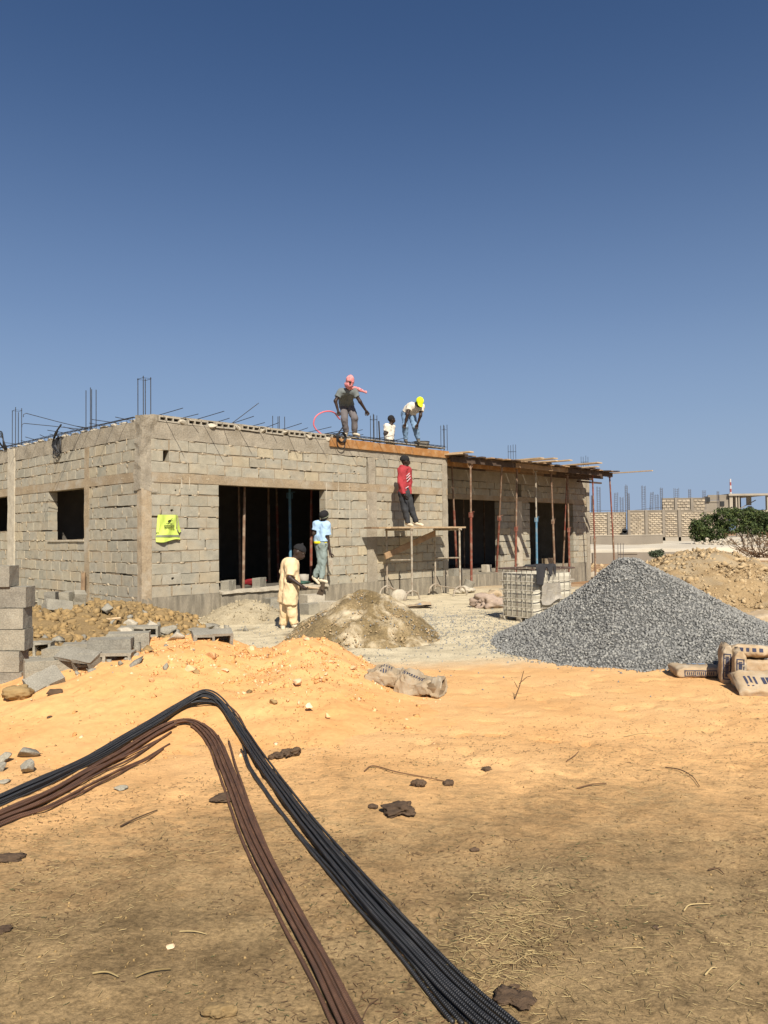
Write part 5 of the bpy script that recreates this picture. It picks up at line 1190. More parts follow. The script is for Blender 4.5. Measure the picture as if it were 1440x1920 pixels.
# man with the hoe, in a long cream shirt
f1 = ground_pt(540, 1181, 0.0); D1 = f1[1]
jp = dict(head=(561, 1036, 0), neck=(554.5, 1047, 0), shl=(540, 1058, 0.10), shr=(548, 1058, -0.12), ell=(530, 1077, 0.2), elr=(543, 1083, -0.22), hal=(553, 1098, 0.02), har=(564, 1098, -0.26),
          waist=(543, 1090, -0.02), hipl=(536, 1116, 0.07), hipr=(546, 1116, -0.08), knl=(534, 1148, 0.06), knr=(548, 1149, -0.06), anl=(530.5, 1172, 0.12), anr=(552, 1171, -0.05), tol=(531, 1180, -0.05), tor=(557, 1178, -0.16))
o, J, hp, BF, base = person('person in a long cream shirt and cream trousers swinging a hoe', D1, jp, (0.86, -0.25, -0.38), None, (f1[0], f1[1], 0), 'cream', 'cream', 'shoe', sleeve=0.95, hem=0.13, shirt_r=1.12, leg_r=1.08, seed=3)
cap(o, J, hp, BF, base, 'blackwool', knob=True)
# patterned dark side panel of the trousers
V_, F_ = sdf_mesh([('c', J['hipr'] * .45 + J['knr'] * .55 + np.array([.07, .03, .05]), J['anr'] + np.array([.055, .03, .06]), .045, .04)], 0.011, .02, noise=(.008, (14, 14, 9), 2))
link('side_panel', np_mesh('side_panel', V_ - base, F_), 'blacktrouser', o, True)
d = J['elr'] - J['shr']
h0 = J['hal'] + np.array([0, -0.03, 0.0]); h1 = at_depth(603, 1104, D1 - 0.42); hd = (h1 - h0) / np.linalg.norm(h1 - h0)
ho = empty('hoe', h0); MB().tube([-hd * .05, h1 - h0], 0.017, 8).build('handle', 'handle', ho)
bl = np.array([-0.09, 0.0, -0.28]); c = h1 - h0
bx = np.cross(hd, bl); bx /= np.linalg.norm(bx)
Vh = [c - bl * .38 - bx * .03, c - bl * .38 + bx * .03, c + bl * .35 + bx * .075, c + bl * .35 - bx * .075]; th = hd * .007
MB().add(np.concatenate([Vh, np.array(Vh) + th]), [(0, 1, 2, 3), (7, 6, 5, 4), (0, 4, 5, 1), (1, 5, 6, 2), (2, 6, 7, 3), (3, 7, 4, 0)]).tube([c - hd * .03, c + hd * .02], .026, 8).build('blade', 'blade', ho)
tag(ho, 'wooden handled hoe with a flat worn blade in the hands of the cream dressed man', 'hoe')

# man in the pale blue shirt on the door sill
Dw = W(front_uz(604, 1095, -0.12)[0], -0.12, 0)[1]
jp = dict(head=(608.5, 967.5, -0.03), neck=(605.5, 978, 0), shl=(593.5, 983, 0.02), shr=(612.5, 985, -0.05), ell=(588, 1001, 0.0), elr=(614.5, 1013, -0.04), hal=(590, 1013, 0.14), har=(619, 1036, -0.08),
          waist=(602, 1006, 0), hipl=(598.5, 1020, 0.05), hipr=(606, 1021, -0.05), knl=(602, 1053, -0.02), knr=(606, 1054, -0.03), anl=(590, 1083, 0.05), anr=(602, 1086, -0.05), tol=(599, 1095, -0.04), tor=(614, 1092, -0.14))
zs_ = at_depth(603, 1095, Dw)[2]
o, J, hp, BF, base = person('person in a pale blue shirt and washed jeans standing on the door sill', Dw, jp, (0.62, 0.62, 0.45), None, (J_ := at_depth(603, 1097, Dw)), 'bluetee', 'tealjean', 'shoe', sleeve=0.72, hem=-0.06, seed=6)
cap(o, J, hp, BF, base, 'blackwool', beanie=True, name='knit_cap')
MB().tube([hp(.098 * math.cos(t), .112 * math.sin(t) - .012, .028 + .01 * math.sin(t)) - base for t in np.linspace(0, 2 * math.pi, 24, endpoint=False)], 0.009, 6, closed=True).build('cap_stripe', 'vestband', o, True)
pw = (J['waist'] * .35 + (J['hipl'] + J['hipr']) * .325)
V_, F_ = sdf_mesh([('c', pw + np.array([-.06, -.02, -.01]), pw + np.array([.05, -.04, -.02]), .103, .103)], 0.010, .02, planes=[(pw + np.array([0, 0, .008]), (0, 0, 1)), (pw + np.array([0, 0, -.045]), (0, 0, -1))])
link('waistband', np_mesh('waistband', V_ - base, F_), 'yellow', o, True)
t0 = at_depth(619.5, 1041, Dw - 0.09); to = empty('trowel', t0)
MB().tube([(0, 0, 0.03), (0.0, 0, -0.06)], 0.016, 8).build('handle', 'proppale', to)
q = np.array([(-.035, 0, -.075), (.035, -.01, -.075), (.06, -.01, -.22), (.025, -.012, -.36), (-.03, 0, -.2)]); MB().add(np.concatenate([q, q + (0, .006, 0)]), [(0, 1, 2, 3, 4), (9, 8, 7, 6, 5)] + [(i, 5 + i, 5 + (i + 1) % 5, (i + 1) % 5) for i in range(5)]).tube([(0, 0, -.05), (0, -.004, -.1)], .008, 6).build('blade', 'scaf', to)
tag(to, 'pointed trowel hanging from the hand of the man in pale blue', 'trowel')

# man with the red scarf on the roof
Dr = W(front_uz(656, 815, 0.22)[0], 0.22, 0)[1]
jp = dict(head=(656, 716, -0.46), neck=(653.5, 728, -0.36), shl=(637.5, 736, -0.26), shr=(663.5, 734, -0.30), ell=(629, 752, -0.30), elr=(675, 753, -0.30), hal=(634, 771, -0.30), har=(686, 770, -0.20),
          waist=(648, 752, 0.06), hipl=(645.5, 763, 0.14), hipr=(656, 763, 0.14), knl=(645.5, 786, -0.10), knr=(665, 785, -0.08), anl=(649, 811, 0.02), anr=(665, 812, 0.02), tol=(648, 817, -0.2), tor=(674, 817, -0.14))
o, J, hp, BF, base = person('person on the roof in grey with a red scarf tied over the head', Dr, jp, (0.1, -0.85, -0.45), None, at_depth(656, 818, Dr), 'greytee', 'greytrouser', 'shoe', sleeve=0.62, hem=-0.02, leg_r=1.05, seed=9)
V_, F_ = sdf_mesh([('e', hp(0, -.015, .035), np.array([.10, .118, .118]), BF), ('e', hp(0, .03, -.055), np.array([.085, .085, .07]), BF), ('c', hp(.02, -.02, -.09), J['neck'] + np.array([.03, 0, 0.01]), .085, .075), ('c', J['neck'] + np.array([.07, -.03, 0]), at_depth(672, 730, Dr - .1), .05, .045), ('c', at_depth(672, 730, Dr - .1), at_depth(686, 735.5, Dr - .1), .042, .03)], 0.011, .03, noise=(.02, (16, 16, 16), 5), sub=[])
link('headscarf', np_mesh('headscarf', V_ - base, F_), 'redscarf', o, True)
# man with the yellow cap, bent over on the roof
Dy = W(front_uz(773, 828, 0.2)[0], 0.2, 0)[1]
jp = dict(head=(786, 755, -0.34), neck=(781.5, 757.5, -0.22), shl=(768.5, 761, -0.12), shr=(790, 763, -0.22), ell=(764, 777, -0.26), elr=(788.5, 779, -0.3), hal=(760, 794, -0.22), har=(783, 795, -0.24),
          waist=(769.5, 769, 0.0), hipl=(760, 775, 0.04), hipr=(772, 777, 0.06), knl=(759.5, 800, -0.12), knr=(778.5, 801, -0.1), anl=(760.5, 824, 0.0), anr=(784, 823, 0.02), tol=(763, 830, -0.18), tor=(786, 829, -0.18))
o, J, hp, BF, base = person('person on the roof in white shirt and jeans bent down under a neon yellow cap', Dy, jp, (0.12, -0.62, -0.78), None, at_depth(772, 830, Dy), 'offwhite', 'jean', 'darkshoe', sleeve=0.62, hem=-0.03, seed=12)
cap(o, J, hp, BF, base, 'neon', brim=True, s=1.06)
# onlooker behind, half hidden in the stair opening
Db = W(front_uz(731, 815, 1.5)[0], 1.5, 0)[1]
jp = dict(head=(734.5, 787, 0), neck=(732.5, 797, 0.0), shl=(724.5, 800.5, -0.08), shr=(735.5, 801, 0.12), ell=(721.5, 813, -0.10), elr=(737, 815, 0.18), hal=(723.5, 827, -0.02), har=(737, 828, 0.05),
          waist=(730, 815, 0), hipl=(729, 827, -0.06), hipr=(733, 827, 0.06), knl=(729, 853, -0.06), knr=(733, 853, 0.06), anl=(729, 878, -0.06), anr=(733, 878, 0.06), tol=(735, 884, -0.08), tor=(739, 884, 0.05))
o, J, hp, BF, base = person('person in a cream shirt seen from the waist up behind the roof edge', Db, jp, (0.86, 0.35, 0.05), None, at_depth(731, 884, Db), 'offwhite', 'blacktrouser', 'darkshoe', sleeve=0.75, hem=0.0, scale=0.93, seed=15)
V_, F_ = sdf_mesh([('e', hp(0, -.02, .035), np.array([.082, .10, .097]), BF)], 0.009, .01, planes=[(hp(0, .05, .03), BF[1] * .8 - BF[2] * .6)])
link('hair', np_mesh('hair', V_ - base, F_), 'blackwool', o, True)
# man in red on the scaffold
Ds = W(front_uz(763, 986, -0.62)[0], -0.62, 0)[1]
jp = dict(head=(760.5, 865, 0.0), neck=(758.5, 876.5, 0), shl=(752, 882.5, -0.10), shr=(765.5, 882, 0.10), ell=(750.5, 904, -0.14), elr=(768, 903, 0.2), hal=(759, 929, -0.22), har=(768, 925, 0.12),
          waist=(759, 909, 0), hipl=(755, 925, -0.06), hipr=(763.5, 925, 0.07), knl=(759, 955, -0.08), knr=(771, 954, 0.06), anl=(765, 981, -0.04), anr=(780.5, 980, 0.08), tol=(774.5, 986, -0.14), tor=(794, 985.5, 0.02))
o, J, hp, BF, base = person('person in a red hooded sweatshirt and black trousers on the scaffold platform', Ds, jp, (0.92, 0.3, 0.12), None, at_depth(768, 988, Ds), 'redhood', 'blacktrouser', 'shoe', long_sleeve=True, hem=0.02, leg_r=1.06, glove=('glove', ('l', 'r')), seed=18)
cap(o, J, hp, BF, base, 'blackwool', beanie=True, name='knit_cap')
V_, F_ = sdf_mesh([('c', J['neck'] + np.array([-.07, -.03, .0]), J['neck'] + np.array([.05, -.05, -.03]), .06, .05), ('c', J['neck'] + np.array([-.07, .04, 0]), J['neck'] + np.array([.05, .05, -.03]), .06, .05)], 0.01, .03, noise=(.012, (16, 16, 16), 5))
link('hood', np_mesh('hood', V_ - base, F_), 'redhood', o, True)
# white print streaks across the chest of the sweatshirt
mb = MB()
for k, (a, b) in enumerate((((762, 893), (768, 887)), ((762, 898), (769, 891)), ((763, 903), (769.5, 896)), ((760, 916), (766, 912)))):
    mb.tube([at_depth(a[0], a[1], Ds - .135) - base, at_depth((a[0] + b[0]) / 2, (a[1] + b[1]) / 2, Ds - .125) - base, at_depth(b[0], b[1], Ds - .10) - base], 0.009, 5)
mb.build('chest_print', 'mastwhite', o)

# ================================================================== THINGS ON THE ROOF EDGE
uh, zh = front_uz(622, 800, 0.35); o = empty('pink_hose', W(uh, 0.35, 3.86), ANG)
pts = [front_uz(px, py, 0.35) for px, py in ((606, 816), (596, 806), (590.5, 795), (592, 782), (601, 774), (614, 771.5), (626, 774), (634, 780), (640, 786))]
MB().tube(catmull([(u - uh, 0.05 * math.sin(i), z - 3.86) for i, (u, z) in enumerate(pts)], 6), 0.016, 8).build('hose', 'hose', o, True)
tag(o, 'pink plastic hose bent in an arc above the roof edge', 'hose')
uc, zc = front_uz(638, 820, -0.06); o = empty('black_hose_coil', W(uc, -0.07, zc), ANG); mb = MB()
for k in range(3): mb.tube([(0.125 * math.cos(t) + .012 * k, -0.015 * k, 0.115 * math.sin(t)) for t in np.linspace(0, 2 * math.pi, 28, endpoint=False)], 0.012, 6, closed=True)
mb.tube(catmull([(-.12, 0, -.02), (-.10, -.01, -.2), (0.02, -.01, -.27), (.12, -.01, -.2), (.12, 0, 0)], 6), .011, 6)
mb.tube(catmull([(-.25, .1, .03), (-.12, 0, .06), (.0, 0, .16), (.12, .02, .28)], 6), .014, 6)
mb.build('hose', 'cable', o, True); tag(o, 'coil of black hose hung over the orange formwork board', 'hose coil')
ub, zb_ = front_uz(791, 832, 0.45); o = empty('mortar_tub', W(ub, 0.45, 3.80), ANG)
MB().lathe([(0.0, 0.02), (.17, 0.02), (.20, 0.19), (.21, 0.20), (.195, 0.20), (.165, 0.04), (0.0, 0.035)], n=24).build('tub', 'bucket', o, True)
MB().tube([(.205 * math.cos(t), .205 * math.sin(t), .198) for t in np.linspace(0, 2 * math.pi, 24, endpoint=False)], .008, 6, closed=True).build('rim', 'darksteel', o)
MB().tube([(.205 * math.cos(t), .205 * math.sin(t) - .02, .20 - .0 * t) for t in np.linspace(0.2, 2.9, 12)], .006, 6).build('handle', 'darksteel', o)
tag(o, 'pale mortar tub at the feet of the man in the yellow cap', 'tub')
o = empty('leaning_bar', W(front_uz(712, 810, .3)[0], .3, 3.8), ANG); MB().tube([(0, 0, 0.02), (-.03, 0, .56)], .018, 6).build('bar', 'darksteel', o); tag(o, 'thick dark bar standing on the slab left of the onlooker', 'bar')

# ================================================================== REBAR BUNDLES
def drape(pts, lift):
    P = catmull([hit(x, y)[:2] for x, y in pts], 14)
    return np.column_stack([P, T(P[:, 0], P[:, 1]) + lift])
def lane(path, off):
    t = np.gradient(path[:, :2], axis=0); t /= np.linalg.norm(t, axis=1, keepdims=True)
    q = path.copy(); off = off if np.isscalar(off) else np.asarray(off)[:, None]
    q[:, :2] += np.stack([-t[:, 1], t[:, 0]], 1) * off; return q
def smooth_z(q, k=9):
    z = np.pad(q[:, 2], k, mode='edge'); z = np.convolve(z, np.ones(2 * k + 1) / (2 * k + 1), 'valid'); q[:, 2] = np.maximum(z, T(q[:, 0], q[:, 1]) + 0.006); return q
def rebar(path, r, name, mat, parent, base):
    o_ = MB().tube(path - base, r, 8).build(name, mat, parent, True); me = o_.data
    s_ = np.concatenate([[0], np.cumsum(np.linalg.norm(np.diff(path, axis=0), axis=1))])
    a_ = me.attributes.new('along', 'FLOAT', 'POINT'); a_.data.foreach_set('value', np.repeat(s_, 8).astype(np.float32))
    b_ = me.attributes.new('around', 'FLOAT', 'POINT'); b_.data.foreach_set('value', np.tile(np.arange(8) / 8.0, len(path)).astype(np.float32))
def rebar_mat(name, c1, c2, c3, metal, rough):
    m, nt, n, b = new_mat(name); v = coords(nt)
    col = ramp(nt, noise_n(nt, v, 7, 6, 0.7), [(0.32, c2), (0.55, c1), (0.72, c3)])
    at = N(nt, 'ShaderNodeAttribute'); at.attribute_name = 'along'
    wv = math_n(nt, 'SINE', math_n(nt, 'MULTIPLY', at.outputs['Fac'], 2 * math.pi / 0.0105)); rib = math_n(nt, 'MAXIMUM', wv, 0.1)
    rib_light = ramp(nt, rib, [(0.0, 0.72), (1.0, 1.25)]); col = mixc(nt, 1.0, col, rib_light, 'MULTIPLY')  # highlight on rib crests and shade between ribs put into the colour
    nt.links.new(col, b.inputs['Base Color']); b.inputs['Roughness'].default_value = rough; b.inputs['Metallic'].default_value = metal
    bump(nt, b, rib, 0.9, 0.0022); return m
MAT['barblack'] = rebar_mat('ribbed_black_steel', (0.048, 0.048, 0.05), (0.03, 0.03, 0.032), (0.085, 0.08, 0.074), 0.55, 0.48)
MAT['barrust'] = rebar_mat('ribbed_rusty_steel', (0.13, 0.062, 0.034), (0.075, 0.04, 0.026), (0.20, 0.105, 0.058), 0.25, 0.7)
BK = [(-160, 1560), (0, 1506), (100, 1462), (200, 1412), (290, 1362), (345, 1330), (385, 1319), (420, 1334), (455, 1384), (520, 1478), (640, 1632), (760, 1768), (880, 1893), (990, 1990)]
base = hit(640, 1632); o = empty('black_rebar_bundle', base)
rg = random.Random(4)
main = drape(BK, 0.0); n = len(main)
sarr = np.linspace(0, 1, n); s_b = np.argmin(np.abs(main[:, 0] - hit(385, 1319)[0]) + np.abs(main[:, 1] - hit(385, 1319)[1])) / (n - 1)
for k in range(21):
    w0 = (k % 8 - 3.5) * 0.0158 + rg.uniform(-.004, .004); layer = k // 8
    # tighter at the bend, opened out on the way down
    spread = np.interp(sarr, [0, s_b * .7, s_b, s_b + .12, 1], [1.1, .8, .42, .5, 1.05])
    wob = np.cumsum(np.random.default_rng(k).normal(0, .0016, n)); wob = wob - np.linspace(wob[0], wob[-1], n); wob = np.clip(wob, -.022, .022); wob = np.convolve(wob, np.ones(15) / 15, 'same')
    q = lane(main, w0 * spread + wob)
    bump_ = np.exp(-((sarr - s_b) / .05) ** 2) * rg.uniform(0.0, 0.07)
    q[:, 1] -= np.exp(-((sarr - s_b) / .055) ** 2) * rg.uniform(-.02, .10)
    for c_ in (0, 1):
        sm = np.convolve(np.pad(q[:, c_], 6, mode='reflect', reflect_type='odd'), np.ones(13) / 13, 'valid')
        q[:, c_] = sm
    q[:, 2] = T(q[:, 0], q[:, 1]) + 0.009 + layer * 0.012 + bump_ + 0.03 * np.exp(-((sarr - s_b) / .2) ** 2)
    q = smooth_z(q, 5); a, b = 0, n
    if k in (2, 11): a = int(n * (s_b + .03))
    if k in (6, ): b = int(n * (s_b - .01))
    rebar(q[a:b], 0.0068, 'bar', 'barblack', o, base)
# one bar sprung free on the sand
q = smooth_z(drape([(395, 1322), (425, 1324), (448, 1346), (462, 1372), (480, 1400), (510, 1448)], 0.012), 3); rebar(q, .007, 'bar', 'barrust', o, base)
q = smooth_z(drape([(455, 1398), (474, 1448), (532, 1530), (622, 1638), (738, 1772), (868, 1925)], 0.012), 3); rebar(q, .0075, 'bar', 'barblack', o, base)
q = smooth_z(drape([(452, 1410), (478, 1462), (540, 1546), (632, 1660), (722, 1765), (850, 1925)], 0.012), 3); rebar(q, .0075, 'bar', 'barblack', o, base)
tag(o, 'thick bundle of black reinforcing bars bent in a hairpin over the sand', 'rebar bundle')

base = hit(480, 1600); o = empty('rusty_rebar_bundle', base)
RU = [(-160, 1600), (0, 1537), (110, 1486), (210, 1432), (290, 1380), (335, 1363), (370, 1366), (398, 1392), (425, 1452), (468, 1566), (530, 1690), (590, 1805), (640, 1905), (690, 2010)]
main = drape(RU, 0.0); n = len(main); sarr = np.linspace(0, 1, n); hb = hit(345, 1363)
s_b = np.argmin(np.abs(main[:, 0] - hb[0]) + np.abs(main[:, 1] - hb[1])) / (n - 1)
for k in range(11):
    w0 = (k % 6 - 2.5) * 0.0215 + rg.uniform(-.003, .003); layer = k // 6
    spread = np.interp(sarr, [0, s_b * .8, s_b, s_b + .1, 1], [1.2, .9, .5, .85, .80])
    wob = np.cumsum(np.random.default_rng(50 + k).normal(0, .0012, n)); wob = np.clip(wob - np.linspace(wob[0], wob[-1], n), -.016, .016); wob = np.convolve(wob, np.ones(15) / 15, 'same'); q = lane(main, w0 * spread + wob); q[:, 2] = T(q[:, 0], q[:, 1]) + 0.009 + layer * .016 + .02 * np.exp(-((sarr - s_b) / .1) ** 2); q = smooth_z(q, 5)
    a, b = 0, n
    if k in (0, 3, 5, 8): a = int(n * (s_b + .045 + .012 * (k % 4)))
    if k in (1, 6, 9): b = int(n * (s_b - .03 - .01 * (k % 3)))
    rebar(q[a:b], 0.0078, 'bar', 'barrust', o, base)
for k, pts in enumerate((((-160, 1625), (0, 1548), (120, 1500), (240, 1438), (318, 1398)), ((-160, 1632), (0, 1553), (130, 1502), (230, 1452), (306, 1408)), ((-160, 1618), (0, 1543), (110, 1497), (220, 1440), (321, 1377)), ((-160, 1612), (0, 1530), (90, 1492), (200, 1438), (300, 1392)))):
    rebar(smooth_z(drape(pts, .012 + .004 * k), 3), .0075, 'bar', 'barrust', o, base)
for k, pts in enumerate((((409, 1382), (432, 1440), (468, 1530), (520, 1640), (590, 1780), (672, 1945)), ((429, 1394), (452, 1470), (490, 1570), (548, 1690), (610, 1810), (680, 1950)))):
    rebar(smooth_z(drape(pts, .014), 3), .0078, 'bar', 'barrust', o, base)
tag(o, 'thinner bundle of rusty brown reinforcing bars lying left of the black bundle', 'rebar bundle')

# ================================================================== CONCRETE BLOCKS
def solid_block(name, seed, L=0.4, D=0.15, H=0.2):
    mb_ = rough_box((-L / 2, -D / 2, -H / 2), (L / 2, D / 2, H / 2), 0.05, 0.006, seed, 14); return mb_.mesh(name)
# stack at the left border: whole blocks, alternately laid
cx_, cy_ = ground_pt(20, 1300)[:2]
zlev = 0.0; lab = ['bottom block of the stack at the left border', 'second block up in the stack at the left border', 'third block up in the stack at the left border', 'fourth block up in the stack at the left border', 'fifth block up in the stack at the left border, just under the shorter top block', 'top block of the stack at the left border']
edges = [44, 53, 50, 57, 55, 60, 31]
zt_list = [1288, 1250, 1212, 1172, 1134, 1097, 1060]
yb = 7.5
yaw = 0.10
for k in range(7):
    px1 = edges[k] + 2; xr = at_depth(px1, 1200, yb)[0] - .075
    z0 = -0.02 if k == 0 else 0.02 + 0.2065 * (k - 1) + 0.03
    rb = solid_block('concrete_block', 300 + k, 0.5 if k % 2 == 0 else 0.42, 0.2, 0.2 if k else 0.10)
    h = 0.2 if k else 0.10
    o = link('concrete_block', rb, 'greyblock', None, False); o.location = (xr - (0.25 if k % 2 == 0 else .21), yb + 0.1 + random.uniform(-.015, .015), z0 + h / 2); o.rotation_euler = (0, 0, yaw * random.uniform(-.5, .8) * .4)
    tag(o, (['half buried bottom block of the stack at the left border'] + lab[1:5] + ['sixth block up in the stack at the left border, wider than the one on top', 'topmost shorter block of the stack at the left border'])[k], 'concrete block', 'blocks stacked at the left border')
    if k in (1, 2, 4):      # a second block end showing beside it
        pass
HB = {}
def hollow_block(px, py, yaw, lie, label, nh=2, L=0.4, D=0.2, H=0.18, tilt=(0, 0), sink=0.03, half=False, depth=None, group='hollow blocks tumbled left of the sand heap'):
    key = (nh, L, D, H)
    if key not in HB: mb_ = hollow(L, D, H, nh, 0.03, 0.032, closed=True); mb_.v = [q + RNG.normal(0, .0035, q.shape) for q in mb_.v]; me = mb_.mesh('hollow_block'); me.materials.append(MAT['greyblock']); HB[key] = me
    p = hit(px, py) if depth is None else at_depth(px, py, depth)
    o = bpy.data.objects.new('hollow_block', HB[key]); COL.objects.link(o)
    rx = {'up': 0, 'side': math.pi / 2, 'end': 0}[lie]; hh = {'up': H, 'side': D, 'end': L}[lie] / 2
    E_ = Matrix.Rotation(yaw, 4, 'Z') @ Matrix.Rotation(tilt[0], 4, 'X') @ Matrix.Rotation(tilt[1], 4, 'Y')
    E_ = E_ @ (Matrix.Rotation(-math.pi / 2, 4, 'X') if lie == 'side' else Matrix.Rotation(math.pi / 2, 4, 'Y') if lie == 'end' else Matrix.Identity(4))
    o.matrix_world = Matrix.Translation((p[0], p[1], p[2] + hh - sink)) @ E_
    return tag(o, label, 'hollow block', group)
for a in [(150, 1225, 0.25, 'up', 'hollow block lying flat at the left end of the tumbled row'), (68, 1226, 0.1, 'side', 'block right beside the left border stack, partly behind it'), (66, 1255, -0.05, 'up', 'lower block wedged beside the left border stack'),
          (208, 1222, 0.15, 'up', 'squared grey block in the middle of the tumbled row'), (242, 1210, 0.2, 'up', 'second squared block right of the middle one'), (125, 1240, -0.2, 'up', 'slab like block sunk at the front of the tumbled row'),
          (90, 1262, 0.5, 'up', 'block half sunk in the sand by the left border stack')]:
    hollow_block(a[0], a[1], a[2], a[3], a[4], sink=0.05)
hollow_block(262, 1192, 0.12, 'side', 'long block with three dark cavities facing the camera', nh=3, L=0.55, D=0.16, H=0.2, sink=0.02)
hollow_block(200, 1238, 0.08, 'side', 'low block with its cavities open at the front of the row', nh=2, L=0.5, D=0.13, H=0.2, sink=0.05)
hollow_block(150, 1252, -0.35, 'side', 'tilted block leaning forward onto the sand', tilt=(0.45, 0.1), sink=0.06)
hollow_block(84, 1286, 0.9, 'up', 'broken block slumped on the sand edge below the stack', tilt=(0.5, -0.4), sink=0.05, L=0.3, H=.14)
hollow_block(398, 1200, 0.35, 'side', 'hollow block with dark cavities just behind the sand crest', tilt=(0.2, 0), sink=0.08, D=0.17)
hollow_block(372, 1188, -0.2, 'side', 'small grey block piece behind the sand crest', L=0.3, D=0.12, sink=0.04)
for px, py, yw, lie, lb, tl in ((108, 1140, 0.5, 'up', 'hollow block tipped up on the earth heap showing both cavities', (0.9, 0.3)), (97, 1120, 0.1, 'end', 'upright block behind the tipped one by the left wall', (0, 0)), (127, 1118, -0.2, 'end', 'upright pale block second from right by the left wall', (0.05, 0)), (148, 1120, 0.5, 'end', 'leaning pale block rightmost by the left wall', (0.3, .1)),
                                (70, 1112, 0.1, 'side', 'dark block on top of two others by the left wall', (0, 0)), (68, 1128, 0.0, 'side', 'pale lower block of the pair at the foot of the left wall', (0, 0))):
    hollow_block(px, 1146 if 'tipped up' in lb else 1138, yw, lie, lb, tilt=tl, sink=0.05 if 'on top' not in lb else -0.17, L=0.4 if lie != 'end' else 0.3, group='blocks dumped by the left wall')
rg = np.random.default_rng(44); Q = []
for px, py, n_ in ((70, 1240, 26), (120, 1215, 26), (170, 1245, 22), (230, 1230, 20), (290, 1195, 22), (340, 1190, 20), (400, 1185, 26), (80, 1150, 14), (150, 1135, 14)):
    c_ = hit(px, py)[:2]; Q.append(c_ + rg.normal(0, .22, (n_, 2)))
Q = np.concatenate(Q); Q = np.column_stack([Q, T(Q[:, 0], Q[:, 1]) + .01])
tag(scatter_rocks('block_rubble', Q, .015 + .075 * rg.uniform(0, 1, len(Q)) ** 2, 'greyblock', 1, .6, 45), 'small grey rubble between the tumbled blocks', kind='stuff')
# blocks and rubbish on the door sill
for px, lb, v in ((428, 'upended pale block at the left corner of the door sill', 0.25), (486, 'hollow block lying on the door sill left of the blue prop', 0.45)):
    u = front_uz(px, 1095, v)[0]; o = bpy.data.objects.new('hollow_block', HB[(2, 0.4, 0.2, 0.18)]); COL.objects.link(o)
    o.matrix_world = Matrix.Translation(W(u, v, 0.45 + 0.1)) @ Matrix.Rotation(ANG + 0.5, 4, 'Z') @ Matrix.Rotation(math.pi / 2, 4, 'X') @ Matrix.Scale(0.8, 4, (1, 0, 0))
    tag(o, lb, 'hollow block', 'blocks on the door sill')
def lump(name, mat, p, size, seed, label, cat, rz=0.0, rough=0.5, sub=4, cut=True, group=None, sink=0.3):
    o = link(name, rock_mesh(name, size, seed, sub, rough, cut), mat, None); o.location = (p[0], p[1], p[2] + size[2] * (1 - sink)); o.rotation_euler = (0, 0, rz)
    return tag(o, label, cat, group)
p = W(front_uz(478, 1088, 1.1)[0], 1.1, 0.40); lump('red_plastic_sheet', 'redsack', p, (0.3, 0.2, 0.10), 5, 'dark red plastic heaped on the floor in the doorway', 'plastic sheet')
p = W(front_uz(565, 1092, 0.5)[0], 0.5, 0.43); lump('green_sack', 'greensack', p, (0.22, 0.16, 0.07), 6, 'flat dark green sack on the door sill', 'sack')
p = W(front_uz(570, 1082, 0.9)[0], 0.9, 0.40); o = empty('pale_bucket', p); MB().lathe([(0, 0.01), (.10, .01), (.125, .24), (.115, .24), (.09, .03), (0, .03)], n=18).build('bucket', 'bucket', o, True); tag(o, 'small pale bucket inside the doorway behind the blue dressed man', 'bucket')
p = W(front_uz(912, 1066, 1.3)[0], 1.3, 0.36); o = empty('cut_block', p, ANG); rough_box((-.12, -.1, 0), (.12, .1, .22), .06, .008, 3).build('block', 'pale', o); tag(o, 'tan block standing on the sill of the first porch opening', 'block')
p = W(front_uz(1028, 1052, 1.75)[0], 1.75, 0.43); o = empty('tan_block', p, ANG); rough_box((-.25, -.1, 0), (.25, .1, .22), .06, .008, 4).build('block', 'lintel', o); tag(o, 'orange tan block on the sill of the second porch opening', 'block')
p = W(front_uz(853, 1078, 0.75)[0], 0.72, 0.362); o = empty('concrete_block', p, ANG); rough_box((-.2, -.1, 0), (.2, .1, .2), .06, .006, 8).build('block', 'greyblock', o); tag(o, 'loose grey block on the porch step behind the scaffold', 'concrete block')
# rough steps of broken blocks below the door
rg = random.Random(31)
for k, (px, py, w_, h_, lb) in enumerate(((515, 1140, 0.36, 0.10, 'broken slab of the rough steps left of the hoe man'), (585, 1120, 0.40, 0.12, 'upper slab of the rough steps under the door sill'), (583, 1138, 0.36, 0.14, 'lower slab of the rough steps right of the hoe man'), (617, 1132, 0.30, 0.10, 'slab end of the rough steps nearest the mortar heap'), (512, 1125, .3, .08, 'thin slab against the plinth left of the hoe man'))):
    p = at_depth(px, py, 15.2 + 0.4 * (k in (1, 4))); o = empty('step_slab', p, ANG + rg.uniform(-.2, .2)); rough_box((-w_ / 2, -.16, -.3), (w_ / 2, .16, h_ / 2), .06, .014, 20 + k).build('slab', 'pale' if k % 2 else 'greyblock', o); tag(o, lb, 'slab', 'broken slabs under the door')

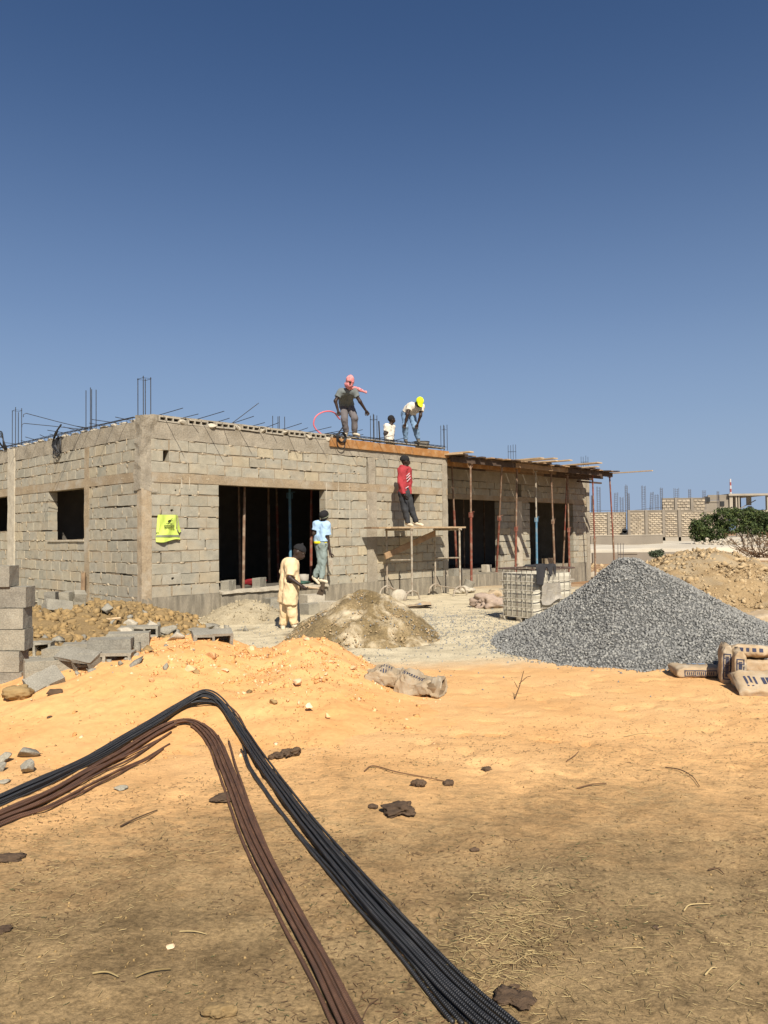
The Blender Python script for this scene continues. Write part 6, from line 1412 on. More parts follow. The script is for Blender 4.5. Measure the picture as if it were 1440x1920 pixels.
# ================================================================== CEMENT BAGS
def bag_mesh(L, Wd, H, seed, slump=0.0, empty_=0.0):
    """pillow bag, length x, width y, height z, flat square ends and creases"""
    nx, nt_ = 34, 44; rg = np.random.default_rng(seed); V_ = []
    for i in range(nx):
        s_ = i / (nx - 1); x = (s_ - .5) * L; e = 1 - abs(2 * s_ - 1) ** 7 * 0.45
        for j in range(nt_):
            t = 2 * math.pi * j / nt_; cx, cz = math.cos(t), math.sin(t)
            y = Wd / 2 * math.copysign(abs(cx) ** .42, cx); z = H / 2 * math.copysign(abs(cz) ** .5, cz) * e
            k = 1 - empty_ * (0.5 + 0.5 * math.sin(s_ * 6 + seed))
            V_.append((x + 0.015 * math.sin(t * 2 + seed), y, z * k - slump * math.sin(s_ * math.pi) * .0))
    V_ = np.array(V_); rdg = 0.5 - np.abs(fbm(V_ * np.array([7, 7, 9]) + seed * 3, 3, seed)) * 2.2; V_ += ((0.030 + .035 * (empty_ > 0)) * rdg)[:, None] * np.array([.25, .5, .8]) * np.sign(V_ + 1e-6) * np.clip(np.abs(V_) * 12, 0, 1) + 0.006 * fbm(V_ * 30 + seed, 2, seed + 5)[:, None]
    Fc = [(i * nt_ + j, i * nt_ + (j + 1) % nt_, (i + 1) * nt_ + (j + 1) % nt_, (i + 1) * nt_ + j) for i in range(nx - 1) for j in range(nt_)]
    Fc += [tuple(range(nt_))[::-1], tuple((nx - 1) * nt_ + j for j in range(nt_))]
    return MB().add(V_, Fc), V_, nt_, nx
def bag(loc, R, L, Wd, H, seed, label, frames=(), empty_=0.0, group='cement bags right of the gravel', logo=False, letters=()):
    mb_, V_, nt_, nx = bag_mesh(L, Wd, H, seed, 0, empty_); o = empty('cement_bag', loc); Rm = np.asarray(R)
    me = MB().add(V_ @ Rm.T, mb_.f).build('paper', 'bag', o, True)
    from mathutils.bvhtree import BVHTree
    tree = BVHTree.FromPolygons([tuple(v) for v in V_], mb_.f)
    def patch(side, rect, mat, name, target):
        # side: (axis, sign); rect in the two other axes
        ax_, sg = side; b_, c_ = [q for q in range(3) if q != ax_]; x0, x1, y0, y1 = rect
        nn = 3 + int(abs(x1 - x0) / .03); G = np.zeros((nn, 3, 3))
        for i in range(nn):
            for j in range(3):
                q = [0, 0, 0]; q[b_] = x0 + (x1 - x0) * i / (nn - 1); q[c_] = y0 + (y1 - y0) * j / 2; q[ax_] = sg * .6
                d = [0, 0, 0]; d[ax_] = -sg; h = tree.ray_cast(Vector(q), Vector(d))[0]
                if h is None: return
                q[ax_] = h[ax_] + sg * .003; G[i, j] = q
        target.grid(G @ Rm.T)
    mb_ = MB()
    for side, (x0, x1, y0, y1), nb in frames:
        t = .010
        for r in ((x0, x1, y0, y0 + t), (x0, x1, y1 - t, y1), (x0, x0 + t, y0 + t, y1 - t), (x1 - t, x1, y0 + t, y1 - t)): patch(side, r, 'print', 'print', mb_)
        for k in range(nb):
            xa = x0 + .025 + (x1 - x0 - .05) * k / nb
            if k % 5 == 4: patch(side, (xa, xa + .008, y0 + t, y1 - t), 'print', 'p', mb_)
            else: patch(side, (xa, xa + .010, y0 + (y1 - y0) * .28, y1 - (y1 - y0) * .28), 'print', 'p', mb_)
    for side, r in letters: patch(side, r, 'print', 'p', mb_)
    if mb_.v: tag(mb_.build('print', 'print', o), kind='stuff')
    if logo:
        mb_ = MB()
        for r in ((-.03, .02, -.02, .06), (.03, .10, -.03, .05), (-.09, -.05, -.02, .03)): patch((2, 1), r, 0, 0, mb_)
        if mb_.v: mb_.build('logo', 'bluelogo', o)
    return tag(o, label, 'cement bag', group)
X3 = lambda a, b, c: np.stack([a, b, c], 1)
def basis(yaw, pitch=0, roll=0): return rotm(roll, pitch, yaw)
b0 = hit(1316, 1272); bag((b0[0], b0[1] + .16, b0[2] + .055), basis(-0.10), 0.47, 0.34, 0.12, 3, 'cement bag lying flat left of the two upright bags', frames=(((1, -1), (-.16, .17, -.035, .03), 14),), logo=True)
# two bags standing on their short ends, long narrow edge turned to the camera
def upright(px, py, yaw, seed, label, hgt=0.46, lean=0.06, z=0):
    p = hit(px, py); R = np.array(Matrix.Rotation(yaw, 3, 'Z') @ Matrix.Rotation(lean, 3, 'Y')) @ np.array([[0, 0, -1], [0, 1, 0], [1, 0, 0]], float) @ np.eye(3)
    # local x -> up, y -> depth of the bag, z -> thickness
    RR = np.stack([np.array([0, 0, 1.0]), np.array([0, 1.0, 0]), np.array([-1.0, 0, 0])], 1)
    RR = np.array(Matrix.Rotation(yaw, 3, 'Z') @ Matrix.Rotation(lean, 3, 'Y')) @ RR
    return bag((p[0] + .05, p[1] + .09, p[2] + hgt / 2 - .02), RR, hgt, 0.31, 0.115, seed, label, frames=(((1, -1), (-hgt * .36, hgt * .33, -.036, .036), 16),), letters=(((2, -1), (-.10, -.04, -.10, -.05)), ((2, -1), (-.10, -.04, -.03, .02)), ((2, -1), (-.02, 0.0, -.12, .10)), ((2, -1), (-.10, -.04, .05, .09))))
upright(1359, 1279, -0.32, 7, 'taller upright cement bag leaning against the next one', 0.375, 0.05)
upright(1383, 1288, -0.30, 8, 'upright cement bag second from the left, nearer the camera', 0.36, 0.04)
b0 = hit(1428, 1268); bag((b0[0] + .02, b0[1] + .30, b0[2] + .21), basis(-.15, 0.05, -0.25), 0.46, 0.32, 0.12, 9, 'cement bag slumped behind the upright ones at the right border', letters=(((2, 1), (-.12, -.06, -.06, .02)), ((2, 1), (-.03, .03, -.06, .02)), ((2, 1), (.06, .12, -.05, .02)), ((1, -1), (-.15, -.11, -.02, .02)), ((1, -1), (-.08, -.05, -.02, .02)), ((1, -1), (-.02, .02, -.02, .02)), ((1, -1), (.05, .09, -.02, .02))))
bag((b0[0] + .02, b0[1] + .30, b0[2] + .07), basis(-.2), 0.46, 0.32, 0.13, 10, 'lower cement bag hidden behind the upright ones', frames=())
b0 = hit(1425, 1306); bag((b0[0] + .12, b0[1] + .13, b0[2] + .085), basis(-.12, 0, 0.45), 0.56, 0.34, 0.11, 12, 'half empty cement bag sprawled nearest the camera at the right border', letters=(((2, 1), (-.05, -.02, -.08, .02)), ((2, 1), (-.01, .02, -.08, .02)), ((2, 1), (.06, .13, -.06, -.03)), ((2, 1), (-.2, -.18, -.1, .05)), ((2, 1), (-.16, -.14, -.1, .05)), ((2, 1), (-.12, -.10, -.08, .03))))
b0 = ground_pt(1425, 1176); bag((b0[0] + .05, b0[1] + .2, .12), basis(0.25, -0.15, 0.1), 0.6, 0.4, 0.16, 13, 'cement bag lying far right between the gravel and the rubble', group='torn cement bags')
# torn empty bags on the sand in the middle
def torn(px, py, L, Wd, H, yaw, seed, label, letters=(), depth_in=True):
    p = hit(px, py); mb_, V_, nt_, nx = bag_mesh(L, Wd, H, seed, 0, 0.5); V_ = V_.copy()
    V_[:, 2] += 0.05 * fbm(V_ * 5 + seed, 3, seed); fl = V_[:, 0] > L * .30
    V_[fl, 2] *= 1.5; V_[fl, 1] *= 1.06
    o = empty('torn_bag', (p[0], p[1] + Wd * .3, p[2] + H * .42), yaw)
    Fc = mb_.f[:-1]; o2 = len(V_); ring = V_[-nt_:]; inn = ring * np.array([.94, .9, .86]) ; inn2 = inn.copy(); inn2[:, 0] -= L * .3; inn2[:, 2] *= .8
    MB().add(np.concatenate([V_, inn]), Fc + [((nx - 1) * nt_ + j, (nx - 1) * nt_ + (j + 1) % nt_, o2 + (j + 1) % nt_, o2 + j) for j in range(nt_)]).build('paper', 'bagworn', o, False)
    MB().add(np.concatenate([inn, inn2]), [(j, (j + 1) % nt_, nt_ + (j + 1) % nt_, nt_ + j) for j in range(nt_)] + [tuple(nt_ + j for j in range(nt_))]).build('inside', 'bagin', o, True)
    tr = None; mb2 = MB()
    from mathutils.bvhtree import BVHTree
    tree = BVHTree.FromPolygons([tuple(v) for v in V_], mb_.f)
    for x0, x1, z0, z1 in letters:
        G = np.zeros((4, 2, 3)); ok = True
        for i in range(4):
            for j in range(2):
                h = tree.ray_cast(Vector((x0 + (x1 - x0) * i / 3, z0 + (z1 - z0) * j, .6)), Vector((0, 0, -1)))[0]
                if h is None: ok = False; break
                G[i, j] = (h[0], h[1], h[2] + .003)
        if ok: mb2.grid(G)
    if mb2.v: tag(mb2.build('print', 'print', o), kind='stuff')
    return tag(o, label, 'cement bag', 'torn cement bags')
LT = [(x, x + .012, y, y + .05) for x in np.arange(-.16, .04, .024) for y in (-.12, -.04)]
torn(728, 1286, 0.42, 0.32, 0.17, -0.10, 21, 'crumpled empty cement bag half buried at the foot of the sand heap', LT)
torn(790, 1305, 0.44, 0.34, 0.21, -0.28, 22, 'torn cement bag with its dark mouth open on the sand', LT)
p = ground_pt(783, 1140); o = empty('paper_bag', (p[0], p[1], Tz(p[0], p[1]) + .01), 0.3)
G = np.array([[(x, y, .05 + .05 * math.sin(x * 6) * (y > 0) + .03 * fbm(np.array([x * 6, y * 6, 3.]), 2, 5)) for y in np.linspace(-.2, .2, 8)] for x in np.linspace(-.3, .3, 12)]); mb = MB().grid(G); G2 = G - (0, 0, .03); mb.grid(G2[::-1]).build('paper', 'bag', o, True)
MB().grid(G[4:8, 3:6] + (0, 0, .004)).build('print', 'bluelogo', o); tag(o, 'flattened cement bag with a blue emblem below the scaffold', 'cement bag')
p = W(uo1 - 0.35, V_OUT + 0.1, 0.0); lump('white_sack', 'pale', (p[0], p[1] + .1, p[2]), (.19, .15, .17), 44, 'rounded whitish sack by the foot of the left trestle', 'sack', rough=.15, cut=False)
p = ground_pt(918, 1140)
lump('sacking', 'clothpile', (p[0], p[1], 0.0), (.26, .18, .15), 45, 'crumpled pinkish sacking left of the caged tank, lower heap', 'sacking', rough=1.2, cut=False, group='sacking by the tank')
lump('sacking', 'bag', (p[0] + .15, p[1] + .6, 0.0), (.32, .22, .17), 46, 'pale paper sacking behind the lower heap by the caged tank', 'sacking', rough=1.2, cut=False, group='sacking by the tank')
p = ground_pt(872, 1112); lump('sacking', 'pale', (p[0], p[1], 0), (.26, .22, .09), 47, 'flat pale sack at the foot of the forked prop', 'sacking', rough=.8, cut=False, group='sacking by the tank')
p = hit(875, 1106); o = empty('small_drum', (p[0], p[1], p[2])); MB().lathe([(0, 0), (.13, 0), (.14, .26), (.13, .27), (0, .27)], n=16, R=rotm(0, 0.4, 0)).build('drum', 'greyblock', o); tag(o, 'small grey drum between the scaffold and the forked prop', 'drum')

# ================================================================== BACKGROUND
def stone_wall(name, label, xl, xr, depth, z0, z1, course, blen, cols, extra_dark=(), seed=1):
    """wall of pale limestone blocks with grey joints and slender piers"""
    o = empty(name, (xl, depth, z0)); L = xr - xl; Hh = z1 - z0; rg = random.Random(seed)
    MB().box((L / 2, 0.12, Hh / 2), (L, 0.2, Hh)).build('joint_bed', 'limemortar', o)
    mb_ = MB(); z = 0.5 if Hh > 2.4 else 0.04; r = 0
    while z + course <= Hh:
        x = -blen * (r % 2) * .5
        while x < L:
            a = max(x, 0); b = min(x + blen - .07, L); mx = (a + b) / 2
            if b - a > .08 and not any(abs(mx - c) < .24 for c in cols): mb_.box((mx, -0.0, z + course / 2), (b - a, .09, course * rg.uniform(.6, .72)), jit=.012)
            x += blen
        z += course; r += 1
    tag(mb_.build('stone_blocks', 'limestone', o), kind='stuff')
    for c in cols: MB().box((c, -0.02, Hh / 2 + .06), (.26, .16, Hh + .12)).build('pier', 'farwall', o)
    if Hh > 2.4: MB().box((L / 2, -.02, .24), (L, .16, .46)).build('base_course', 'farpale', o)
    MB().box((L / 2, .1, Hh + .05), (L, .24, .10)).build('coping', 'limemortar', o)
    return tag(o, label, 'wall', 'limestone block walls behind the house'), o
XW = lambda px, d: (px - 720) / F_PX * d
def zat(py, px, d): return at_depth(px, py, d)[2]
d = 78
stone_wall('stone_wall', 'lower left bay of the pale limestone wall, between the last prop and its dark pier', XW(1106, d), XW(1176, d), d + .4, 0.5, zat(962, 1140, d), 0.205, .42, [2.0], seed=1)
stone_wall('stone_wall', 'long middle run of the pale limestone wall with four thin piers', XW(1177, d), XW(1298, d), d, 0.5, zat(958, 1240, d), 0.205, .42, [0.1, 1.85, 3.6, 5.2], seed=2)
stone_wall('stone_wall', 'right end of the pale limestone wall running behind the bush', XW(1298.4, d), XW(1349, d), d + .1, 0.5, zat(960, 1320, d), 0.205, .42, [1.3], seed=3)
stone_wall('stone_wall', 'higher striped limestone wall standing above the right end of the long wall', XW(1266, d), XW(1349, d), d + 3.5, 3.4, zat(935, 1310, d + 3.5), 0.30, .42, [1.4, 3.1], seed=4)
o = empty('painted_shade_hatch', (XW(1170, d), d - .1, 0.62)); MB().box((0, 0, .55), (.5, .12, 1.0)).lathe([(0, -.06), (.25, -.06), (.25, .06), (0, .06)], c=(0, 0, 1.05), n=18, R=rotm(math.pi / 2, 0, 0)).build('opening', 'farshade', o); tag(o, 'small arched opening with its shade painted dark at the foot of the left limestone bay', 'opening')  # solid dark shape painting the shade within the arch
o = empty('low_wall', (XW(1106, 60), 60, .5)); MB().box((2.8, 0, .3), (5.6, .3, .9)).build('render', 'farwall', o); MB().box((2.8, -.01, .78), (5.7, .34, .07)).build('coping', 'farpale', o); tag(o, 'low grey rendered wall in front of the limestone wall', 'wall')
o = empty('foundation_wall', (XW(1112, 44), 44, -.35)); MB().box((3.2, 0, .36), (6.6, .25, .72)).build('render', 'farwall', o); MB().box((1.9, -.02, .68), (1.1, .3, .10)).build('cap', 'limemortar', o); tag(o, 'very low weathered foundation wall across the brown ground', 'wall')
def cage(px, top, bot, depth, w_, label, lean=0.0, dense=.2):
    x = XW(px, depth); z0 = zat(bot, px, depth); z1 = zat(top, px, depth); o = empty('rebar_cage', (x, depth, z0)); h = z1 - z0
    for k, (a, b) in enumerate(((-1, -1), (1, -1), (1, 1), (-1, 1))): MB().tube([(a * w_, b * w_, -1.5), (a * w_ + lean, b * w_, h * random.uniform(.93, 1.0))], .021, 5).build('bar', 'rebarfar', o)
    mb_ = MB(); z = .1
    while z < h * .93:
        mb_.tube([(a * w_ + lean * z / h, b * w_, z) for a, b in ((-1, -1), (1, -1), (1, 1), (-1, 1))], .013, 4, closed=True); z += dense * random.uniform(.8, 1.3)
    tag(mb_.build('ties', 'rebarfar', o), kind='stuff'); return tag(o, label, 'rebar cage', 'column rebar cages beyond the limestone wall')
for a in ((1123, 910, 961, 82, .15, 'tall rebar cage directly right of the last prop', 0), (1110, 928, 960, 84, .05, 'thin rebar cage between the last two props', 0), (1154, 923, 960, 84, .15, 'short leaning rebar cage left of the dark pier', .12), (1166, 931, 961, 84, .14, 'shortest rebar cage close to the dark pier', 0),
          (1175, 908, 958, 82, .10, 'slender tallest cage rising at the dark pier', 0), (1179, 924, 957, 80, .07, 'stub of bars beside the slender tallest cage', 0), (1207.5, 909, 956, 82, .16, 'broad dense cage over the middle run of the wall', 0), (1220, 922, 956, 86, .13, 'leaning cage right of the broad dense one', .2),
          (1232, 926, 956, 84, .15, 'low cage in the gap right of the leaning one', 0), (1241, 913, 955, 84, .10, 'slim cage standing left of the raised wall', 0), (1269, 915, 934, 86, .2, 'cage at the left corner of the raised striped wall', 0), (1294, 917, 933, 88, .10, 'narrow cage over the centre of the raised striped wall', 0), (1321, 919, 932, 92, .14, 'cage left of the half built far house', 0), (1347, 921, 929, 95, .09, 'small stub of bars on the far house roof', 0)):
    cage(*a)
for px, lb in ((1157, 'left thin bar stuck in the brown ground near the foundation wall'), (1162, 'middle thin bar stuck in the brown ground near the foundation wall'), (1167, 'right thin bar stuck in the brown ground near the foundation wall')):
    o = empty('ground_bar', (XW(px, 34), 34, -.3)); MB().tube([(0, 0, -.1), (.01, 0, 1.35)], .013, 5).build('bar', 'rebarfar', o); tag(o, lb, 'bar', 'thin bars in the brown ground')
# half built far house
dH = 112; xh0 = XW(1318, dH); o = empty('far_house', (xh0, dH, .6)); zt_ = zat(926, 1380, dH) - .6; zf = zat(957, 1380, dH) - .6
X_ = lambda px: XW(px, dH) - xh0
mb = MB()
def wbox(x0, x1, z0, z1, y0=0, y1=.25): mb.box(((x0 + x1) / 2, (y0 + y1) / 2, (z0 + z1) / 2), (x1 - x0, y1 - y0, z1 - z0))
wbox(X_(1318), X_(1349), 0, zat(953, 1330, dH) - .6); wbox(X_(1318), X_(1349), zat(942, 1330, dH) - .6, zt_ - .9); wbox(X_(1318), X_(1349.5), zat(953, 1330, dH) - .6, zat(942, 1330, dH) - .6, .1, .3); wbox(X_(1330), X_(1350), zt_ - .85, zt_ - .1, .3, .5)
wbox(X_(1349.6), X_(1366), 0, zt_ - .1, 0, .3); wbox(X_(1380), X_(1404), 0, zf, -.1, .2); wbox(X_(1404), X_(1460), 0, zf - .3, 1.5, 1.7); mb.build('wall', 'farwall', o)
mb = MB(); wbox(X_(1384), X_(1420), zf, zt_ - .2, 5.0, 5.2); wbox(X_(1366), X_(1384), zf, zt_ - .2, 3.0, 3.2); mb.build('inner_wall', 'farwall', o)
mb = MB(); wbox(X_(1364), X_(1440), zt_ - .28, zt_, -.6, 8); mb.build('roof_slab', 'farpale', o)
mb = MB(); wbox(X_(1384), X_(1460), zf - .3, zf, -.6, 8); mb.build('floor_slab', 'farpale', o)
for a, b in ((1367, 1373), (1378.5, 1381), (1383.5, 1385.5), (1437, 1440)): mb = MB(); wbox(X_(a), X_(b), zf, zt_ - .3, -.3, .2); mb.build('pier', 'farpale', o)
for a, b, zA, zB in ((1386, 1404, 957, 940), (1350.5, 1358, 949, 940)): mb = MB(); wbox(X_(a), X_(b), zat(zA, a, dH) - .6, zat(zB, a, dH) - .6, -.12 if a < 1360 else 4.8, .05 if a < 1360 else 4.95); mb.build('window', 'farshade', o)  # dark boxes set over the walls as painted window shade
mb = MB(); wbox(X_(1317), X_(1331), zat(941, 1320, dH) - .6, zat(932.5, 1320, dH) - .6, -.2, -.05); mb.build('window', 'farshade', o)  # dark box as painted shade of the left window
mb = MB().tube([(X_(1391), 1, zf + .2), (X_(1424), 1, zf + 1.5)], .07, 5); mb.build('stair_beam', 'farwall', o)
mb = MB(); wbox(X_(1425), X_(1432), zf, zt_ - 1.7, 3.5, 3.8); mb.build('partition', 'farwall', o)
mb = MB(); wbox(X_(1416), X_(1425), zt_ - 1.6, zt_ - .3, 2.5, 2.7); mb.build('partition', 'farpale', o)
tag(o, 'half built far house with open upper floor and pale roof slab at the right border', 'house')
o = empty('mast', (XW(1371, 260), 260, 1)); z1 = zat(898, 1371, 260) - 1; zb_ = zat(935, 1371, 260) - 1
for k in range(6):
    a = zb_ + (z1 - zb_) * (k / 6 if k else -.6); b = zb_ + (z1 - zb_) * (k + 1) / 6
    MB().tube([(0, 0, a), (0, 0, b)], .36 - .02 * k, 8).build('mast_section', ('farwall', 'mastwhite', 'mastred')[0 if k == 0 else 1 + (k + 1) % 2 * 1 if k < 6 else 1], o)
tag(o, 'thin red and white banded mast far behind the half built house', 'mast')
o = empty('wire', (XW(1105, 90), 90, 4)); MB().tube([(0, 0, .1), (XW(1180, 90) - XW(1105, 90), 0, .0), (XW(1266, 90) - XW(1105, 90), 0, .55)], .02, 4).build('wire', 'rebarfar', o); tag(o, 'thin overhead wire strung above the limestone wall', 'wire')

# ---- plants
def leafy(name, label, cat, base, clumps, n_leaf, size, leaf_mat, stems, stem_mat='bark', seed=1, flat=0.5, stem_r=.05):
    o = empty(name, base); rg = np.random.default_rng(seed); P_ = []
    for (c, R) in clumps:
        k = int(n_leaf * R[0] * R[2] / sum(q[1][0] * q[1][2] for q in clumps)); v = rg.normal(size=(k, 3)); v /= np.linalg.norm(v, axis=1, keepdims=True)
        r = rg.uniform(0.35, 1.0, (k, 1)) ** .5; q = np.asarray(c) + v * r * np.asarray(R) * (1 + .45 * fbm(v * 2.3 + seed, 3, seed)[:, None]); P_.append(q)
    P_ = np.concatenate(P_); dens = fbm(P_ * 1.5, 2, seed + 3); P_ = P_[dens > -.27]; k = len(P_)
    a = rg.normal(size=(k, 3)); a /= np.linalg.norm(a, axis=1, keepdims=True); b = np.cross(a, rg.normal(size=(k, 3))); b /= np.linalg.norm(b, axis=1, keepdims=True)
    sz = size * rg.uniform(.6, 1.4, (k, 1)); Vv = np.stack([P_ - a * sz, P_ + b * sz * flat, P_ + a * sz, P_ - b * sz * flat], 1).reshape(-1, 3)
    link('foliage', np_mesh('foliage', Vv, np.arange(4 * k).reshape(-1, 4)), leaf_mat, o)['kind'] = 'stuff'
    mb_ = MB()
    for st in stems: mb_.tube(catmull(st, 4), np.linspace(stem_r, stem_r * .3, (len(st) - 1) * 4 + 1), 6)
    mb_.build('branches', stem_mat, o); return tag(o, label, cat)
db = 60; xb = XW(1385, db); b0_ = .55
cl = [((-3.0, 0, .9), (.75, .8, .85)), ((-2.2, .2, 1.7), (.9, 1, .7)), ((-1.1, 0, 2.0), (1.1, 1.1, .7)), ((0.2, .3, 2.15), (1.2, 1.2, .65)), ((1.6, .1, 1.95), (1.2, 1.1, .75)), ((2.8, .2, 1.6), (1.2, 1, .8)), ((.6, -.5, 1.25), (1.0, .9, .55)), ((-.7, -.4, 1.3), (.9, .8, .55)), ((2.0, -.6, 1.1), (1.0, .8, .4)), ((-2.7, -.3, .5), (.6, .6, .5)), ((3.9, 0, 1.3), (1.0, .9, .7)), ((-1.9, -.5, .9), (.8, .7, .6)), ((1.3, -.6, .7), (.8, .7, .5)), ((3.0, -.4, .8), (.9, .7, .5)), ((-3.3, .1, 1.35), (.5, .6, .6)), ((-1.3, -.1, 2.5), (.5, .5, .3)), ((.9, 0, 2.55), (.6, .5, .25))]
leafy('acacia_bush', 'spreading dark green acacia bush in front of the limestone wall', 'bush', (xb, db, b0_), cl, 24000, .085, 'leaf', [[(.3, 0, -.1), (.1, .1, .7), (-.8, .1, 1.6), (-1.6, .1, 2.1)], [(.3, 0, -.1), (.7, .0, .8), (1.2, .1, 1.6), (2.2, .1, 2.0)], [(.2, 0, 0), (-1.2, -.1, .5), (-2.6, 0, 1.0), (-3.3, 0, 1.2)], [(.4, 0, 0), (1.8, -.2, .6), (3.2, 0, 1.2)], [(.2, 0, .1), (.3, .1, 1.3), (.2, .2, 2.3)]], seed=5)
dq = 33; xb = XW(1418, dq)
cl = [((0, 0, .45), (.8, .6, .42)), ((.6, .1, .7), (.7, .5, .45)), ((-.55, 0, .25), (.5, .4, .22)), ((1.2, 0, .5), (.7, .5, .45))]
rg = random.Random(12); st = []
for k in range(34):
    a = rg.uniform(-1.3, 1.3); st.append([(rg.uniform(-.6, .9), rg.uniform(-.3, .3), 0), (a * .6, rg.uniform(-.3, .3), .35), (a * 1.0, rg.uniform(-.4, .4), rg.uniform(.5, 1.1)), (a * 1.25, rg.uniform(-.4, .4), rg.uniform(.45, 1.2))])
leafy('dry_brush', 'tangle of brown dry brushwood at the right border behind the rubble', 'brush', (xb, dq, zat(1046, 1418, dq)), cl, 1500, .035, 'dryleaf', st, 'dryleaf', seed=7, stem_r=.016)
dz = 36; leafy('low_shrub', 'small grey green shrub on the brown ground before the white strip', 'shrub', (XW(1229, dz), dz, zat(1046, 1229, dz)), [((0, 0, .16), (.28, .25, .2)), ((.16, 0, .25), (.2, .2, .16)), ((-.16, 0, .2), (.18, .18, .16))], 900, .045, 'shrubleaf', [[(0, 0, -.05), (.05, 0, .2), (.1, 0, .35)], [(0, 0, -.05), (-.08, 0, .2), (-.15, 0, .3)]], seed=9, stem_r=.012)
rg = np.random.default_rng(17)
P = np.stack([rg.uniform(XW(1330, 56), XW(1470, 56), 260), rg.uniform(54, 60, 260)], 1); hz = np.interp(P[:, 0], [XW(1325, 56), XW(1352, 56), XW(1375, 56), XW(1400, 56), XW(1425, 56), XW(1470, 56)], [.0, .45, .15, .05, .45, .8]); P = np.column_stack([P, .5 + hz * rg.uniform(0, 1, 260)])
tag(scatter_rocks('white_rocks', P, rg.uniform(.06, .22, 260), 'whiterock', 1, .75, 18), 'white rocks heaped under and beside the acacia bush', kind='stuff')
P = np.stack([rg.uniform(XW(1106, 34), XW(1260, 34), 700), rg.uniform(27, 43, 700)], 1); P = np.column_stack([P, base_ground(P[:, 0], P[:, 1])])
tag(scatter_rocks('scattered_stones', P, .02 + .13 * rg.uniform(0, 1, 700) ** 4, 'rubble', 1, .7, 19), 'pale stones strewn over the brown ground beyond the house', kind='stuff')
m = empty('lime_heap', (XW(1246, 36.5), 36.5, -.27)); link('lime', rock_mesh('lime', (.75, .5, .22), 5, 3, .4), 'lime', m); tag(m, 'small spill of white lime beside the grey green shrub', 'heap')
p = at_depth(1113, 1035, 30); lump('white_stone', 'whiterock', (p[0], p[1], -.25), (.3, .2, .14), 51, 'single pale stone just right of the house corner', 'stone', sub=2)

# ================================================================== LITTER ON THE GROUND
def litter(name, P, L, r, mat, seed, curve=.15, lift=.004, label=''):
    """thin bent three-sided stalks"""
    rg = np.random.default_rng(seed); n = len(P); a = rg.uniform(0, math.pi * 2, n); L = np.asarray(L)
    d = np.stack([np.cos(a), np.sin(a)], 1); nrm = np.stack([-d[:, 1], d[:, 0]], 1); V_ = []
    bend = rg.normal(0, curve, n) * L; tl = np.abs(rg.normal(0, .09, n)) * L
    for k, t in enumerate((-.5, 0, .5)):
        c = P[:, :2] + d * (t * L)[:, None] + nrm * (bend * (1 - 4 * t * t))[:, None]; z = T(c[:, 0], c[:, 1]) + lift + tl * (t + .5)
        for w_, h in ((-1, 0), (1, 0), (0, 1.3)):
            rr = r * (1 - .4 * abs(t)); V_.append(np.column_stack([c + nrm * (w_ * rr)[:, None], z + h * rr]))
    V_ = np.stack(V_, 1); f = []
    for k in (0, 3):
        for q in range(3): f.append([k + q, k + (q + 1) % 3, k + 3 + (q + 1) % 3, k + 3 + q])
    Fa = (np.array(f)[None] + (np.arange(n) * 9)[:, None, None]).reshape(-1, 4)
    return tag(link(name, np_mesh(name, V_.reshape(-1, 3), Fa), mat), label, kind='stuff')
def patchy(n, y0, y1, seed, thr=-.1, far=0.0):
    rg = np.random.default_rng(seed); y = y0 + (y1 - y0) * rg.uniform(0, 1, n) ** 1.25; x = rg.uniform(-.62, .62, n) * y; P = np.stack([x, y], 1)
    k = fbm(P * .9, 3, seed) + .5 * vnoise(P * 3.1, seed + 1) + rg.normal(0, .15, n) > thr
    k &= rg.uniform(0, 1, n) > np.clip((y - 5.0 + .12 * -x) / 4.0, 0, .93) * 1.0
    return P[k]
rg = np.random.default_rng(23)
P = patchy(17000, 2.0, 8.2, 41, .12); litter('straw', P, rg.uniform(.008, .035, len(P)) * np.where(rg.uniform(0, 1, len(P)) > .95, 2.4, 1), rg.uniform(.0005, .0013, len(P)), 'straw', 42, .05, label='short dry straw scattered over the brown soil')
P = patchy(20000, 2.0, 9.0, 51, .10); litter('dark_twigs', P, rg.uniform(.006, .03, len(P)) * np.where(rg.uniform(0, 1, len(P)) > .96, 1.8, 1), rg.uniform(.0005, .0016, len(P)), 'twig', 52, .045, label='small dark twigs and root bits scattered over the soil and sand')
P = patchy(7000, 2.2, 8.5, 61, .22); litter('tiny_weeds', P, rg.uniform(.008, .025, len(P)), rg.uniform(.0008, .002, len(P)), 'weed', 62, .12, .003, label='tiny grey green weeds in patches on the soil')
P = patchy(16000, 1.9, 9.0, 71, -.2); P = np.column_stack([P, T(P[:, 0], P[:, 1]) + .002]); tag(scatter_rocks('soil_crumbs', P, .0015 + .008 * rg.uniform(0, 1, len(P)) ** 4, 'dirtclod', 0, .7, 72), 'crumbs of soil and grit over the foreground', kind='stuff')
c = hit(950, 1780)[:2]; Q = rg.normal(0, 1, (900, 2)) * (.13, .30) @ np.array([[.93, -.36], [.36, .93]]) + c; litter('straw_patch', Q, rg.uniform(.015, .06, len(Q)), rg.uniform(.0006, .0015, len(Q)), 'straw', 82, .06, label='drift of yellow straw right of the black bars')

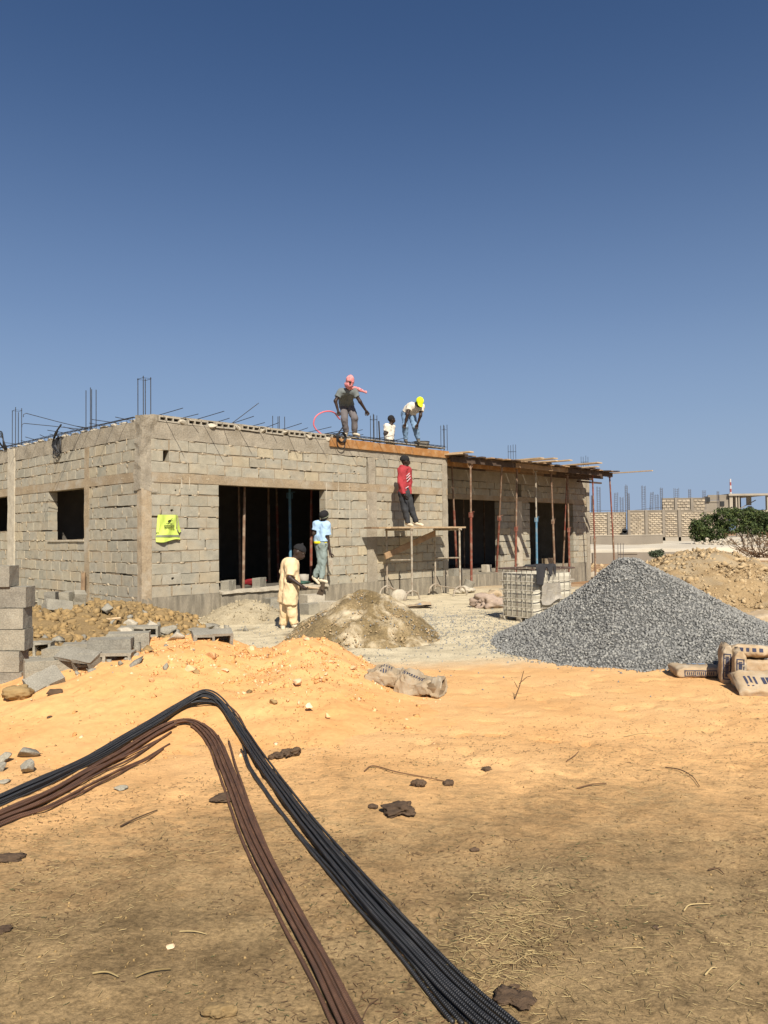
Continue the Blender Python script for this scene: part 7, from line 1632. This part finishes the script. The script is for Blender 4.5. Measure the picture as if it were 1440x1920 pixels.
def stick(pts, r, label, mat='twig', name='stick', group='sticks on the sand and soil'):
    P_ = catmull([hit(x, y) for x, y in pts], 6); c = P_[0].copy(); o = empty(name, c)
    P_[:, 2] += r + .004 + .006 * np.sin(np.linspace(0, 3, len(P_))); MB().tube(P_ - c, np.linspace(r, r * .6, len(P_)), 6).build('stem', mat, o); return tag(o, label, 'stick', group)
stick(((683, 1437 + 12), (700, 1440), (745, 1452), (800, 1462), (845, 1471)), .0045, 'long brown stick beside the twin dung lumps on the sand')
stick(((226, 1553), (255, 1540), (295, 1522)), .005, 'dark twig on the soil left of the rusty bars')
stick(((1062, 1430), (1078, 1420), (1085, 1412)), .0038, 'short dark curved twig at the centre of the open sand')
stick(((1082, 1481), (1110, 1476), (1136, 1472)), .0045, 'straight brown stick flat on the sand right of centre')
stick(((1170, 1383), (1210, 1378), (1262, 1377)), .003, 'long thin pale twig below the gravel heap', 'straw')
stick(((1248, 1441), (1275, 1447), (1298, 1460), (1312, 1478)), .0038, 'curving grey twig on the sand at the right')
stick(((174, 1829), (200, 1832), (222, 1837)), .0038, 'pale split straw stem at lower left, left of the longer one', 'straw')
stick(((254, 1838), (285, 1828), (320, 1823)), .0038, 'pale forked stalk at lower left, right of the split stem', 'straw')
stick(((337, 1752), (365, 1753), (388, 1758)), .0026, 'thin yellow stalk above the white scrap', 'straw')
stick(((1282, 1712), (1295, 1704), (1332, 1699)), .003, 'pale bent stalk at lower right', 'straw')
stick(((1322, 1834), (1335, 1825), (1344, 1819)), .003, 'short pale stick near the lower right border', 'straw')
stick(((1328, 1636), (1345, 1634), (1358, 1643)), .0038, 'small dark hooked twig at the right', 'twig')
stick(((680, 1915), (692, 1893), (710, 1879)), .0026, 'thin dark stalk between the two bundles near the lower edge', 'twig')
# a bare twig standing upright in the sand
b0 = hit(963, 1312); o = empty('upright_twig', b0); tp = at_depth(982, 1258, b0[1]) - b0
MB().tube(catmull([(0, 0, -.02), tp * .5 + (.01, 0, 0), tp], 5), np.linspace(.006, .003, 11), 6).tube([tp * .55, tp * .55 + (.07, 0, .06), tp * .55 + (.11, 0, .07)], .0035, 5).tube([tp * .4, tp * .4 + (-.03, 0, .06)], .003, 5).build('stem', 'twig', o); tag(o, 'bare forked twig standing upright in the sand before the gravel', 'twig')
def dung(px, py, size, seed, label, mat='dung', cat='dung', name='dung_pat', group='dried dung pats', rz=0.0, rough=.6, sub=4, cut=False):
    if mat == 'dung': size = (size[0] * .85, size[1] * .85, size[2] * .7)
    p = hit(px, py); return lump(name, mat, p, size, seed, label, cat, rz, rough, sub, cut, group, .25)
dung(967, 1877, (.062, .07, .018), 3, 'large dark brown dung pat right of the black bars at the lower edge', rz=.3, rough=.9)
dung(966, 1853, (.017, .012, .008), 4, 'small dung crumb above the large pat at the lower edge')
dung(752, 1522, (.095, .11, .035), 5, 'broad grey brown dung pat in the middle of the foreground', rough=1.2)
dung(698, 1515, (.03, .03, .015), 6, 'small dung bit left of the broad middle pat')
dung(519, 1421, (.055, .06, .028), 7, 'left lump of the twin dung pats beside the black bars', rough=1.0); dung(545, 1417, (.06, .09, .04), 8, 'right lump of the twin dung pats beside the black bars', rough=1.0)
dung(785, 1474, (.045, .05, .03), 9, 'grey brown dung lump at the left end of the long stick'); dung(841, 1472, (.035, .045, .025), 10, 'dark dung lump at the right end of the long stick')
dung(912, 1443, (.045, .04, .014), 11, 'flat black brown dung flake alone on the sand', rough=.9); dung(14, 1612, (.09, .06, .018), 12, 'dark brown dung pat at the left border', rough=.9)
dung(6, 1748, (.03, .03, .012), 13, 'small reddish dung pat low at the left border'); dung(428, 1492, (.085, .10, .010), 14, 'dung pat lying under the rusty bars', rough=.9)
dung(890, 1597, (.026, .02, .012), 15, 'little dung pellet near the black bars on the soil'); dung(410, 1908, (.05, .03, .02), 16, 'earth coloured clod left of the rusty bars at the lower edge', 'dirt', 'clod', 'clod', None)
dung(1230, 1742, (.018, .018, .006), 17, 'dark spot of trodden dung on the soil at the lower right')
dung(37, 1308, (.115, .10, .06), 18, 'large brown cracked clod under the leaning block', 'dirtclod', 'clod', 'clod', 'brown clods at the left', rough=.6); dung(97, 1303, (.09, .06, .045), 19, 'dark brown clod on the sand right of the large cracked one', 'dung', 'clod', 'clod', 'brown clods at the left', cut=True)
dung(93, 1347, (.022, .02, .018), 20, 'tiny dark pebble alone on the smooth sand at the left', 'dung', 'pebble', 'pebble', None)
def stone(px, py, size, seed, label, mat='greyblock', group='grey stones at the left', rz=0.0): return dung(px, py, size, seed, label, mat, 'stone', 'stone', group, rz, .4, 3, True)
stone(50, 1420, (.11, .06, .045), 31, 'wedge shaped grey stone on the sand at the left'); stone(52, 1450, (.065, .06, .05), 32, 'rounded grey stone just below the wedge shaped one'); stone(8, 1430, (.05, .05, .035), 33, 'grey stone cut by the left border, upper one'); stone(3, 1446, (.03, .04, .03), 34, 'small grey stone at the left border, lower one'); stone(8, 1470, (.03, .03, .018), 37, 'flat grey stone at the left border just above the bars')
stone(223, 1481, (.048, .03, .018), 35, 'flat blue grey stone between the two limbs of the bars'); stone(318, 1779, (.022, .014, .006), 36, 'white scrap on the brown soil at lower left', 'chip', None)
for k, (px, py, sz, lb) in enumerate(((397, 1233, .06, 'largest white chunk near the left crest of the sand heap'), (355, 1258, .05, 'white chunk below the left crest of the sand heap'), (420, 1261, .04, 'flat white chunk right of the others below the crest'), (285, 1280, .04, 'white chunk on the far left flank of the sand heap'), (575, 1202, .05, 'white chunk at the second crest of the sand heap'), (470, 1219, .045, 'pinkish chunk in the dip between the two crests'), (560, 1285, .05, 'tan chunk in the middle of the right flank'), (580, 1330, .045, 'white chunk low on the right flank'), (614, 1345, .028, 'small white chunk furthest down the right flank'), (512, 1319, .04, 'brown chunk low in the middle of the sand heap'), (468, 1300, .035, 'grey chunk above the bars on the sand heap'), (368, 1262, .04, 'brown red chunk beside the white one below the crest'), (276, 1222, .07, 'long brown chunk along the left ridge of the sand heap'), (665, 1255, .05, 'pale chunk at the right shoulder of the sand heap'))):
    dung(px, py, (sz, sz * .8, sz * .6), 60 + k, lb, 'dirtclod' if 'brown' in lb or 'grey' in lb else 'chip', 'chunk', 'chunk', 'chunks on the sand heap', rough=.5, sub=3, cut=True)
# broken slabs by the long hollow block and the white chunks on the earth heap
for k, (px, py, sz, lb, m_) in enumerate((((200, 1150), 0, (.14, .09, .09), 'grey broken block corner sitting on the earth heap', 'greyblock'), ((245, 1175), 0, (.12, .1, .08), 'white broken lump right of the earth heap', 'pale'), ((235, 1192), 0, (.14, .1, .06), 'white rubble lump in front of the earth heap', 'pale'), ((285, 1180), 0, (.10, .08, .09), 'white lump close to the house corner', 'pale'), ((310, 1190), 0, (.16, .1, .09), 'grey half block by the house corner', 'greyblock'), ((200, 1205), 0, (.26, .14, .05), 'thin slab leaning over the tumbled blocks', 'greyblock'), ((330, 1200), 0, (.10, .09, .05), 'flat white slab just behind the left crest', 'pale'), ((388, 1180), 0, (.2, .14, .06), 'grey rubble pile left of the pale mound', 'greyblock'))):
    dung(px[0], px[1], sz, 80 + k, lb, m_, 'rubble', 'rubble_piece', 'broken concrete pieces', rough=.5, sub=3, cut=True)
o = empty('short_stick', hit(210, 1166)); MB().tube([(-.12, 0, .03), (.12, .03, .05)], .02, 6).build('stick', 'paletimber', o); tag(o, 'short pale stick lying on the earth heap', 'stick')
p = W(-0.12, 2.15, 0.1); o = empty('leaning_post', p); MB().tube([(0, 0, 0), (.01, .02, .75)], .045, 6).build('post', 'timber', o); tag(o, 'short dark wooden post standing against the left wall', 'post')
